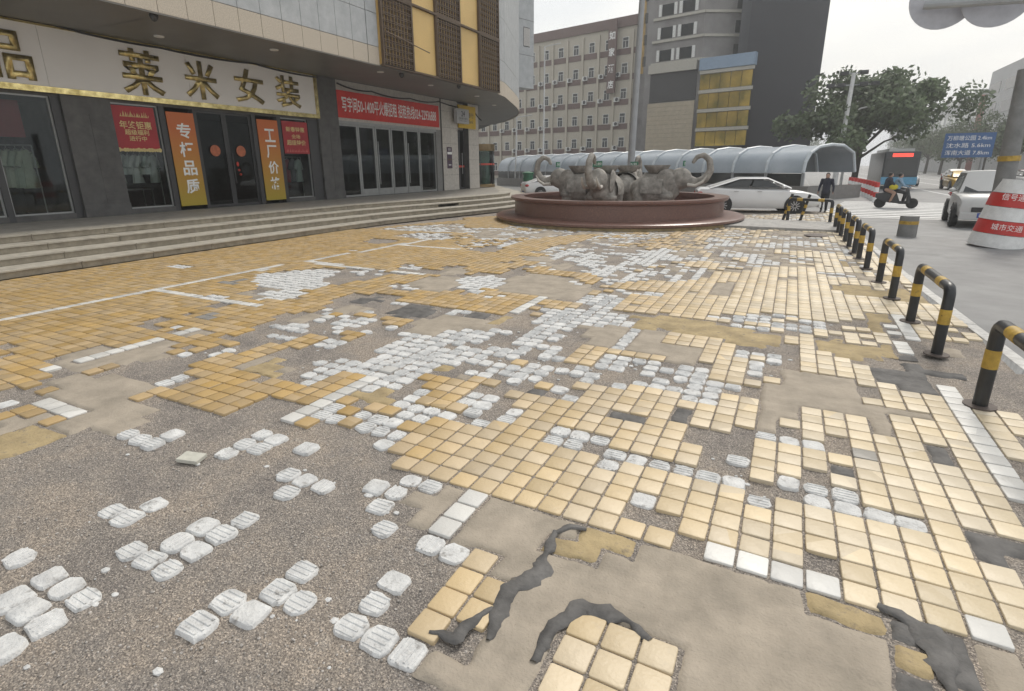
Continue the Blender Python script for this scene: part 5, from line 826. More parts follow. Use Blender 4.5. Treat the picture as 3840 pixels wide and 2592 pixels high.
# cladding panels
def clad_run(line, w, rows, m_rows, ymin, ymax):
    for a, e in along(line, w):
        if a.y < ymin or e.y > ymax+.01: continue
        t = (e-a).normalized(); ang = atan2(t.y, t.x); Ln = (e-a).length; c = (a+e)/2; z = ZS-.07
        for (h, m) in zip(rows, m_rows):
            zc = z+h/2; v = Vector((c.x, c.y, zc-CAMZ)); dz = v.dot(CF)
            py = H/2+PDY+FOC*v.dot(CD)/max(dz, .1)+FOC*h*.6/max(dz, .1)
            if dz > .5 and py > -40:
                b = MB(); b.box(-Ln/2+.007, -.03, -h/2+.007, Ln/2-.007, .0, h/2-.007); o = part('cladding_panel', b, m, bevel=.008); o.location = (c.x, c.y, zc); o.rotation_euler = (0, 0, ang)
                # local +Y points away from the street for a line running +Y
                o.rotation_euler = (0, 0, ang+pi)
            z += h
rows = [.64]+[1.15]*9; mr = [m_gran]+[m_clad]*9
clad_run([(-14.8, -.63), (-14.8, 17.31)], .78, rows, mr, -1, 17.4)
clad_run([(-14.8, 17.33), (-14.8, 17.95)], .62, rows, mr, 17, 18)
clad_run(edge[2:], 1.0, [.75, 1.05, 2.1, 2.1, 2.1, 2.1, 2.1], [m_gran]+[m_clad]*6, 27, 46)
part('edge_trim', MB().box(-14.87, -4, ZS-.1, -14.81, 26.4, ZS+.0), m_sof)
# lattice screens and ochre panels
LP = [(17.98, 19.93), (19.95, 21.66), (21.68, 23.64), (23.66, 25.4), (25.42, 27.46)]
for i, (y0, y1) in enumerate(LP):
    for z0, z1 in ((5.86, 8.33), (8.42, 11.2), (11.3, 14)):
        if i % 2 == 0:
            sc = part('lattice_screen', MB().box(-14.72, y0, z0, -14.6, y0+.07, z1).box(-14.72, y1-.07, z0, -14.6, y1, z1).box(-14.72, y0+.07, z0, -14.6, y1-.07, z0+.05).box(-14.72, y0+.07, z1-.05, -14.6, y1-.07, z1), m_lat)
            MB().box(-14.79, y0+.05, z0+.03, -14.765, y1-.05, z1-.03).build('backing_panel', m_yel, sc)
            n = 9; mv = {}
            for k in range(n):
                for dd in (-.034, .034):
                    y = y0+.07+(y1-y0-.14)*(k+.5)/n+dd; MB().box(-14.69, y-.016, z0+.05, -14.655, y+.016, z1-.05).build('slat', m_lat, sc)
            nr = int((z1-z0)/.235)
            for k in range(nr):
                for dd in (-.034, .034):
                    z = z0+.05+(z1-z0-.1)*(k+.5)/nr+dd; MB().box(-14.655, y0+.07, z-.016, -14.625, y1-.07, z+.016).build('slat', m_lat, sc)
        else:
            sc = part('ochre_panel', MB().box(-14.76, y0+.03, z0, -14.72, y1-.03, z1), m_yel)
            MB().box(-14.7, y0-.03, z0, -14.62, y0+.03, z1).build('frame', m_lat, sc); MB().box(-14.7, y1-.03, z0, -14.62, y1+.03, z1).build('frame', m_lat, sc)
for z in (5.82, 8.34, 11.21): part('screen_rail', MB().box(-14.75, 17.96, z, -14.6, 27.48, z+.075), m_lat)
part('screen_backing', MB().box(-14.84, 17.97, 5.87, -14.8, 27.47, 14), m_yel)
MBr = MB().tube([(-14.5, 18.05, 7.02), (-14.5, 20.9, 6.72)], .022); o = part('bent_rod', MBr, m_lat)
# grey vertical fin with a rounded underside beyond the curve
A = atd(1947, 330, 41.5); Bp = atd(2001, 331, 42.6); zf = 9.0
zf = (A.z+Bp.z)/2
fin = [(A.x, A.y), (Bp.x, Bp.y)]
dv = Vector((Bp.x-A.x, Bp.y-A.y)).normalized(); nv = Vector((-dv.y, dv.x))
back = [(Bp.x+nv.x*.5-dv.x*.05, Bp.y+nv.y*.5), (Bp.x+nv.x*1.4-dv.x*.4, Bp.y+nv.y*1.4-dv.y*.4), (Bp.x+nv.x*2.6-dv.x*1.3, Bp.y+nv.y*2.6-dv.y*1.3), (A.x+nv.x*3, A.y+nv.y*3)]
part('corner_fin', MB().prism(fin+back, zf, 24), m_clad)
for z in (zf+2.15, zf+4.4, zf+6.6): part('fin_joint', MB().prism([(A.x-nv.x*.006-dv.x*0, A.y-nv.y*.006), (Bp.x-nv.x*.006+dv.x*.004, Bp.y-nv.y*.006)]+[(Bp.x+nv.x*.1+dv.x*.004, Bp.y+nv.y*.1), (A.x+nv.x*.1, A.y+nv.y*.1)], z, z+.03), m_dkst)
for z in (zf+2.7, zf+7.2):
    c = Vector((A.x, A.y))*.5+Vector((Bp.x, Bp.y))*.5; v_ = part('vent', MB().prism([tuple(c-dv*.32-nv*.02), tuple(c+dv*.32-nv*.02), tuple(c+dv*.32+nv*.05), tuple(c-dv*.32+nv*.05)], z, z+1.25), m_frame)
    for k in range(7):
        q = c+dv*(-.27+.09*k)-nv*.035; MB().prism([tuple(q-dv*.022), tuple(q+dv*.022), tuple(q+dv*.022+nv*.02), tuple(q-dv*.022+nv*.02)], z+.05, z+1.2).build('louvre', m_signw, v_)
# soffit lamps and cameras
for (x, y) in ((-16.2, 14.2), (-16.0, 19.4), (-16.4, 23.6), (-16.6, 28.4), (-18, 33), (-17.6, 11.2)): part('downlight', MB().lathe([(.14, -.03), (.14, .0), (.1, .0)], 16, (x, y, ZS)).lathe([(.1, -.012), (.0, -.012)], 16, (x, y, ZS), False), m_signw)
for i, (px, py) in enumerate(((578, 70), (1506, 286), (1721, 328))):
    p = at(px, py, ZS-.12); o = MB().lathe([(.09, .12), (.11, .07), (.1, .02), (.06, -.05), (0, -.08)], 16).build('dome_camera', m_frame, smooth=40); o.location = (p.x, p.y, ZS-.12)
    tag(o, ['dark dome camera under the soffit over the white sign', 'dark dome camera under the soffit by the ochre panels', 'dark dome camera under the soffit nearest the bank pier'][i], 'camera')
# cables sagging along the top of the shop front
m_cab = M('black_cable', (.02, .02, .02), .6)
def cable(name, pts, r, label, sag=0., seg=10, cat='cable'):
    P = []
    for a, b_ in zip(pts, pts[1:]):
        a, b_ = Vector(a), Vector(b_)
        for k in range(seg): t = k/seg; q = a.lerp(b_, t); q.z -= sag*4*t*(1-t); P.append(q)
    P.append(Vector(pts[-1])); return tag(MB().tube(P, r, 6).build(name, m_cab, smooth=60), label, cat)
cable('cable_bundle', [(XF+.2, 3, 5.95), (XF+.22, 8.8, 5.93), (XF+.22, 12, 5.83), (XF+.22, 15.5, 5.88), (XF+.22, 18.7, 5.8)], .035, 'black cable bundle sagging along the top edge of the white sign', .06)
cable('cable', [(XF+.15, 19.9, 5.72), (XF+.15, 22.2, 5.62), (XF+.15, 25.3, 5.6), (XF+.15, 28, 5.7), (XF+.15, 31.9, 5.62), (XF+.1, 33, 5.0)], .035, 'black cable hanging above the red banner', .1)
# ================================================================ signs and banners on the front
def board(name, y0, y1, z0, z1, x, mats, label, cat, th=.06, bevel=0):
    t = thing(name, label, cat, (x, (y0+y1)/2, (z0+z1)/2)); b = MB(); b.box(0, -(y1-y0)/2, -(z1-z0)/2, th, (y1-y0)/2, (z1-z0)/2); b.build('panel', mats, t, bevel=bevel); return t
def facetext(t, s, dy, dz, w, h, mat, x, ext=.0, bold=.0, name='character'): return text(name, s, mat, t, (x, dy, dz), (0, 1, 0), (0, 0, 1), w, h, ext, bold)
t = thing('shop_sign', 'long white shop sign with gold characters and a gold rim', 'shop sign', (XF, 10, 5.0))
ysplit = [-6, 0, 4.0, 8.65, 12.8, 16.6, 18.44]
for a, e in zip(ysplit, ysplit[1:]): MB().box(.02, a-10+.004, -.72, .2, e-10-.004, .83).build('sign_panel', m_signw, t)
MB().box(.01, -16, -.88, .24, 8.44, -.722).build('gold_rim', m_gold, t); MB().box(.01, 8.442, -.88, .24, 8.6, .86).build('gold_rim', m_gold, t); MB().box(.01, -16, .832, .24, 8.44, .88).build('gold_rim', m_gold, t)
m_goldl = M('gold_letter', (.36, .27, .09), .3, .45, 5, metal=.85, rgb2=(.56, .44, .19), bump=.3, bscale=10)
for s, y, w, z, h in (('品', 7.7, 1.35, 4.98, 1.2), ('莱', 11.26, 1.28, 4.99, 1.33), ('米', 13.25, 1.22, 5.0, 1.24), ('女', 15.17, 1.26, 5.03, 1.2), ('装', 17.0, 1.22, 5.03, 1.2)):
    facetext(t, s, y-10, z-5, w, h, m_goldl, .2, .05, .02)
m_red = M('red_cloth', (.52, .035, .03), .75, .1, 1.5, rgb2=(.58, .045, .035), bump=.15, bscale=4); m_wt = M('white_print', (.8, .8, .78), .7, .05, 3)
t = board('red_banner', 19.9, 28.08, 4.28, 5.46, XF+.03, m_red, 'long red cloth banner with white lettering above the office doors', 'banner', .03)
facetext(t, '写字间50-1400平火爆招租 招租热线024-22936888', 0, .02, 7.6, .68, m_wt, .03, 0, .012, 'lettering')
# red and orange posters
m_pr = M('poster_red', (.34, .022, .028), .5, .12, 2); m_py = M('poster_gold', (.62, .5, .22), .5, .1, 6)
t = board('window_poster', 10.23, 11.52, 2.6, 3.97, XF+.0, m_pr, 'dark red sale poster with gold lettering beside the orange banner', 'poster', .012)
for s, z, w, h in (('年终钜惠', .12, .98, .24), ('超级福利', -.1, .74, .17), ('进行中', -.29, .54, .16)): facetext(t, s, 0, z, w, h, m_py, .012, 0, .015, 'lettering')
rp = random.Random(2); b = MB()
for k in range(22): y = -.42+.84*k/21; h = rp.uniform(.05, .17)*(1 if abs(y) < .35 else .5); b.quad((.016, y-.014, .36), (.016, y+.014, .36), (.016, y+rp.uniform(-.04, .05), .4+h))
b.build('gold_ornament', m_py, t); b = MB()
for k in range(16): y = -.63+1.26*k/15; r = rp.uniform(.03, .07); b.disc((.013, y, -.66+r*.3), (1, 0, 0), r, 9, .003)
b.build('gold_ornament', m_py, t)
t = board('window_poster', 16.66, 18.0, 2.63, 3.92, XF+.0, m_pr, 'dark red poster with gold lettering in the narrow right shop window', 'poster', .012)
for s, z, w, h in (('新春特惠', .33, .98, .2), ('全场', .05, .46, .17), ('超级特价', -.2, 1.0, .22)): facetext(t, s, 0, z, w, h, m_py, .012, 0, .015, 'lettering')
b = MB()
for k in range(14): y = -.55+1.1*k/13; b.quad((.016, y-.02, -.58), (.016, y+.02, -.58), (.016, y+rp.uniform(-.05, .05), -.42-rp.uniform(0, .1)))
b.build('ornament', M('poster_pink', (.6, .2, .16), .5), t)
def grad(name, top, bot, z0, z1):
    m = bpy.data.materials.new(name); m.use_nodes = True; n, l = m.node_tree.nodes, m.node_tree.links; p = n['Principled BSDF']; p.inputs['Roughness'].default_value = .4
    g = n.new('ShaderNodeNewGeometry'); s = n.new('ShaderNodeSeparateXYZ'); l.new(g.outputs['Position'], s.inputs[0]); a = n.new('ShaderNodeMapRange'); a.inputs[1].default_value = z0; a.inputs[2].default_value = z1; l.new(s.outputs[2], a.inputs[0])
    r = n.new('ShaderNodeValToRGB'); r.color_ramp.elements[0].color = bot+(1,); r.color_ramp.elements[1].color = top+(1,); r.color_ramp.elements[1].position = .85; l.new(a.outputs[0], r.inputs[0]); l.new(r.outputs[0], p.inputs['Base Color']); return m
m_or = grad('orange_print', (.52, .13, .025), (.40, .30, .03), .8, 3.9)     # the print itself runs from orange to yellow green
for y0, y1, s, lab in ((11.88, 12.84, '专柜品质', 'orange banner reading four white characters left of the shop doors'), (15.42, 16.4, '工厂价格', 'orange banner reading four white characters right of the shop doors')):
    t = board('door_banner', y0, y1, .78, 3.9, XF+.05, m_or, lab, 'banner', .012)
    for k, ch in enumerate(s): facetext(t, ch, .05, .95-k*.62+(.02), .5, .5, m_wt, .012, 0, .022)
    b = MB(); b.quad((.02, -.44, 1.5), (.02, -.2, .9), (.022, .1, .55), (.02, -.38, 1.1)); b.build('fold', m_or, t)
for y in (13.55, 14.62):
    o = MB().disc((XF-.03, y, 2.68), (1, 0, 0), .2, 20, .01).build('round_sticker', M('sticker_orange', (.42, .12, .05), .5, .3, 12)); tag(o, 'round orange paper cut stuck on the %s shop door' % ('left' if y < 14 else 'right'), 'sticker')
o = MB().ico((XF+.03, 14.35, 2.2), .09, 2, (.3, .6, 1)).ico((XF+.03, 14.37, 1.98), .05, 1).ico((XF+.03, 14.42, 1.82), .05, 1).build('door_charm', M('charm_red', (.5, .04, .02), .5)); tag(o, 'small red charm hanging on the shop door handle', 'ornament')
o = board('window_curtain', 5.2, 8.25, 2.95, 3.95, XF-.9, m_pr, 'dark red sheet hung inside the left shop window', 'curtain')
# bank signs
t = board('bank_sign', 30.06, 32.1, 4.38, 5.72, XF+.1, M('sign_yellow', (.58, .38, .03), .5, .06, 3), 'yellow bank sign above the corner bank door', 'sign', .1); facetext(t, '邮储银行', .0, .12, 1.5, .3, m_frame, .1, 0, .01, 'lettering'); facetext(t, 'Postal Bank', .0, -.25, 1.4, .2, m_frame, .1, 0, 0, 'lettering')
t = board('light_box', 29.35, 30.75, 4.6, 5.45, XF+.3, M('lightbox_grey', (.4, .4, .4), .5, .05, 3), 'square grey light box with 24 hour lettering on the beige pier', 'sign', .22, .02); facetext(t, '24', 0, .14, .42, .32, m_frame, .22, 0, .02, 'lettering'); facetext(t, '自助银行服务', 0, -.14, 1.0, .14, m_frame, .22, 0, 0, 'lettering'); facetext(t, 'Self-Service Banking', 0, -.28, .9, .07, m_frame, .22, 0, 0, 'lettering')
MB().box(-.28, -.03, .2, 0, .03, .26).build('bracket', m_alu, t)
t = board('wall_notice', 28.72, 29.25, 1.95, 3.2, XF+.105, M('plum_print', (.055, .025, .055), .5, .2, 4), 'tall plum notice panel on the beige pier', 'notice', .02); MB().box(.021, -.25, .2, .026, .25, .34).build('white_band', m_wt, t); facetext(t, '农行', 0, .48, .3, .16, m_wt, .021, 0, 0, 'lettering'); MB().box(.021, -.2, -.14, .026, .2, -.06).build('white_band', m_lat, t); facetext(t, '●●●', 0, -.42, .28, .07, m_wt, .021, 0, 0, 'lettering')
o = MB().box(XF+.102, 29.5, 1.9, XF+.108, 29.95, 2.65).build('faded_notice', M('faded_print', (.34, .31, .28), .7, .3, 9, rgb2=(.5, .47, .43))); tag(o, 'faded paper notice on the beige pier beside the plum panel', 'notice')
# revolving door round the corner
rv = thing('revolving_door', 'glass revolving door with a bronze crown at the far corner of the terrace', 'door', (-19.9, 34.3, .636))
m_bz = M('bronze', (.26, .19, .1), .35, .15, 3, metal=.7)
MB().lathe([(1.02, 2.45), (1.05, 2.5), (1.05, 2.88), (1.0, 2.9)], 28).build('crown', m_bz, rv, smooth=40); MB().lathe([(1.0, 0), (1.02, .02), (1.02, .2), (1.0, .22)], 28).build('base_band', m_bz, rv, smooth=40)
MB().lathe([(.99, .2), (.99, 2.46)], 28, cap=False).build('curved_glass', glass('green_glass', (.42, .56, .5)), rv, smooth=60)
for k in range(6): a = k*pi/3; MB().tube([(cos(a), sin(a), .2), (cos(a), sin(a), 2.46)], .03).build('post', m_frame, rv)
for k in range(4): a = k*pi/2+.4; MB().box(-.95, -.015, .1, 0, .015, 2.4, Matrix.Rotation(a, 4, 'Z')).build('wing', glass('green_glass'), rv)
MB().lathe([(.996, 1.5), (.996, 1.62)], 28, cap=False).build('red_band', M('red_film', (.5, .05, .03)), rv)
# ---- clothes inside the windows
def garment(cols, loc, rz, s=1., label='', long=True, group=None):
    m = M('cloth_%d%d%d' % tuple(int(c*100) for c in cols), cols, .9, .08, 6)
    b = MB(); R = []
    prof = [(.0, .10, .05), (-.06, .24, .06), (-.2, .22, .07), (-.42, .19, .07), (-.6, .24, .08), (-.95, .33, .1)] if long else [(.0, .10, .05), (-.05, .25, .06), (-.22, .23, .07), (-.5, .22, .07), (-.66, .23, .07)]
    for z, w, d in prof: R.append([(w*cos(2*pi*k/16)*(1+.06*sin(k*3)), d*sin(2*pi*k/16)*(1+.35*sin(k*5+z*4)), z) for k in range(16)])
    b.rings(R)
    t = thing('hanging_dress' if long else 'hanging_shirt', label, 'dress' if long else 'shirt', loc, rz, group); t.scale = (s, s, s); b.build('cloth', m, t, smooth=60)
    for sx in (-1, 1): MB().tube([(sx*.2, 0, -.08), (sx*.36, .01, -.32), (sx*.4, .02, -.42)], [.075, .07, .08], 8).build('sleeve', m, t, smooth=60)
    MB().tube([(-.2, 0, -.03), (0, 0, .04), (.2, 0, -.03)], .012, 5).tube([(0, 0, .04), (0, 0, .12)], .008, 5).build('hanger', m_alu, t); return t
def rack(y0, y1, x, z, label):
    t = thing('clothes_rail', label, 'clothes rail', (x, (y0+y1)/2, .645)); h = z-.645; w = (y1-y0)/2
    MB().tube([(0, -w, h), (0, w, h)], .018).build('rail', m_alu, t)
    for s in (-1, 1): MB().tube([(0, s*w, 0), (0, s*w, h)], .018).build('post', m_alu, t); MB().tube([(-.25, s*w, .02), (.25, s*w, .02)], .018).build('foot', m_alu, t)
rack(5.0, 8.2, XF-.55, 2.72, 'metal clothes rail behind the left shop window')
names = [('pale green dress hanging at the window end of the rail', (.46, .5, .38)), ('sage green dress hanging second from the window end', (.4, .46, .36)), ('pale green two tier dress on the left rail', (.52, .55, .43)), ('cream dress hanging next to the green dresses', (.5, .46, .38)), ('beige pink dress in the middle of the left rail', (.46, .38, .33)), ('dark patterned top hanging on the left rail', (.08, .08, .1)), ('rose dress hanging at the left frame edge', (.42, .27, .24)), ('pale grey dress hanging furthest left', (.42, .42, .42))]
for k, (lab, c) in enumerate(names): garment(c, (XF-.55+.02*(k % 2), 8.0-k*.2, 2.6), pi/2+.7+.1*(k % 3), 1.12-.02*k, lab)
rack(10.25, 11.65, XF-.5, 2.62, 'short clothes rail behind the window with the dark red poster')
for k in range(7): garment(((.62, .63, .6), (.55, .6, .58), (.5, .52, .5), (.66, .66, .64))[k % 4], (XF-.5, 10.35+k*.19, 2.5), pi/2+.6+.08*(k % 3), .95, ['white shirt at the left end of the short rail', 'pale shirt second on the short rail', 'grey green shirt third on the short rail', 'white shirt in the middle of the short rail', 'pale shirt fifth on the short rail', 'grey shirt sixth on the short rail', 'white shirt at the right end of the short rail'][k], k % 3 == 0)
rack(16.7, 17.9, XF-.5, 2.5, 'short clothes rail behind the narrow right window')
for k, (c, lab) in enumerate((((.62, .63, .64), 'white coat at the left end of the narrow window rail'), ((.3, .05, .07), 'wine red dress on the narrow window rail'), ((.16, .16, .18), 'charcoal dress on the narrow window rail'), ((.5, .56, .54), 'pale blouse at the right end of the narrow window rail'))): garment(c, (XF-.5, 16.85+k*.3, 2.4), pi/2+.5, 1., lab)
t = thing('display_table', 'low display table with folded clothes behind the short rail', 'table', (XF-1.4, 11, .645)); MB().box(-.3, -.7, .7, .3, .7, .74).build('table_top', m_alu, t)
for a in (-.27, .27):
    for c in (-.65, .65): MB().box(a-.02, c-.02, 0, a+.02, c+.02, .7).build('leg', m_alu, t)
# ================================================================ fountain with four stone elephants
FX, FY = -6.25, 21.6
m_rg = M('red_granite', (.12, .062, .05), .3, .3, 40, rgb2=(.19, .105, .085), detail=3); m_st = M('grey_stone_carving', (.2, .185, .165), .8, .25, 5, bump=.5, bscale=30, rgb2=(.3, .28, .25)); m_tusk = M('pale_tusk', (.5, .47, .42), .7)
f = thing('fountain', 'round red granite fountain basin in the middle of the plaza', 'fountain', (FX, FY, 0))
MB().lathe([(4.72, -.05), (4.72, .09), (4.6, .09)], 64).build('tile_skirting', m_ochre, f, smooth=40)
MB().lathe([(4.76, .08), (4.84, .12), (4.84, .19), (4.76, .23), (4.0, .25)], 72).build('base_step', m_rg, f, smooth=30)
MB().lathe([(4.08, .24), (4.08, .74), (3.8, .74), (3.8, .24)], 72, cap=False).build('basin_wall', m_rg, f, smooth=30)
MB().lathe([(4.08, .74), (4.2, .78), (4.24, .84), (4.24, .9), (3.72, .9), (3.72, .74)], 72, cap=False).build('rim', m_rg, f, smooth=30)
for k, (rz, lab) in enumerate(((0, 'stone elephant in the basin facing the white sedan'), (pi/2, 'stone elephant on the far side of the basin'), (pi, 'stone elephant in the basin facing the shops'), (-pi/2, 'stone elephant facing the broken tiles, nearest in the basin'))):
    e = thing('stone_elephant', lab, 'elephant statue', (FX+1.85*cos(rz), FY+1.85*sin(rz), .25), rz, 'elephants in the fountain')
    if k == 0:
        tr = [(.85, 0, 1.22), (1.2, 0, 1.15), (1.5, 0, 1.3), (1.66, 0, 1.6), (1.6, 0, 1.95), (1.38, 0, 2.14), (1.14, 0, 2.08), (1.03, 0, 1.9)]; rr_ = [.24, .17, .15, .13, .115, .1, .085, .075]
        P = [('e', (-.35, 0, .88), (.98, .56, .58), 0), ('e', (.6, 0, 1.3), (.42, .35, .41), 0), ('e', (.15, 0, 1.08), (.5, .42, .5), 0)]
        P += [('c', tr[i], rr_[i], tr[i+1], rr_[i+1], 0) for i in range(7)]+[('c', (x, y, .75), .24, (x, y, .05), .21, 0) for x in (-.9, .15) for y in (-.3, .3)]
        body = blob('body', P, [m_st], .035, 3, e).data
        ear = MB().rings([[(.22+.36*cos(t)*s-.1, .38+d, 1.2+.46*sin(t)*s) for t in [2*pi*q/16 for q in range(16)]] for s, d in ((.05, .1), (.8, .09), (1, .03), (.8, -.02))]).mesh('ear', m_st)
        tk = MB().tube([(.92, .24, 1.08), (1.2, .28, 1.05), (1.45, .28, 1.2), (1.58, .26, 1.42)], [.07, .065, .05, .015], 10).mesh('tusk', m_tusk)
        cl = MB().rings([[(x, .62*sin(a), .88+.65*cos(a)) for a in [(-1.75+3.5*q/16) for q in range(17)]] for x in (-.75, -.72, .02, .05)], False, False).mesh('saddle_cloth', m_st)
        bw = MB().lathe([(.2, 1.5), (.3, 1.52), (.42, 1.66), (.5, 1.78), (.5, 1.8), (.4, 1.72), (0, 1.6)], 24, (-.3, 0, 0)).mesh('bowl', m_st); bd = MB().lathe([(.27, .6), (.29, .63), (.29, .7), (.27, .73)], 20).mesh('harness', m_st)
        for q in (ear, tk, cl, bw, bd): shade(q, 45)
    else: link('body', body, e)
    for s in (1, -1):
        for n_, q in (('ear', ear), ('tusk', tk)): link(n_, q, e).scale = (1, s, 1)
        link('harness', bd, e, (.15, .3*s, 0))
    link('saddle_cloth', cl, e); link('bowl', bw, e)
    t = thing('notice_sign', 'green and white warning board on the '+lab.split('elephant ')[1].replace('in the basin ', '')+' elephant', 'sign', (FX+2.55*cos(rz), FY+2.55*sin(rz), 2.0), rz); MB().box(-.02, -.17, 0, .02, .17, .2).build('panel', M('sign_green', (.03, .16, .09), .5), t); 
    for s in (1, -1): text('lettering', '禁止攀爬', m_wt, t, (.021*s, .02, .1), (0, s, 0), (0, 0, 1), .28, .1)
# ================================================================ striped bollards
m_bk = M('black_paint', (.02, .021, .023), .38, .3, 8); m_yb = M('yellow_band', (.42, .27, .04), .5, .3, 9, dirt=((.05, .04, .03), 22, .58))
BL = [(1.70, 4.2, 5.68), (1.64, 7.14, 8.59), (1.6, 10.03, 11.38), (1.53, 12.83, 14.14), (1.49, 15.0, 16.18), (1.46, 17.29, 18.55), (1.42, 19.4, 20.6)]
def rail(name, a, b_, h, lab, group='striped bollard hoops along the kerb'):
    a, b_ = Vector(a), Vector(b_); d = (b_-a); Ln = d.length; t = thing(name, lab, 'bollard', (a+b_)/2, atan2(d.y, d.x), group); r = .055; x = Ln/2; P = [(-x, 0, 0), (-x, 0, h-.14)]+[(-x+.1-.1*cos(q), 0, h-.14+.1*sin(q)) for q in (.4, .8, 1.2, 1.57)]; P += [(-p[0], 0, p[2]) for p in P[::-1]]
    MB().tube(P, r, 14).build('hoop', m_bk, t, smooth=50)
    for s in (-1, 1):
        MB().tube([(s*x, 0, h*.45), (s*x, 0, h*.66)], r+.002, 14).build('yellow_band', m_yb, t, smooth=50); MB().lathe([(.12, 0), (.12, .012), (.07, .015)], 16, (s*x, 0, 0)).build('foot_plate', M('rusty_iron', (.09, .07, .06)), t)
        MB().tube([(s*x*.5-.1, 0, h-.04), (s*x*.5+.1, 0, h-.04)], r+.002, 14).build('yellow_band', m_yb, t, smooth=50)
for k, (x, y0, y1) in enumerate(BL): rail('bollard_hoop', (x+.02, y0, 0), (x, y1, 0), .79, ['nearest', 'second nearest', 'third nearest', 'fourth nearest', 'fifth nearest', 'sixth nearest', 'seventh nearest'][k]+' black and yellow hoop along the kerb')
rail('bollard_hoop', (.0, 22.7, .0), (1.35, 22.2, .0), .85, 'black and yellow hoop standing across the raised slab', 'hoop on the slab')
for k, (x, y) in enumerate(((-.15, 23.2), (.42, 22.9))):
    t = thing('leaning_post', ['leaning striped post beside the white sedan wheel', 'leaning striped post behind the hoop on the slab'][k], 'bollard', (x, y, .0)); t.rotation_euler = (0, .22, 0); MB().tube([(0, 0, 0), (0, 0, 1.0)], .05, 12).build('tube', m_bk, t, smooth=50)
    for z in (.25, .5, .75): MB().tube([(0, 0, z), (0, 0, z+.12)], .052, 12).build('yellow_band', m_yb, t, smooth=50)
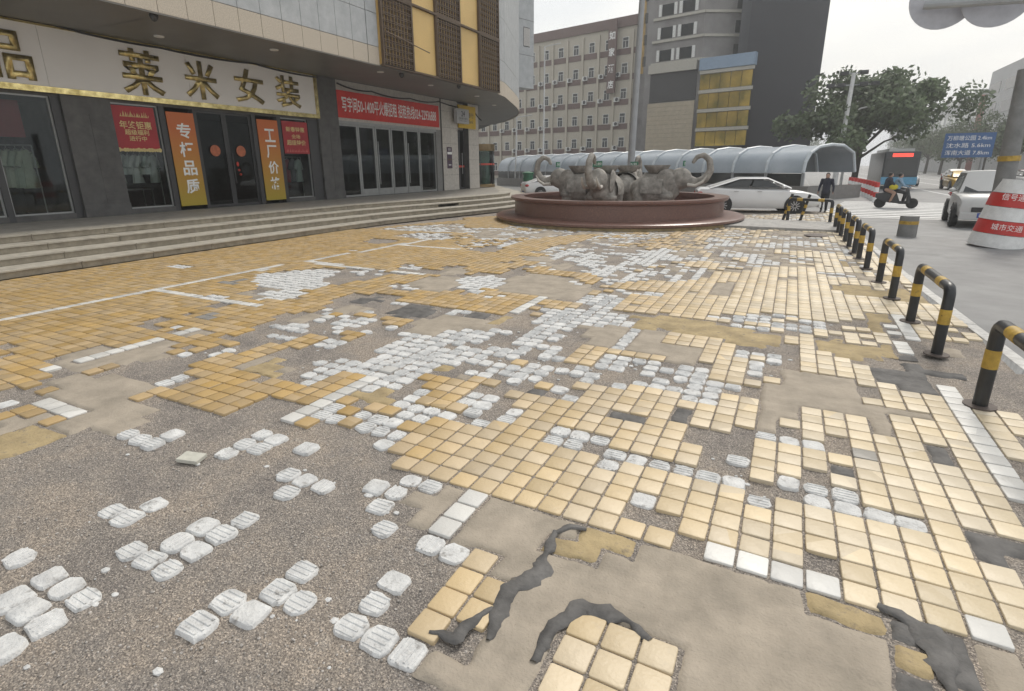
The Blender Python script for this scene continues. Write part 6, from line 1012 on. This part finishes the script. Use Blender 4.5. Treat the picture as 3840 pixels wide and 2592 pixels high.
# ================================================================ vehicles
m_wc = M('white_car_paint', (.68, .68, .68), .28, .02, 1, coat=.6); m_sv = M('dull_white_paint', (.5, .5, .49), .35, .05, 1, coat=.3); m_cg = M('car_glass', (.02, .024, .026), .06, .1, 2); m_ty = M('tyre_rubber', (.018, .018, .018), .8); m_rim = M('wheel_rim', (.42, .42, .43), .3, .1, 4, metal=.7); m_lr = M('red_lamp', (.4, .02, .02), .2); m_hl = M('headlamp', (.45, .45, .42), .15); m_pl = M('plate_blue', (.02, .06, .3), .4)
def car(name, lab, loc, rz, paint, Lc, Wc, prof, roof, whe, plate=None, group=None, sc=1.):
    """prof: (x, bottom, belt) along the body; roof: (x0 base, x1, x2, x3 base, z)"""
    t = thing(name, lab, 'car', loc, rz, group); t.scale = (sc,)*3; w = Wc/2; R = []
    for x, z0, zb in prof:
        k = 1-.16*(abs(x)/(Lc/2))**4; ww = w*k; R.append([(x, -ww*.9, z0), (x, -ww, z0+.12), (x, -ww, (z0+zb)/2), (x, -ww*.96, zb-.06), (x, -ww*.86, zb), (x, 0, zb+.02), (x, ww*.86, zb), (x, ww*.96, zb-.06), (x, ww, (z0+zb)/2), (x, ww, z0+.12), (x, ww*.9, z0)])
    MB().rings(R).build('body', paint, t, smooth=38)
    x0, x1, x2, x3, z = roof; zb = max(p[2] for p in prof); wb, wt = w*.9, w*.7; C_ = [(x0, wb, zb-.03), (x1, wt, z-.05), (x2, wt, z-.05), (x3, wb, zb-.03)]
    b = MB(); b.rings([[(x, -q, h), (x, -q*.9, h+.05), (x, 0, h+.075), (x, q*.9, h+.05), (x, q, h)] for x, q, h in C_], True, True); b.build('cabin', paint, t, smooth=30)
    def side(u0, u1, v0, v1, s):
        o = []
        for u, v in ((u0, v0), (u1, v0), (u1, v1), (u0, v1)): xa = x0+(x3-x0)*u; xb = x1+(x2-x1)*u; o.append((xa+(xb-xa)*v, s*(wb+(wt-wb)*v+.012), zb-.03+(z-.02-zb)*v))
        return o if s < 0 else o[::-1]
    for s in (-1, 1):
        for u0, u1 in ((.09, .47), (.51, .9)): MB().quad(*side(u0, u1, .12, .86, s)).build('window', m_cg, t)
        MB().ico((x3-.35, s*(w+.06), zb+.05), .1, 2, (.6, 1, .7)).build('mirror', paint, t, smooth=60)
        for xx in (.02, -.9): MB().box(xx-.09, s*(w*.985)-.012, zb-.16, xx+.09, s*(w*.985)+.012, zb-.13).build('handle', m_rim, t)
        for x in whe:
            MB().disc((x, s*(w*.975), .36), (0, 1, 0), .4, 26, .07).build('wheel_arch', m_ty, t)
            wh = MB().lathe([(.2, -.1), (.31, -.1), (.33, -.06), (.33, .06), (.31, .1), (.2, .1)], 26).build('wheel', m_ty, t, smooth=40); wh.location = (x, s*(w*.93), .33); wh.rotation_euler = (pi/2, 0, 0)
            q = MB().lathe([(.215, -.09), (.215, .09), (.18, .105)], 24)
            for k in range(10): q.cur = 1; q.box(.05, -.016, .1, .2, .016, .115, Matrix.Rotation(k*pi/5, 4, 'Z')); q.box(.05, -.016, -.115, .2, .016, -.1, Matrix.Rotation(k*pi/5, 4, 'Z'))
            q.build('rim', [m_ty, m_rim], wh)
        xf, xr = prof[-1][0], prof[0][0]; zl = prof[-1][2]-.1
        MB().ico((xf-.12, s*w*.68, zl), .17, 2, (.7, 1, .65)).build('headlamp', m_hl, t, smooth=60); MB().ico((xr+.1, s*w*.72, prof[0][2]-.12), .2, 2, (.7, 1, .5)).build('tail_lamp', m_lr, t, smooth=60)
    for a, e in (((x0-.02, zb), (x1-.0, z-.02)), ((x3+.02, zb), (x2+.0, z-.02))):
        sg = 1 if a[0] > 0 else -1; P = [(a[0]+.012*sg, -wb*.86, a[1]), (a[0]+.012*sg, wb*.86, a[1]), (e[0]+.012*sg, wt*.86, e[1]-.03), (e[0]+.012*sg, -wt*.86, e[1]-.03)]; MB().quad(*(P if sg > 0 else P[::-1])).build('windscreen', m_cg, t)
    xf = prof[-1][0]; MB().box(xf-.04, -w*.5, .5, xf+.02, w*.5, .64).build('grille', m_bk, t); MB().box(xf-.05, -w*.84, .26, xf+.04, w*.84, .48).build('bumper', paint, t, bevel=.03)
    for s, xx in ((1, xf+.045), (-1, prof[0][0]-.02)):
        p_ = MB().box(xx-.01, -.24, .33, xx, .24, .47).build('number_plate', m_pl, t)
        if plate: text('lettering', plate, m_wt, p_, (xx if s > 0 else xx-.01, 0, .4), (0, s, 0), (0, 0, 1), .4, .09, 0, .01)
    return t
sed = [(-2.42, .4, .95), (-2.3, .28, 1.06), (-1.5, .24, 1.06), (-.4, .22, 1.0), (.9, .22, .98), (1.7, .24, .92), (2.25, .28, .8), (2.43, .38, .66)]; sr = (-1.95, -.75, .35, 1.25, 1.47)
hd = radians(14); wx, wy = -.3, 26.9
sedan = car('white_sedan', 'white four door sedan parked behind the fountain', (wx-1.42*cos(hd)-.85*sin(hd)*-1, wy-1.42*sin(hd)+.85*cos(hd), -.06), hd, m_wc, 4.87, 1.85, sed, sr, (-1.42, 1.42), '辽A·160M9', sc=1.05)
van_p = [(-1.68, .35, 1.02), (-1.6, .26, 1.06), (-.4, .24, 1.04), (.5, .24, 1.04), (1.3, .27, 1.0), (1.6, .32, .9), (1.68, .42, .78)]
v = at(3620, 850, -.06); car('white_minivan', 'dull white boxy minivan with a blue number plate beside the traffic drum', (v.x+.55, v.y+1.1, -.06), radians(-97), m_sv, 3.4, 1.6, van_p, (-1.66, -1.5, .45, .95, 1.68), (-1.15, 1.15), '辽A·9KX87', sc=1.08)
q = at(2010, 742, -.06); car('white_hatchback', 'white car with dark tail lamps parked between the steps and the fountain', (q.x+.9, q.y+1.5, -.06), radians(40), m_wc, 4.4, 1.8, sed, sr, (-1.42, 1.42))
m_tx = M('taxi_yellow', (.6, .36, .03), .3, coat=.5)
for k, (x, y, p, lab) in enumerate(((12.2, 57, m_tx, 'yellow taxi at the head of the waiting traffic'), (9.8, 66, m_wc, 'white car left of the yellow taxi'), (15.2, 62, m_wc, 'white car right of the yellow taxi'), (17.5, 60, m_wc, 'white car two places right of the taxi'), (15.4, 74, m_sv, 'grey white car in the second row of traffic'), (19.6, 68, M('maroon_paint', (.16, .02, .03), .3, coat=.5), 'maroon car at the right of the waiting traffic'))): car('waiting_car', lab, (x, y, -.06), -pi/2, p, 4.6, 1.8, sed, sr, (-1.42, 1.42))
bus = thing('city_bus', 'dark city bus with a red route display waiting at the crossing', 'bus', (7.9, 61, -.06)); MB().box(-1.25, -5, .35, 1.25, 5, 3.05).build('body', M('bus_dark', (.03, .035, .04), .3), bus, bevel=.12); MB().box(-1.1, -5.02, 1.2, 1.1, -4.99, 2.5).build('windscreen', m_cg, bus); MB().box(-1.26, -5.03, .4, 1.26, -4.95, 1.0).build('bumper', M('bus_blue', (.1, .32, .5), .4), bus); MB().box(-.7, -5.06, 2.62, .7, -5.02, 2.9).build('route_display', M('led_red', (.8, .06, .04), .4, emit=1.2), bus); MB().box(-.9, -4, 3.05, .9, 4, 3.3).build('roof_unit', m_sv, bus)
# ================================================================ people
sk, hr, nv_, bl_, shy, pant = M('skin', (.36, .22, .16)), M('black_hair', (.015, .013, .012)), M('navy_cloth', (.018, .02, .035), .9), M('blue_shirt', (.2, .3, .4), .9), M('yellow_cloth', (.5, .42, .03), .9), M('dark_trousers', (.02, .02, .024), .9)
def person(lab, loc, rz, J, top, legs=pant, parent=None):
    t = thing('person', lab, 'person', loc, rz); hp, ch, hd_ = J['hip'], J['chest'], J['head']; H_ = Vector(hd_)
    P = [('c', hp, .15, ch, .17, 1), ('c', ch, .07, hd_, .055, 0), ('e', hd_, (.095, .08, .12), 0), ('e', H_+Vector((-.025, 0, .035)), (.1, .088, .11), 3), ('c', H_+Vector((.08, 0, -.01)), .018, H_+Vector((.105, 0, -.025)), .014, 0)]
    for s in (-1, 1):
        sh = Vector(ch)+Vector((0, s*.19, .06)); el, ha = J['elbow'+'LR'[s < 0]], J['hand'+'LR'[s < 0]]; kn, ft = J['knee'+'LR'[s < 0]], J['foot'+'LR'[s < 0]]; P += [('c', ch, .1, sh, .075, 1), ('c', sh, .07, el, .052, 1), ('c', el, .05, ha, .036, 1), ('e', Vector(ha), (.045, .025, .055), 0), ('c', Vector(hp)+Vector((0, s*.08, 0)), .1, kn, .075, 2), ('c', kn, .072, ft, .05, 2), ('c', ft, .045, Vector(ft)+Vector((.16, 0, -.04)), .04, 3)]
        for k in range(5): P.append(('c', Vector(ha)+Vector(((k-2)*.016, 0, -.04)), .011, Vector(ha)+Vector(((k-2)*.019+(.03 if k == 4 else 0), .01, -.1+abs(k-1.5)*.01)), .008, 0))
    blob('body', P, [sk, top, legs, hr], .016, 2, t); b = MB()
    for s in (-1, 1): b.ico((H_.x+.088, s*.032, H_.z+.01), .011, 1)
    b.build('eyes', hr, t); return t
walk = dict(hip=(0, 0, .92), chest=(.03, 0, 1.36), head=(.06, 0, 1.6), elbowL=(-.05, .27, 1.12), handL=(.05, .29, .88), elbowR=(-.02, -.27, 1.12), handR=(.1, -.29, .88), kneeL=(.12, .1, .5), footL=(.05, .1, .09), kneeR=(.02, -.1, .5), footR=(-.14, -.1, .1))
p = at(3085, 797, -.06); person('pedestrian in navy clothes walking towards the hoops', (p.x, p.y, -.06), radians(-100), walk, nv_)
ride = dict(hip=(0, 0, .85), chest=(.06, 0, 1.28), head=(.1, 0, 1.53), elbowL=(.25, .26, 1.08), handL=(.52, .24, 1.02), elbowR=(.25, -.26, 1.08), handR=(.52, -.24, 1.02), kneeL=(.42, .13, .72), footL=(.34, .14, .3), kneeR=(.42, -.13, .72), footR=(.34, -.14, .3))
sit = dict(ride, kneeL=(.32, .24, .7), footL=(.2, .25, .32), kneeR=(.32, -.24, .7), footR=(.2, -.25, .32))
p = at(3352, 781, -.06); sx_, sy_ = p.x, p.y
sct = thing('scooter', 'black electric scooter carrying two riders across the street', 'scooter', (sx_, sy_, -.06)); 
for x in (-.62, .68): w_ = MB().lathe([(.16, -.05), (.22, -.06), (.25, 0), (.22, .06), (.16, .05)], 22).disc((0, 0, 0), (0, 0, 1), .17, 16, .04).build('wheel', m_ty, sct, smooth=40); w_.location = (x, 0, .25); w_.rotation_euler = (pi/2, 0, 0)
MB().rings([[(x, -w_, z0), (x, w_, z0), (x, w_*.8, z1), (x, -w_*.8, z1)] for x, w_, z0, z1 in ((-.85, .1, .5, .7), (-.5, .15, .3, .76), (0, .15, .25, .72), (.15, .15, .22, .36), (.45, .15, .22, .36))]).build('body', m_bk, sct, bevel=.02); MB().rings([[(x, -w_, z), (x, w_, z), (x+.12, w_*.7, z), (x+.12, -w_*.7, z)] for x, w_, z in ((.45, .16, .25), (.42, .19, .6), (.34, .15, .95))]).build('leg_shield', m_bk, sct, bevel=.02); MB().tube([(.66, 0, .25), (.4, 0, 1.0)], .035).tube([(.4, -.3, 1.05), (.42, 0, 1.0), (.4, .3, 1.05)], .02).build('steering', m_bk, sct)
person('rider in a blue shirt steering the black scooter', (sx_-.05, sy_, -.06), 0, ride, bl_); person('passenger with long dark hair and a yellow bag on the scooter', (sx_-.45, sy_, -.03), 0, dict(sit, handL=(.3, .2, .95), handR=(.3, -.2, .95)), nv_, sk)
MB().ico((sx_-.2, sy_-.24, .95), .19, 2, (1, .5, .7)).build('yellow_bag', shy, smooth=60); tag(bpy.data.objects['yellow_bag'], 'bright yellow bag held by the scooter passenger', 'bag')
# ================================================================ street furniture
m_grp = M('grey_pole', (.3, .31, .32), .5, .1, 3); m_rd = M('barrier_red', (.5, .03, .025), .45); m_wp = M('barrier_white', (.68, .68, .67), .45)
def pole(name, lab, cat, x0, y0, x1, y1, dist, r, m=m_grp, z0=-.06):
    a = atd(x0, y0, dist); e = atd(x1, y1, dist); a.z = z0; t = thing(name, lab, cat, a); d = e-a; MB().tube([(0, 0, 0), d], [r, r*.7], 12).build('shaft', m, t, smooth=50); return t, d
pole('steel_pole', 'tall grey steel pole rising behind the fountain', 'pole', 2362, 640, 2412, -60, 29, .19)
t, d = pole('floodlight_mast', 'tall white mast carrying two tiers of floodlights', 'lamp post', 3125, 705, 3203, 275, 56.5, .22, m_wp)
for z, ks in ((0, (-.7, .7)), (-.9, (-1.6, -.8, .8, 1.6))):
    for k in ks: MB().cbox((d.x+k, d.y-.2, d.z+z), .6, .5, .28).build('floodlight', m_bk, t)
    MB().cbox((d.x, d.y, d.z+z), 3.6 if z else 1.6, .1, .1).build('crossarm', m_grp, t)
t, d = pole('street_lamp', 'curved arm street lamp in front of the big tree', 'lamp post', 3150, 705, 3195, 430, 60, .12, m_wp); MB().tube([d, d+Vector((.6, 0, .5)), d+Vector((3.4, 0, 1))], .06).build('arm', m_wp, t)
for x, lab in ((2037, 'white street lamp against the hotel facade'), (1932, 'thin white lamp post left of the hotel windows')): t, d = pole('street_lamp', lab, 'lamp post', x, 600, x+6, 175 if x > 2000 else 440, 62, .1, m_wp); MB().tube([d, d+Vector((1.8, 0, .15))], .05).build('arm', m_wp, t)
t, d = pole('utility_pole', 'leaning concrete pole rising from the red and white drum', 'pole', 3725, 900, 3850, 260, 18.9, .24, M('old_concrete', (.2, .2, .195), .85, .2, 4)); MB().tube([d*.5, d*.53], .225, 14).build('warning_band', m_yb, t)
c = atd(3728, 900, 18.9); t = thing('traffic_drum', 'red and white traffic drum with white characters round the concrete pole', 'barrier', (c.x+.03, c.y, -.06)); t.rotation_euler = (0, .1, 0)
for k in range(5): r0, r1 = .58-.035*k, .58-.035*(k+1); MB().lathe([(r0, .34*k), (r1, .34*(k+1)-.01)], 28, cap=False).build('ring', m_rd if k in (1, 3) else m_wp, t, smooth=60)
for z, s in ((1.27, '信号通行'), (.53, '城市交通')): text('lettering', s, m_wt, t, (-.05, -.575, z), (1, 0, 0), (0, 0, 1), .62, .16)
c = at(3398, 886, -.06); t = thing('concrete_stub', 'short grey concrete stub with a hazard stripe on the road', 'bollard', (c.x, c.y, -.06)); MB().lathe([(.25, 0), (.24, .6), (0, .6)], 20).build('post', M('old_concrete', (.2, .2, .195)), t, smooth=40); MB().lathe([(.248, .36), (.247, .46)], 20, cap=False).build('hazard_band', m_yb, t)
c = at(1980, 722, -.06); t = thing('green_pillar', 'green pillar box beside the end of the steps', 'post box', (c.x, c.y, -.09)); MB().lathe([(.42, 0), (.42, 1.5), (.5, 1.52), (.5, 1.62), (0, 1.75)], 24).build('body', M('post_green', (.02, .13, .06), .5), t, smooth=40)
for k in range(10):
    q = atd(3185+k*11.5, 700, 52-k*1.6); t = thing('safety_post', 'red and white safety post in the row beside the crossing', 'bollard', (q.x, q.y, -.06), 0, 'red and white posts by the crossing')
    for j in range(4): MB().tube([(0, 0, .27*j), (0, 0, .27*j+.27)], .13, 10).build('band', m_rd if j % 2 else m_wp, t)
t = thing('sign_backs', 'two round road signs seen from behind on an overhead arm', 'sign', atd(3620, 15, 13)); R_ = t.location
for k, (x, y) in enumerate(((3540, -8), (3745, -22))): q = atd(x, y, 13)-R_; MB().disc(q, (0, 1, .0), .5, 32, .02).build('round_panel', M('sign_back', (.4, .4, .43), .4), t)
MB().tube([atd(3465, 20, 12.8)-R_, atd(3900, -8, 12.8)-R_], .07, 10).build('arm', m_grp, t)
q = atd(3630, 545, 62); t = thing('direction_sign', 'blue road direction sign above the waiting traffic', 'sign', q); MB().box(-1.7, 0, -1.0, 1.75, .08, 1.0).build('panel', M('sign_blue', (.03, .1, .26), .5), t)
for z, s in ((.6, '万柳塘公园 2.4km'), (0, '沈水路 5.6km'), (-.6, '浑南大道 7.8km')): text('lettering', s, m_wt, t, (0, 0, z), (1, 0, 0), (0, 0, 1), 3, .4)
MB().tube([(1.2, .15, -1), (1.2, .15, -q.z)], .12).build('post', m_grp, t)
# ================================================================ hotel, grey tower, billboard, tunnel
HC, HD = Vector((-22.01, 81.98, 0)), Vector((-.9755, .22, 0)); HN = Vector((-.22, -.9755, 0)); hm = Matrix((( HD.x, HN.x, 0, HC.x), (HD.y, HN.y, 0, HC.y), (0, 0, 1, 0), (0, 0, 0, 1)))
m_ht, m_br, m_wf = M('hotel_cream', (.43, .395, .33), .8, .06, .8), M('hotel_brown', (.15, .105, .095), .8), M('window_white', (.6, .6, .58), .5)
hot = thing('hotel', 'cream hotel block with brown bands and rows of white windows', 'building'); hot.matrix_world = hm; MB().box(-.2, -14, 0, 34, 0, 20.8).build('wall', m_ht, hot); MB().box(-.4, -14, 20.8, 34, .25, 22.1).build('parapet', m_br, hot)
pane_m = MB().quad((-.42, .02, .08), (.42, .02, .08), (.42, .02, 1.37), (-.42, .02, 1.37)).mesh('pane', m_cg); fr_m = MB().box(-.5, -.02, 0, .5, .05, .07).box(-.5, -.02, 1.38, .5, .05, 1.45).box(-.5, -.02, .07, -.42, .05, 1.38).box(.42, -.02, .07, .5, .05, 1.38).box(-.02, -.02, .07, .03, .05, .95).box(-.42, -.02, .95, .42, .05, 1.0).mesh('window', m_wf)
ac_b = MB().box(-.4, .05, 0, .4, .4, .6).mesh('case', m_wf); ac_f = MB().disc((-.08, .405, .3), (0, 1, 0), .25, 16, .02).mesh('fan_grille', m_frame); rh = random.Random(5)
for fl in range(6):
    z = 18.06-3.35*fl; MB().box(-.25, .003, z-.82, 34, .06, z-.03).build('brown_band', m_br, hot)
    for k in range(12):
        x = 1.5+2.77*k; w_ = link('window', fr_m, hot, (x, .0, z)); link('pane', pane_m, w_)
        if rh.random() < .62 and k < 9: a = thing('air_conditioner', 'white air conditioner box on the hotel facade', 'air conditioner', hm @ Vector((x+.95, 0, z-.35)), atan2(HD.y, HD.x), 'air conditioners on the hotel wall'); a.rotation_euler = hm.to_euler(); a.scale = (1, 1, 1); link('case', ac_b, a); link('fan_grille', ac_f, a)
for k in range(13): MB().box(.15+2.75*k, .0, 0, .5+2.75*k, .22, 20.3).build('pilaster', m_ht, hot)
t = thing('hotel_sign', 'tall dark vertical sign with white hotel characters', 'sign'); t.matrix_world = hm; MB().box(2.6, .5, 12.2, 3.9, .8, 21.7).build('panel', m_br, t)
for k, s in enumerate('如家酒店'): text('character', s, m_wt, t, (3.25, .82, 19.8-2.15*k), (-1, 0, 0), (0, 0, 1), .95, 1.1, 0, .02)
m_gy, m_gs = M('grey_render', (.205, .195, .19), .85, .12, .5, rgb2=(.25, .24, .235)), M('pale_sill', (.42, .4, .35), .8); gb = thing('grey_building', 'grey office tower with pale sills and a cornered front', 'building'); gb.matrix_world = hm
MB().prism([(-.25, -12), (-.25, -.5), (-2.5, -.5), (-2.5, 1.5), (-10.3, 1.5), (-17, -4.6), (-17, -12)], 0, 34).build('wall', m_gy, gb); MB().box(-1.2, -.495, 14.5, -.3, -.47, 30).build('yellow_patch', M('old_yellow', (.46, .31, .12), .9, .3, .6), gb)
for fl in range(5):
    z = 15.4+2.72*fl; MB().box(-10.4, 1.5, z-.45, -3.4, 1.75, z-.15).build('sill', m_gs, gb)
    for x in (-5.3, -8.1):
        MB().box(x-.8, 1.49, z, x+.8, 1.53, z+1.35).build('window', m_cg, gb)
        for s in (-1, 1): MB().box(x+s*1.05-.2, 1.5, z, x+s*1.05+.2, 1.6, z+1.4).build('quoin', m_wf, gb)
    MB().box(-1.9, -.51, z, -1.0, -.47, z+1.3).build('window', m_cg, gb); q = Matrix.Translation((-10.3, 1.5, 0)) @ Matrix.Rotation(radians(42.3), 4, 'Z'); MB().box(-5.6, .0, z, -4, .05, z+1.4, q).build('window', m_cg, gb); MB().box(-9, -.02, z-.45, 0, .2, z-.15, q).build('sill', m_gs, gb)
MB().box(-9.9, 1.51, 10.3, -3.4, 1.6, 14).build('dark_frame_panel', m_frame, gb); MB().box(-9.9, 1.7, 13.9, -3.2, 2, 15).build('fascia', m_gs, gb)
for k in range(11): MB().box(-10, 1.9, 4+.56*k, -3.4, 2, 4.54+.56*k).build('board', M('cream_board', (.4, .345, .26), .8, .1, 2), gb)
m_gg = M('gold_glass', (.42, .36, .08), .12, .4, .5, metal=.6, rgb2=(.62, .42, .09))
for k in range(4):
    for j in range(5): MB().box(-17+1.3*j, 2, 4.4+2.3*k, -15.76+1.3*j, 2.05, 6.2+2.3*k).build('glass_panel', m_gg, gb)
    MB().box(-17.2, 2.06, 6.25+2.3*k, -10.5, 2.2, 6.65+2.3*k).build('pale_band', m_gs, gb)
MB().box(-17.2, 1.5, 13.6, -10.4, 2.3, 15).build('blue_fascia', M('blue_sheet', (.24, .32, .42), .6), gb)
a, e = atd(2763, 553, 78), atd(3036, 553, 78); bb = thing('billboard', 'huge blank dark billboard at the street corner', 'billboard', (a.x, a.y, 0)); MB().box(0, 0, a.z, e.x-a.x, 3, 36).build('face', M('navy_black', (.018, .02, .027), .6, .1, .3), bb); MB().box(-1.1, .4, a.z, -.02, 3, 36).build('side_panel', M('navy_grey', (.04, .043, .05), .6), bb)
ta, tb_ = Vector((.6, 37.6, 0)), Vector((-31, 57.5, 0)); td = (tb_-ta).normalized(); tn = Vector((-td.y, td.x, 0)); tn = tn if tn.y > 0 else -tn; Lt = (tb_-ta).length
tun = thing('canopy_tunnel', 'long curved translucent canopy over the underpass ramp', 'canopy'); tun.matrix_world = Matrix(((td.x, tn.x, 0, ta.x), (td.y, tn.y, 0, ta.y), (0, 0, 1, -.09), (0, 0, 0, 1)))
m_cn, m_rb = M('canopy_sheet', (.33, .38, .43), .3, .08, .5, rgb2=(.4, .44, .48)), M('canopy_rib', (.5, .54, .57), .4)
arc = [(0, 1.6), (.1, 2.2), (.5, 2.75), (1.3, 3.1), (2.6, 3.25), (4, 3.2), (5.2, 2.8), (5.7, 1.6)]; nb = 15
for k in range(nb):
    x0, x1 = .1+Lt*k/nb, Lt*(k+1)/nb; MB().rings([[(x, y, z) for y, z in arc] for x in (x0, x1)], False, False).build('sheet', m_cn, tun, smooth=60); MB().tube([(x0, y-.03, z+.03) for y, z in arc], .1, 6).build('rib', m_rb, tun); MB().box(x0-.08, -.02, .85, x0+.08, .1, 1.6).build('post', m_grp, tun)
    MB().box(x0, .04, .85, x1, .06, 1.58).build('pane', m_cg, tun)
MB().box(-.4, -.15, 0, Lt, .3, .85).build('base_wall', M('dull_granite', (.2, .19, .18), .7, .15, 4), tun); MB().box(-.4, .3, 0, 0, 5.8, .85).build('base_wall', M('dull_granite', (.2, .19, .18)), tun)
# ================================================================ buildings over the road, trees
m_rb1, m_rd1 = M('pale_cladding', (.42, .42, .42), .7, .08, .3), M('pink_wall', (.4, .17, .15), .7, .06, .3)
for n_, lab, y0, y1, h, m in (('office_block', 'pale office block with square windows across the road', 60, 134, 17.8, m_rb1), ('mall_building', 'long glazed mall with a red end wall across the road', 138, 184, 15.4, m_rb1), ('columned_building', 'columned grey building far down the street', 186, 250, 16.5, M('far_grey', (.34, .35, .36), .7))):
    b_ = thing(n_, lab, 'building', (30, y0, 0)); MB().box(0, 0, 0, 25, y1-y0, h).build('wall', m, b_)
    if n_ == 'mall_building': MB().box(-.1, -.15, 0, 25, -.02, h-1).build('red_wall', m_rd1, b_)
    for fl in range(4):
        for k in range(9): yy = (k+.18)*(y1-y0)/9; MB().box(-.06, yy, 3.2+3.5*fl, -.02, yy+(y1-y0)/9*.66, 5+3.5*fl).build('window', m_cg if n_ != 'mall_building' else M('pale_glass', (.4, .42, .4), .1), b_)
m_lf, m_tk = M('leaf_green', (.045, .07, .03), .7, .35, 1.5, rgb2=(.085, .12, .05)), M('bark', (.06, .05, .04), .9)
def tree(lab, x, y, h, w, n, seed, group=None):
    r = random.Random(seed); t = thing('street_tree', lab, 'tree', (x, y, -.06), 0, group); th = h*.3; b = MB().tube([(0, 0, 0), (.1, 0, th), (.1, .1, h*.6)], [h*.028, h*.022, h*.01], 8); lim = []
    for k in range(7): a = k*.9+r.random(); q = Vector((cos(a)*w*.33, sin(a)*w*.33, h*r.uniform(.45, .8))); lim.append(q); b.tube([(.1, 0, th*r.uniform(.8, 1.1)), q*.5+Vector((0, 0, th*.5)), q], [h*.014, h*.009, h*.004], 6)
    b.build('trunk', m_tk, t, smooth=60); c = MB(); cl = [(Vector((r.gauss(0, .24)*w, r.gauss(0, .24)*w, h*min(.97, max(.34, r.gauss(.6, .15))))), r.uniform(.09, .17)*w) for _ in range(46)]
    for _ in range(n):
        q, s = r.choice(cl); u = Vector((r.gauss(0, 1), r.gauss(0, 1), r.gauss(0, .8))).normalized()*s*r.random()**.4; p = q+u; z = r.uniform(.014, .024)*w; A_ = Vector((r.gauss(0, 1), r.gauss(0, 1), r.gauss(0, 1))).normalized()*z; B_ = A_.orthogonal().normalized()*z*.7; c.quad(p-A_, p+B_, p+A_, p-B_)
    c.build('crown', m_lf, t)
tree('largest dark green tree at the corner beyond the billboard', 5.2, 62, 10.6, 11.5, 15000, 1)
for k in range(8): tree('bushy street tree in the row in front of the pale buildings', 24.5, 78+k*13, 8.6+k % 3*.7, 8, 3500, 20+k, 'trees lining the far pavement')
for k in range(6): tree('distant tree closing the end of the street', -2+k*4, 190+k*14, 11, 11, 1600, 40+k, 'distant street trees')
hz = MB().box(-170, -8, -1.2, 90, 420, 42).build('haze', None); hz.data.materials.clear(); hmz = bpy.data.materials.new('street_haze'); hmz.use_nodes = True; hn = hmz.node_tree.nodes; hn.remove(hn['Principled BSDF']); pv = hn.new('ShaderNodeVolumePrincipled'); pv.inputs['Density'].default_value = .0016; pv.inputs['Color'].default_value = (.9, .91, .92, 1); pv.inputs['Anisotropy'].default_value = .3; hmz.node_tree.links.new(pv.outputs[0], hn['Material Output'].inputs['Volume']); hz.data.materials.append(hmz); tag(hz, kind='stuff')
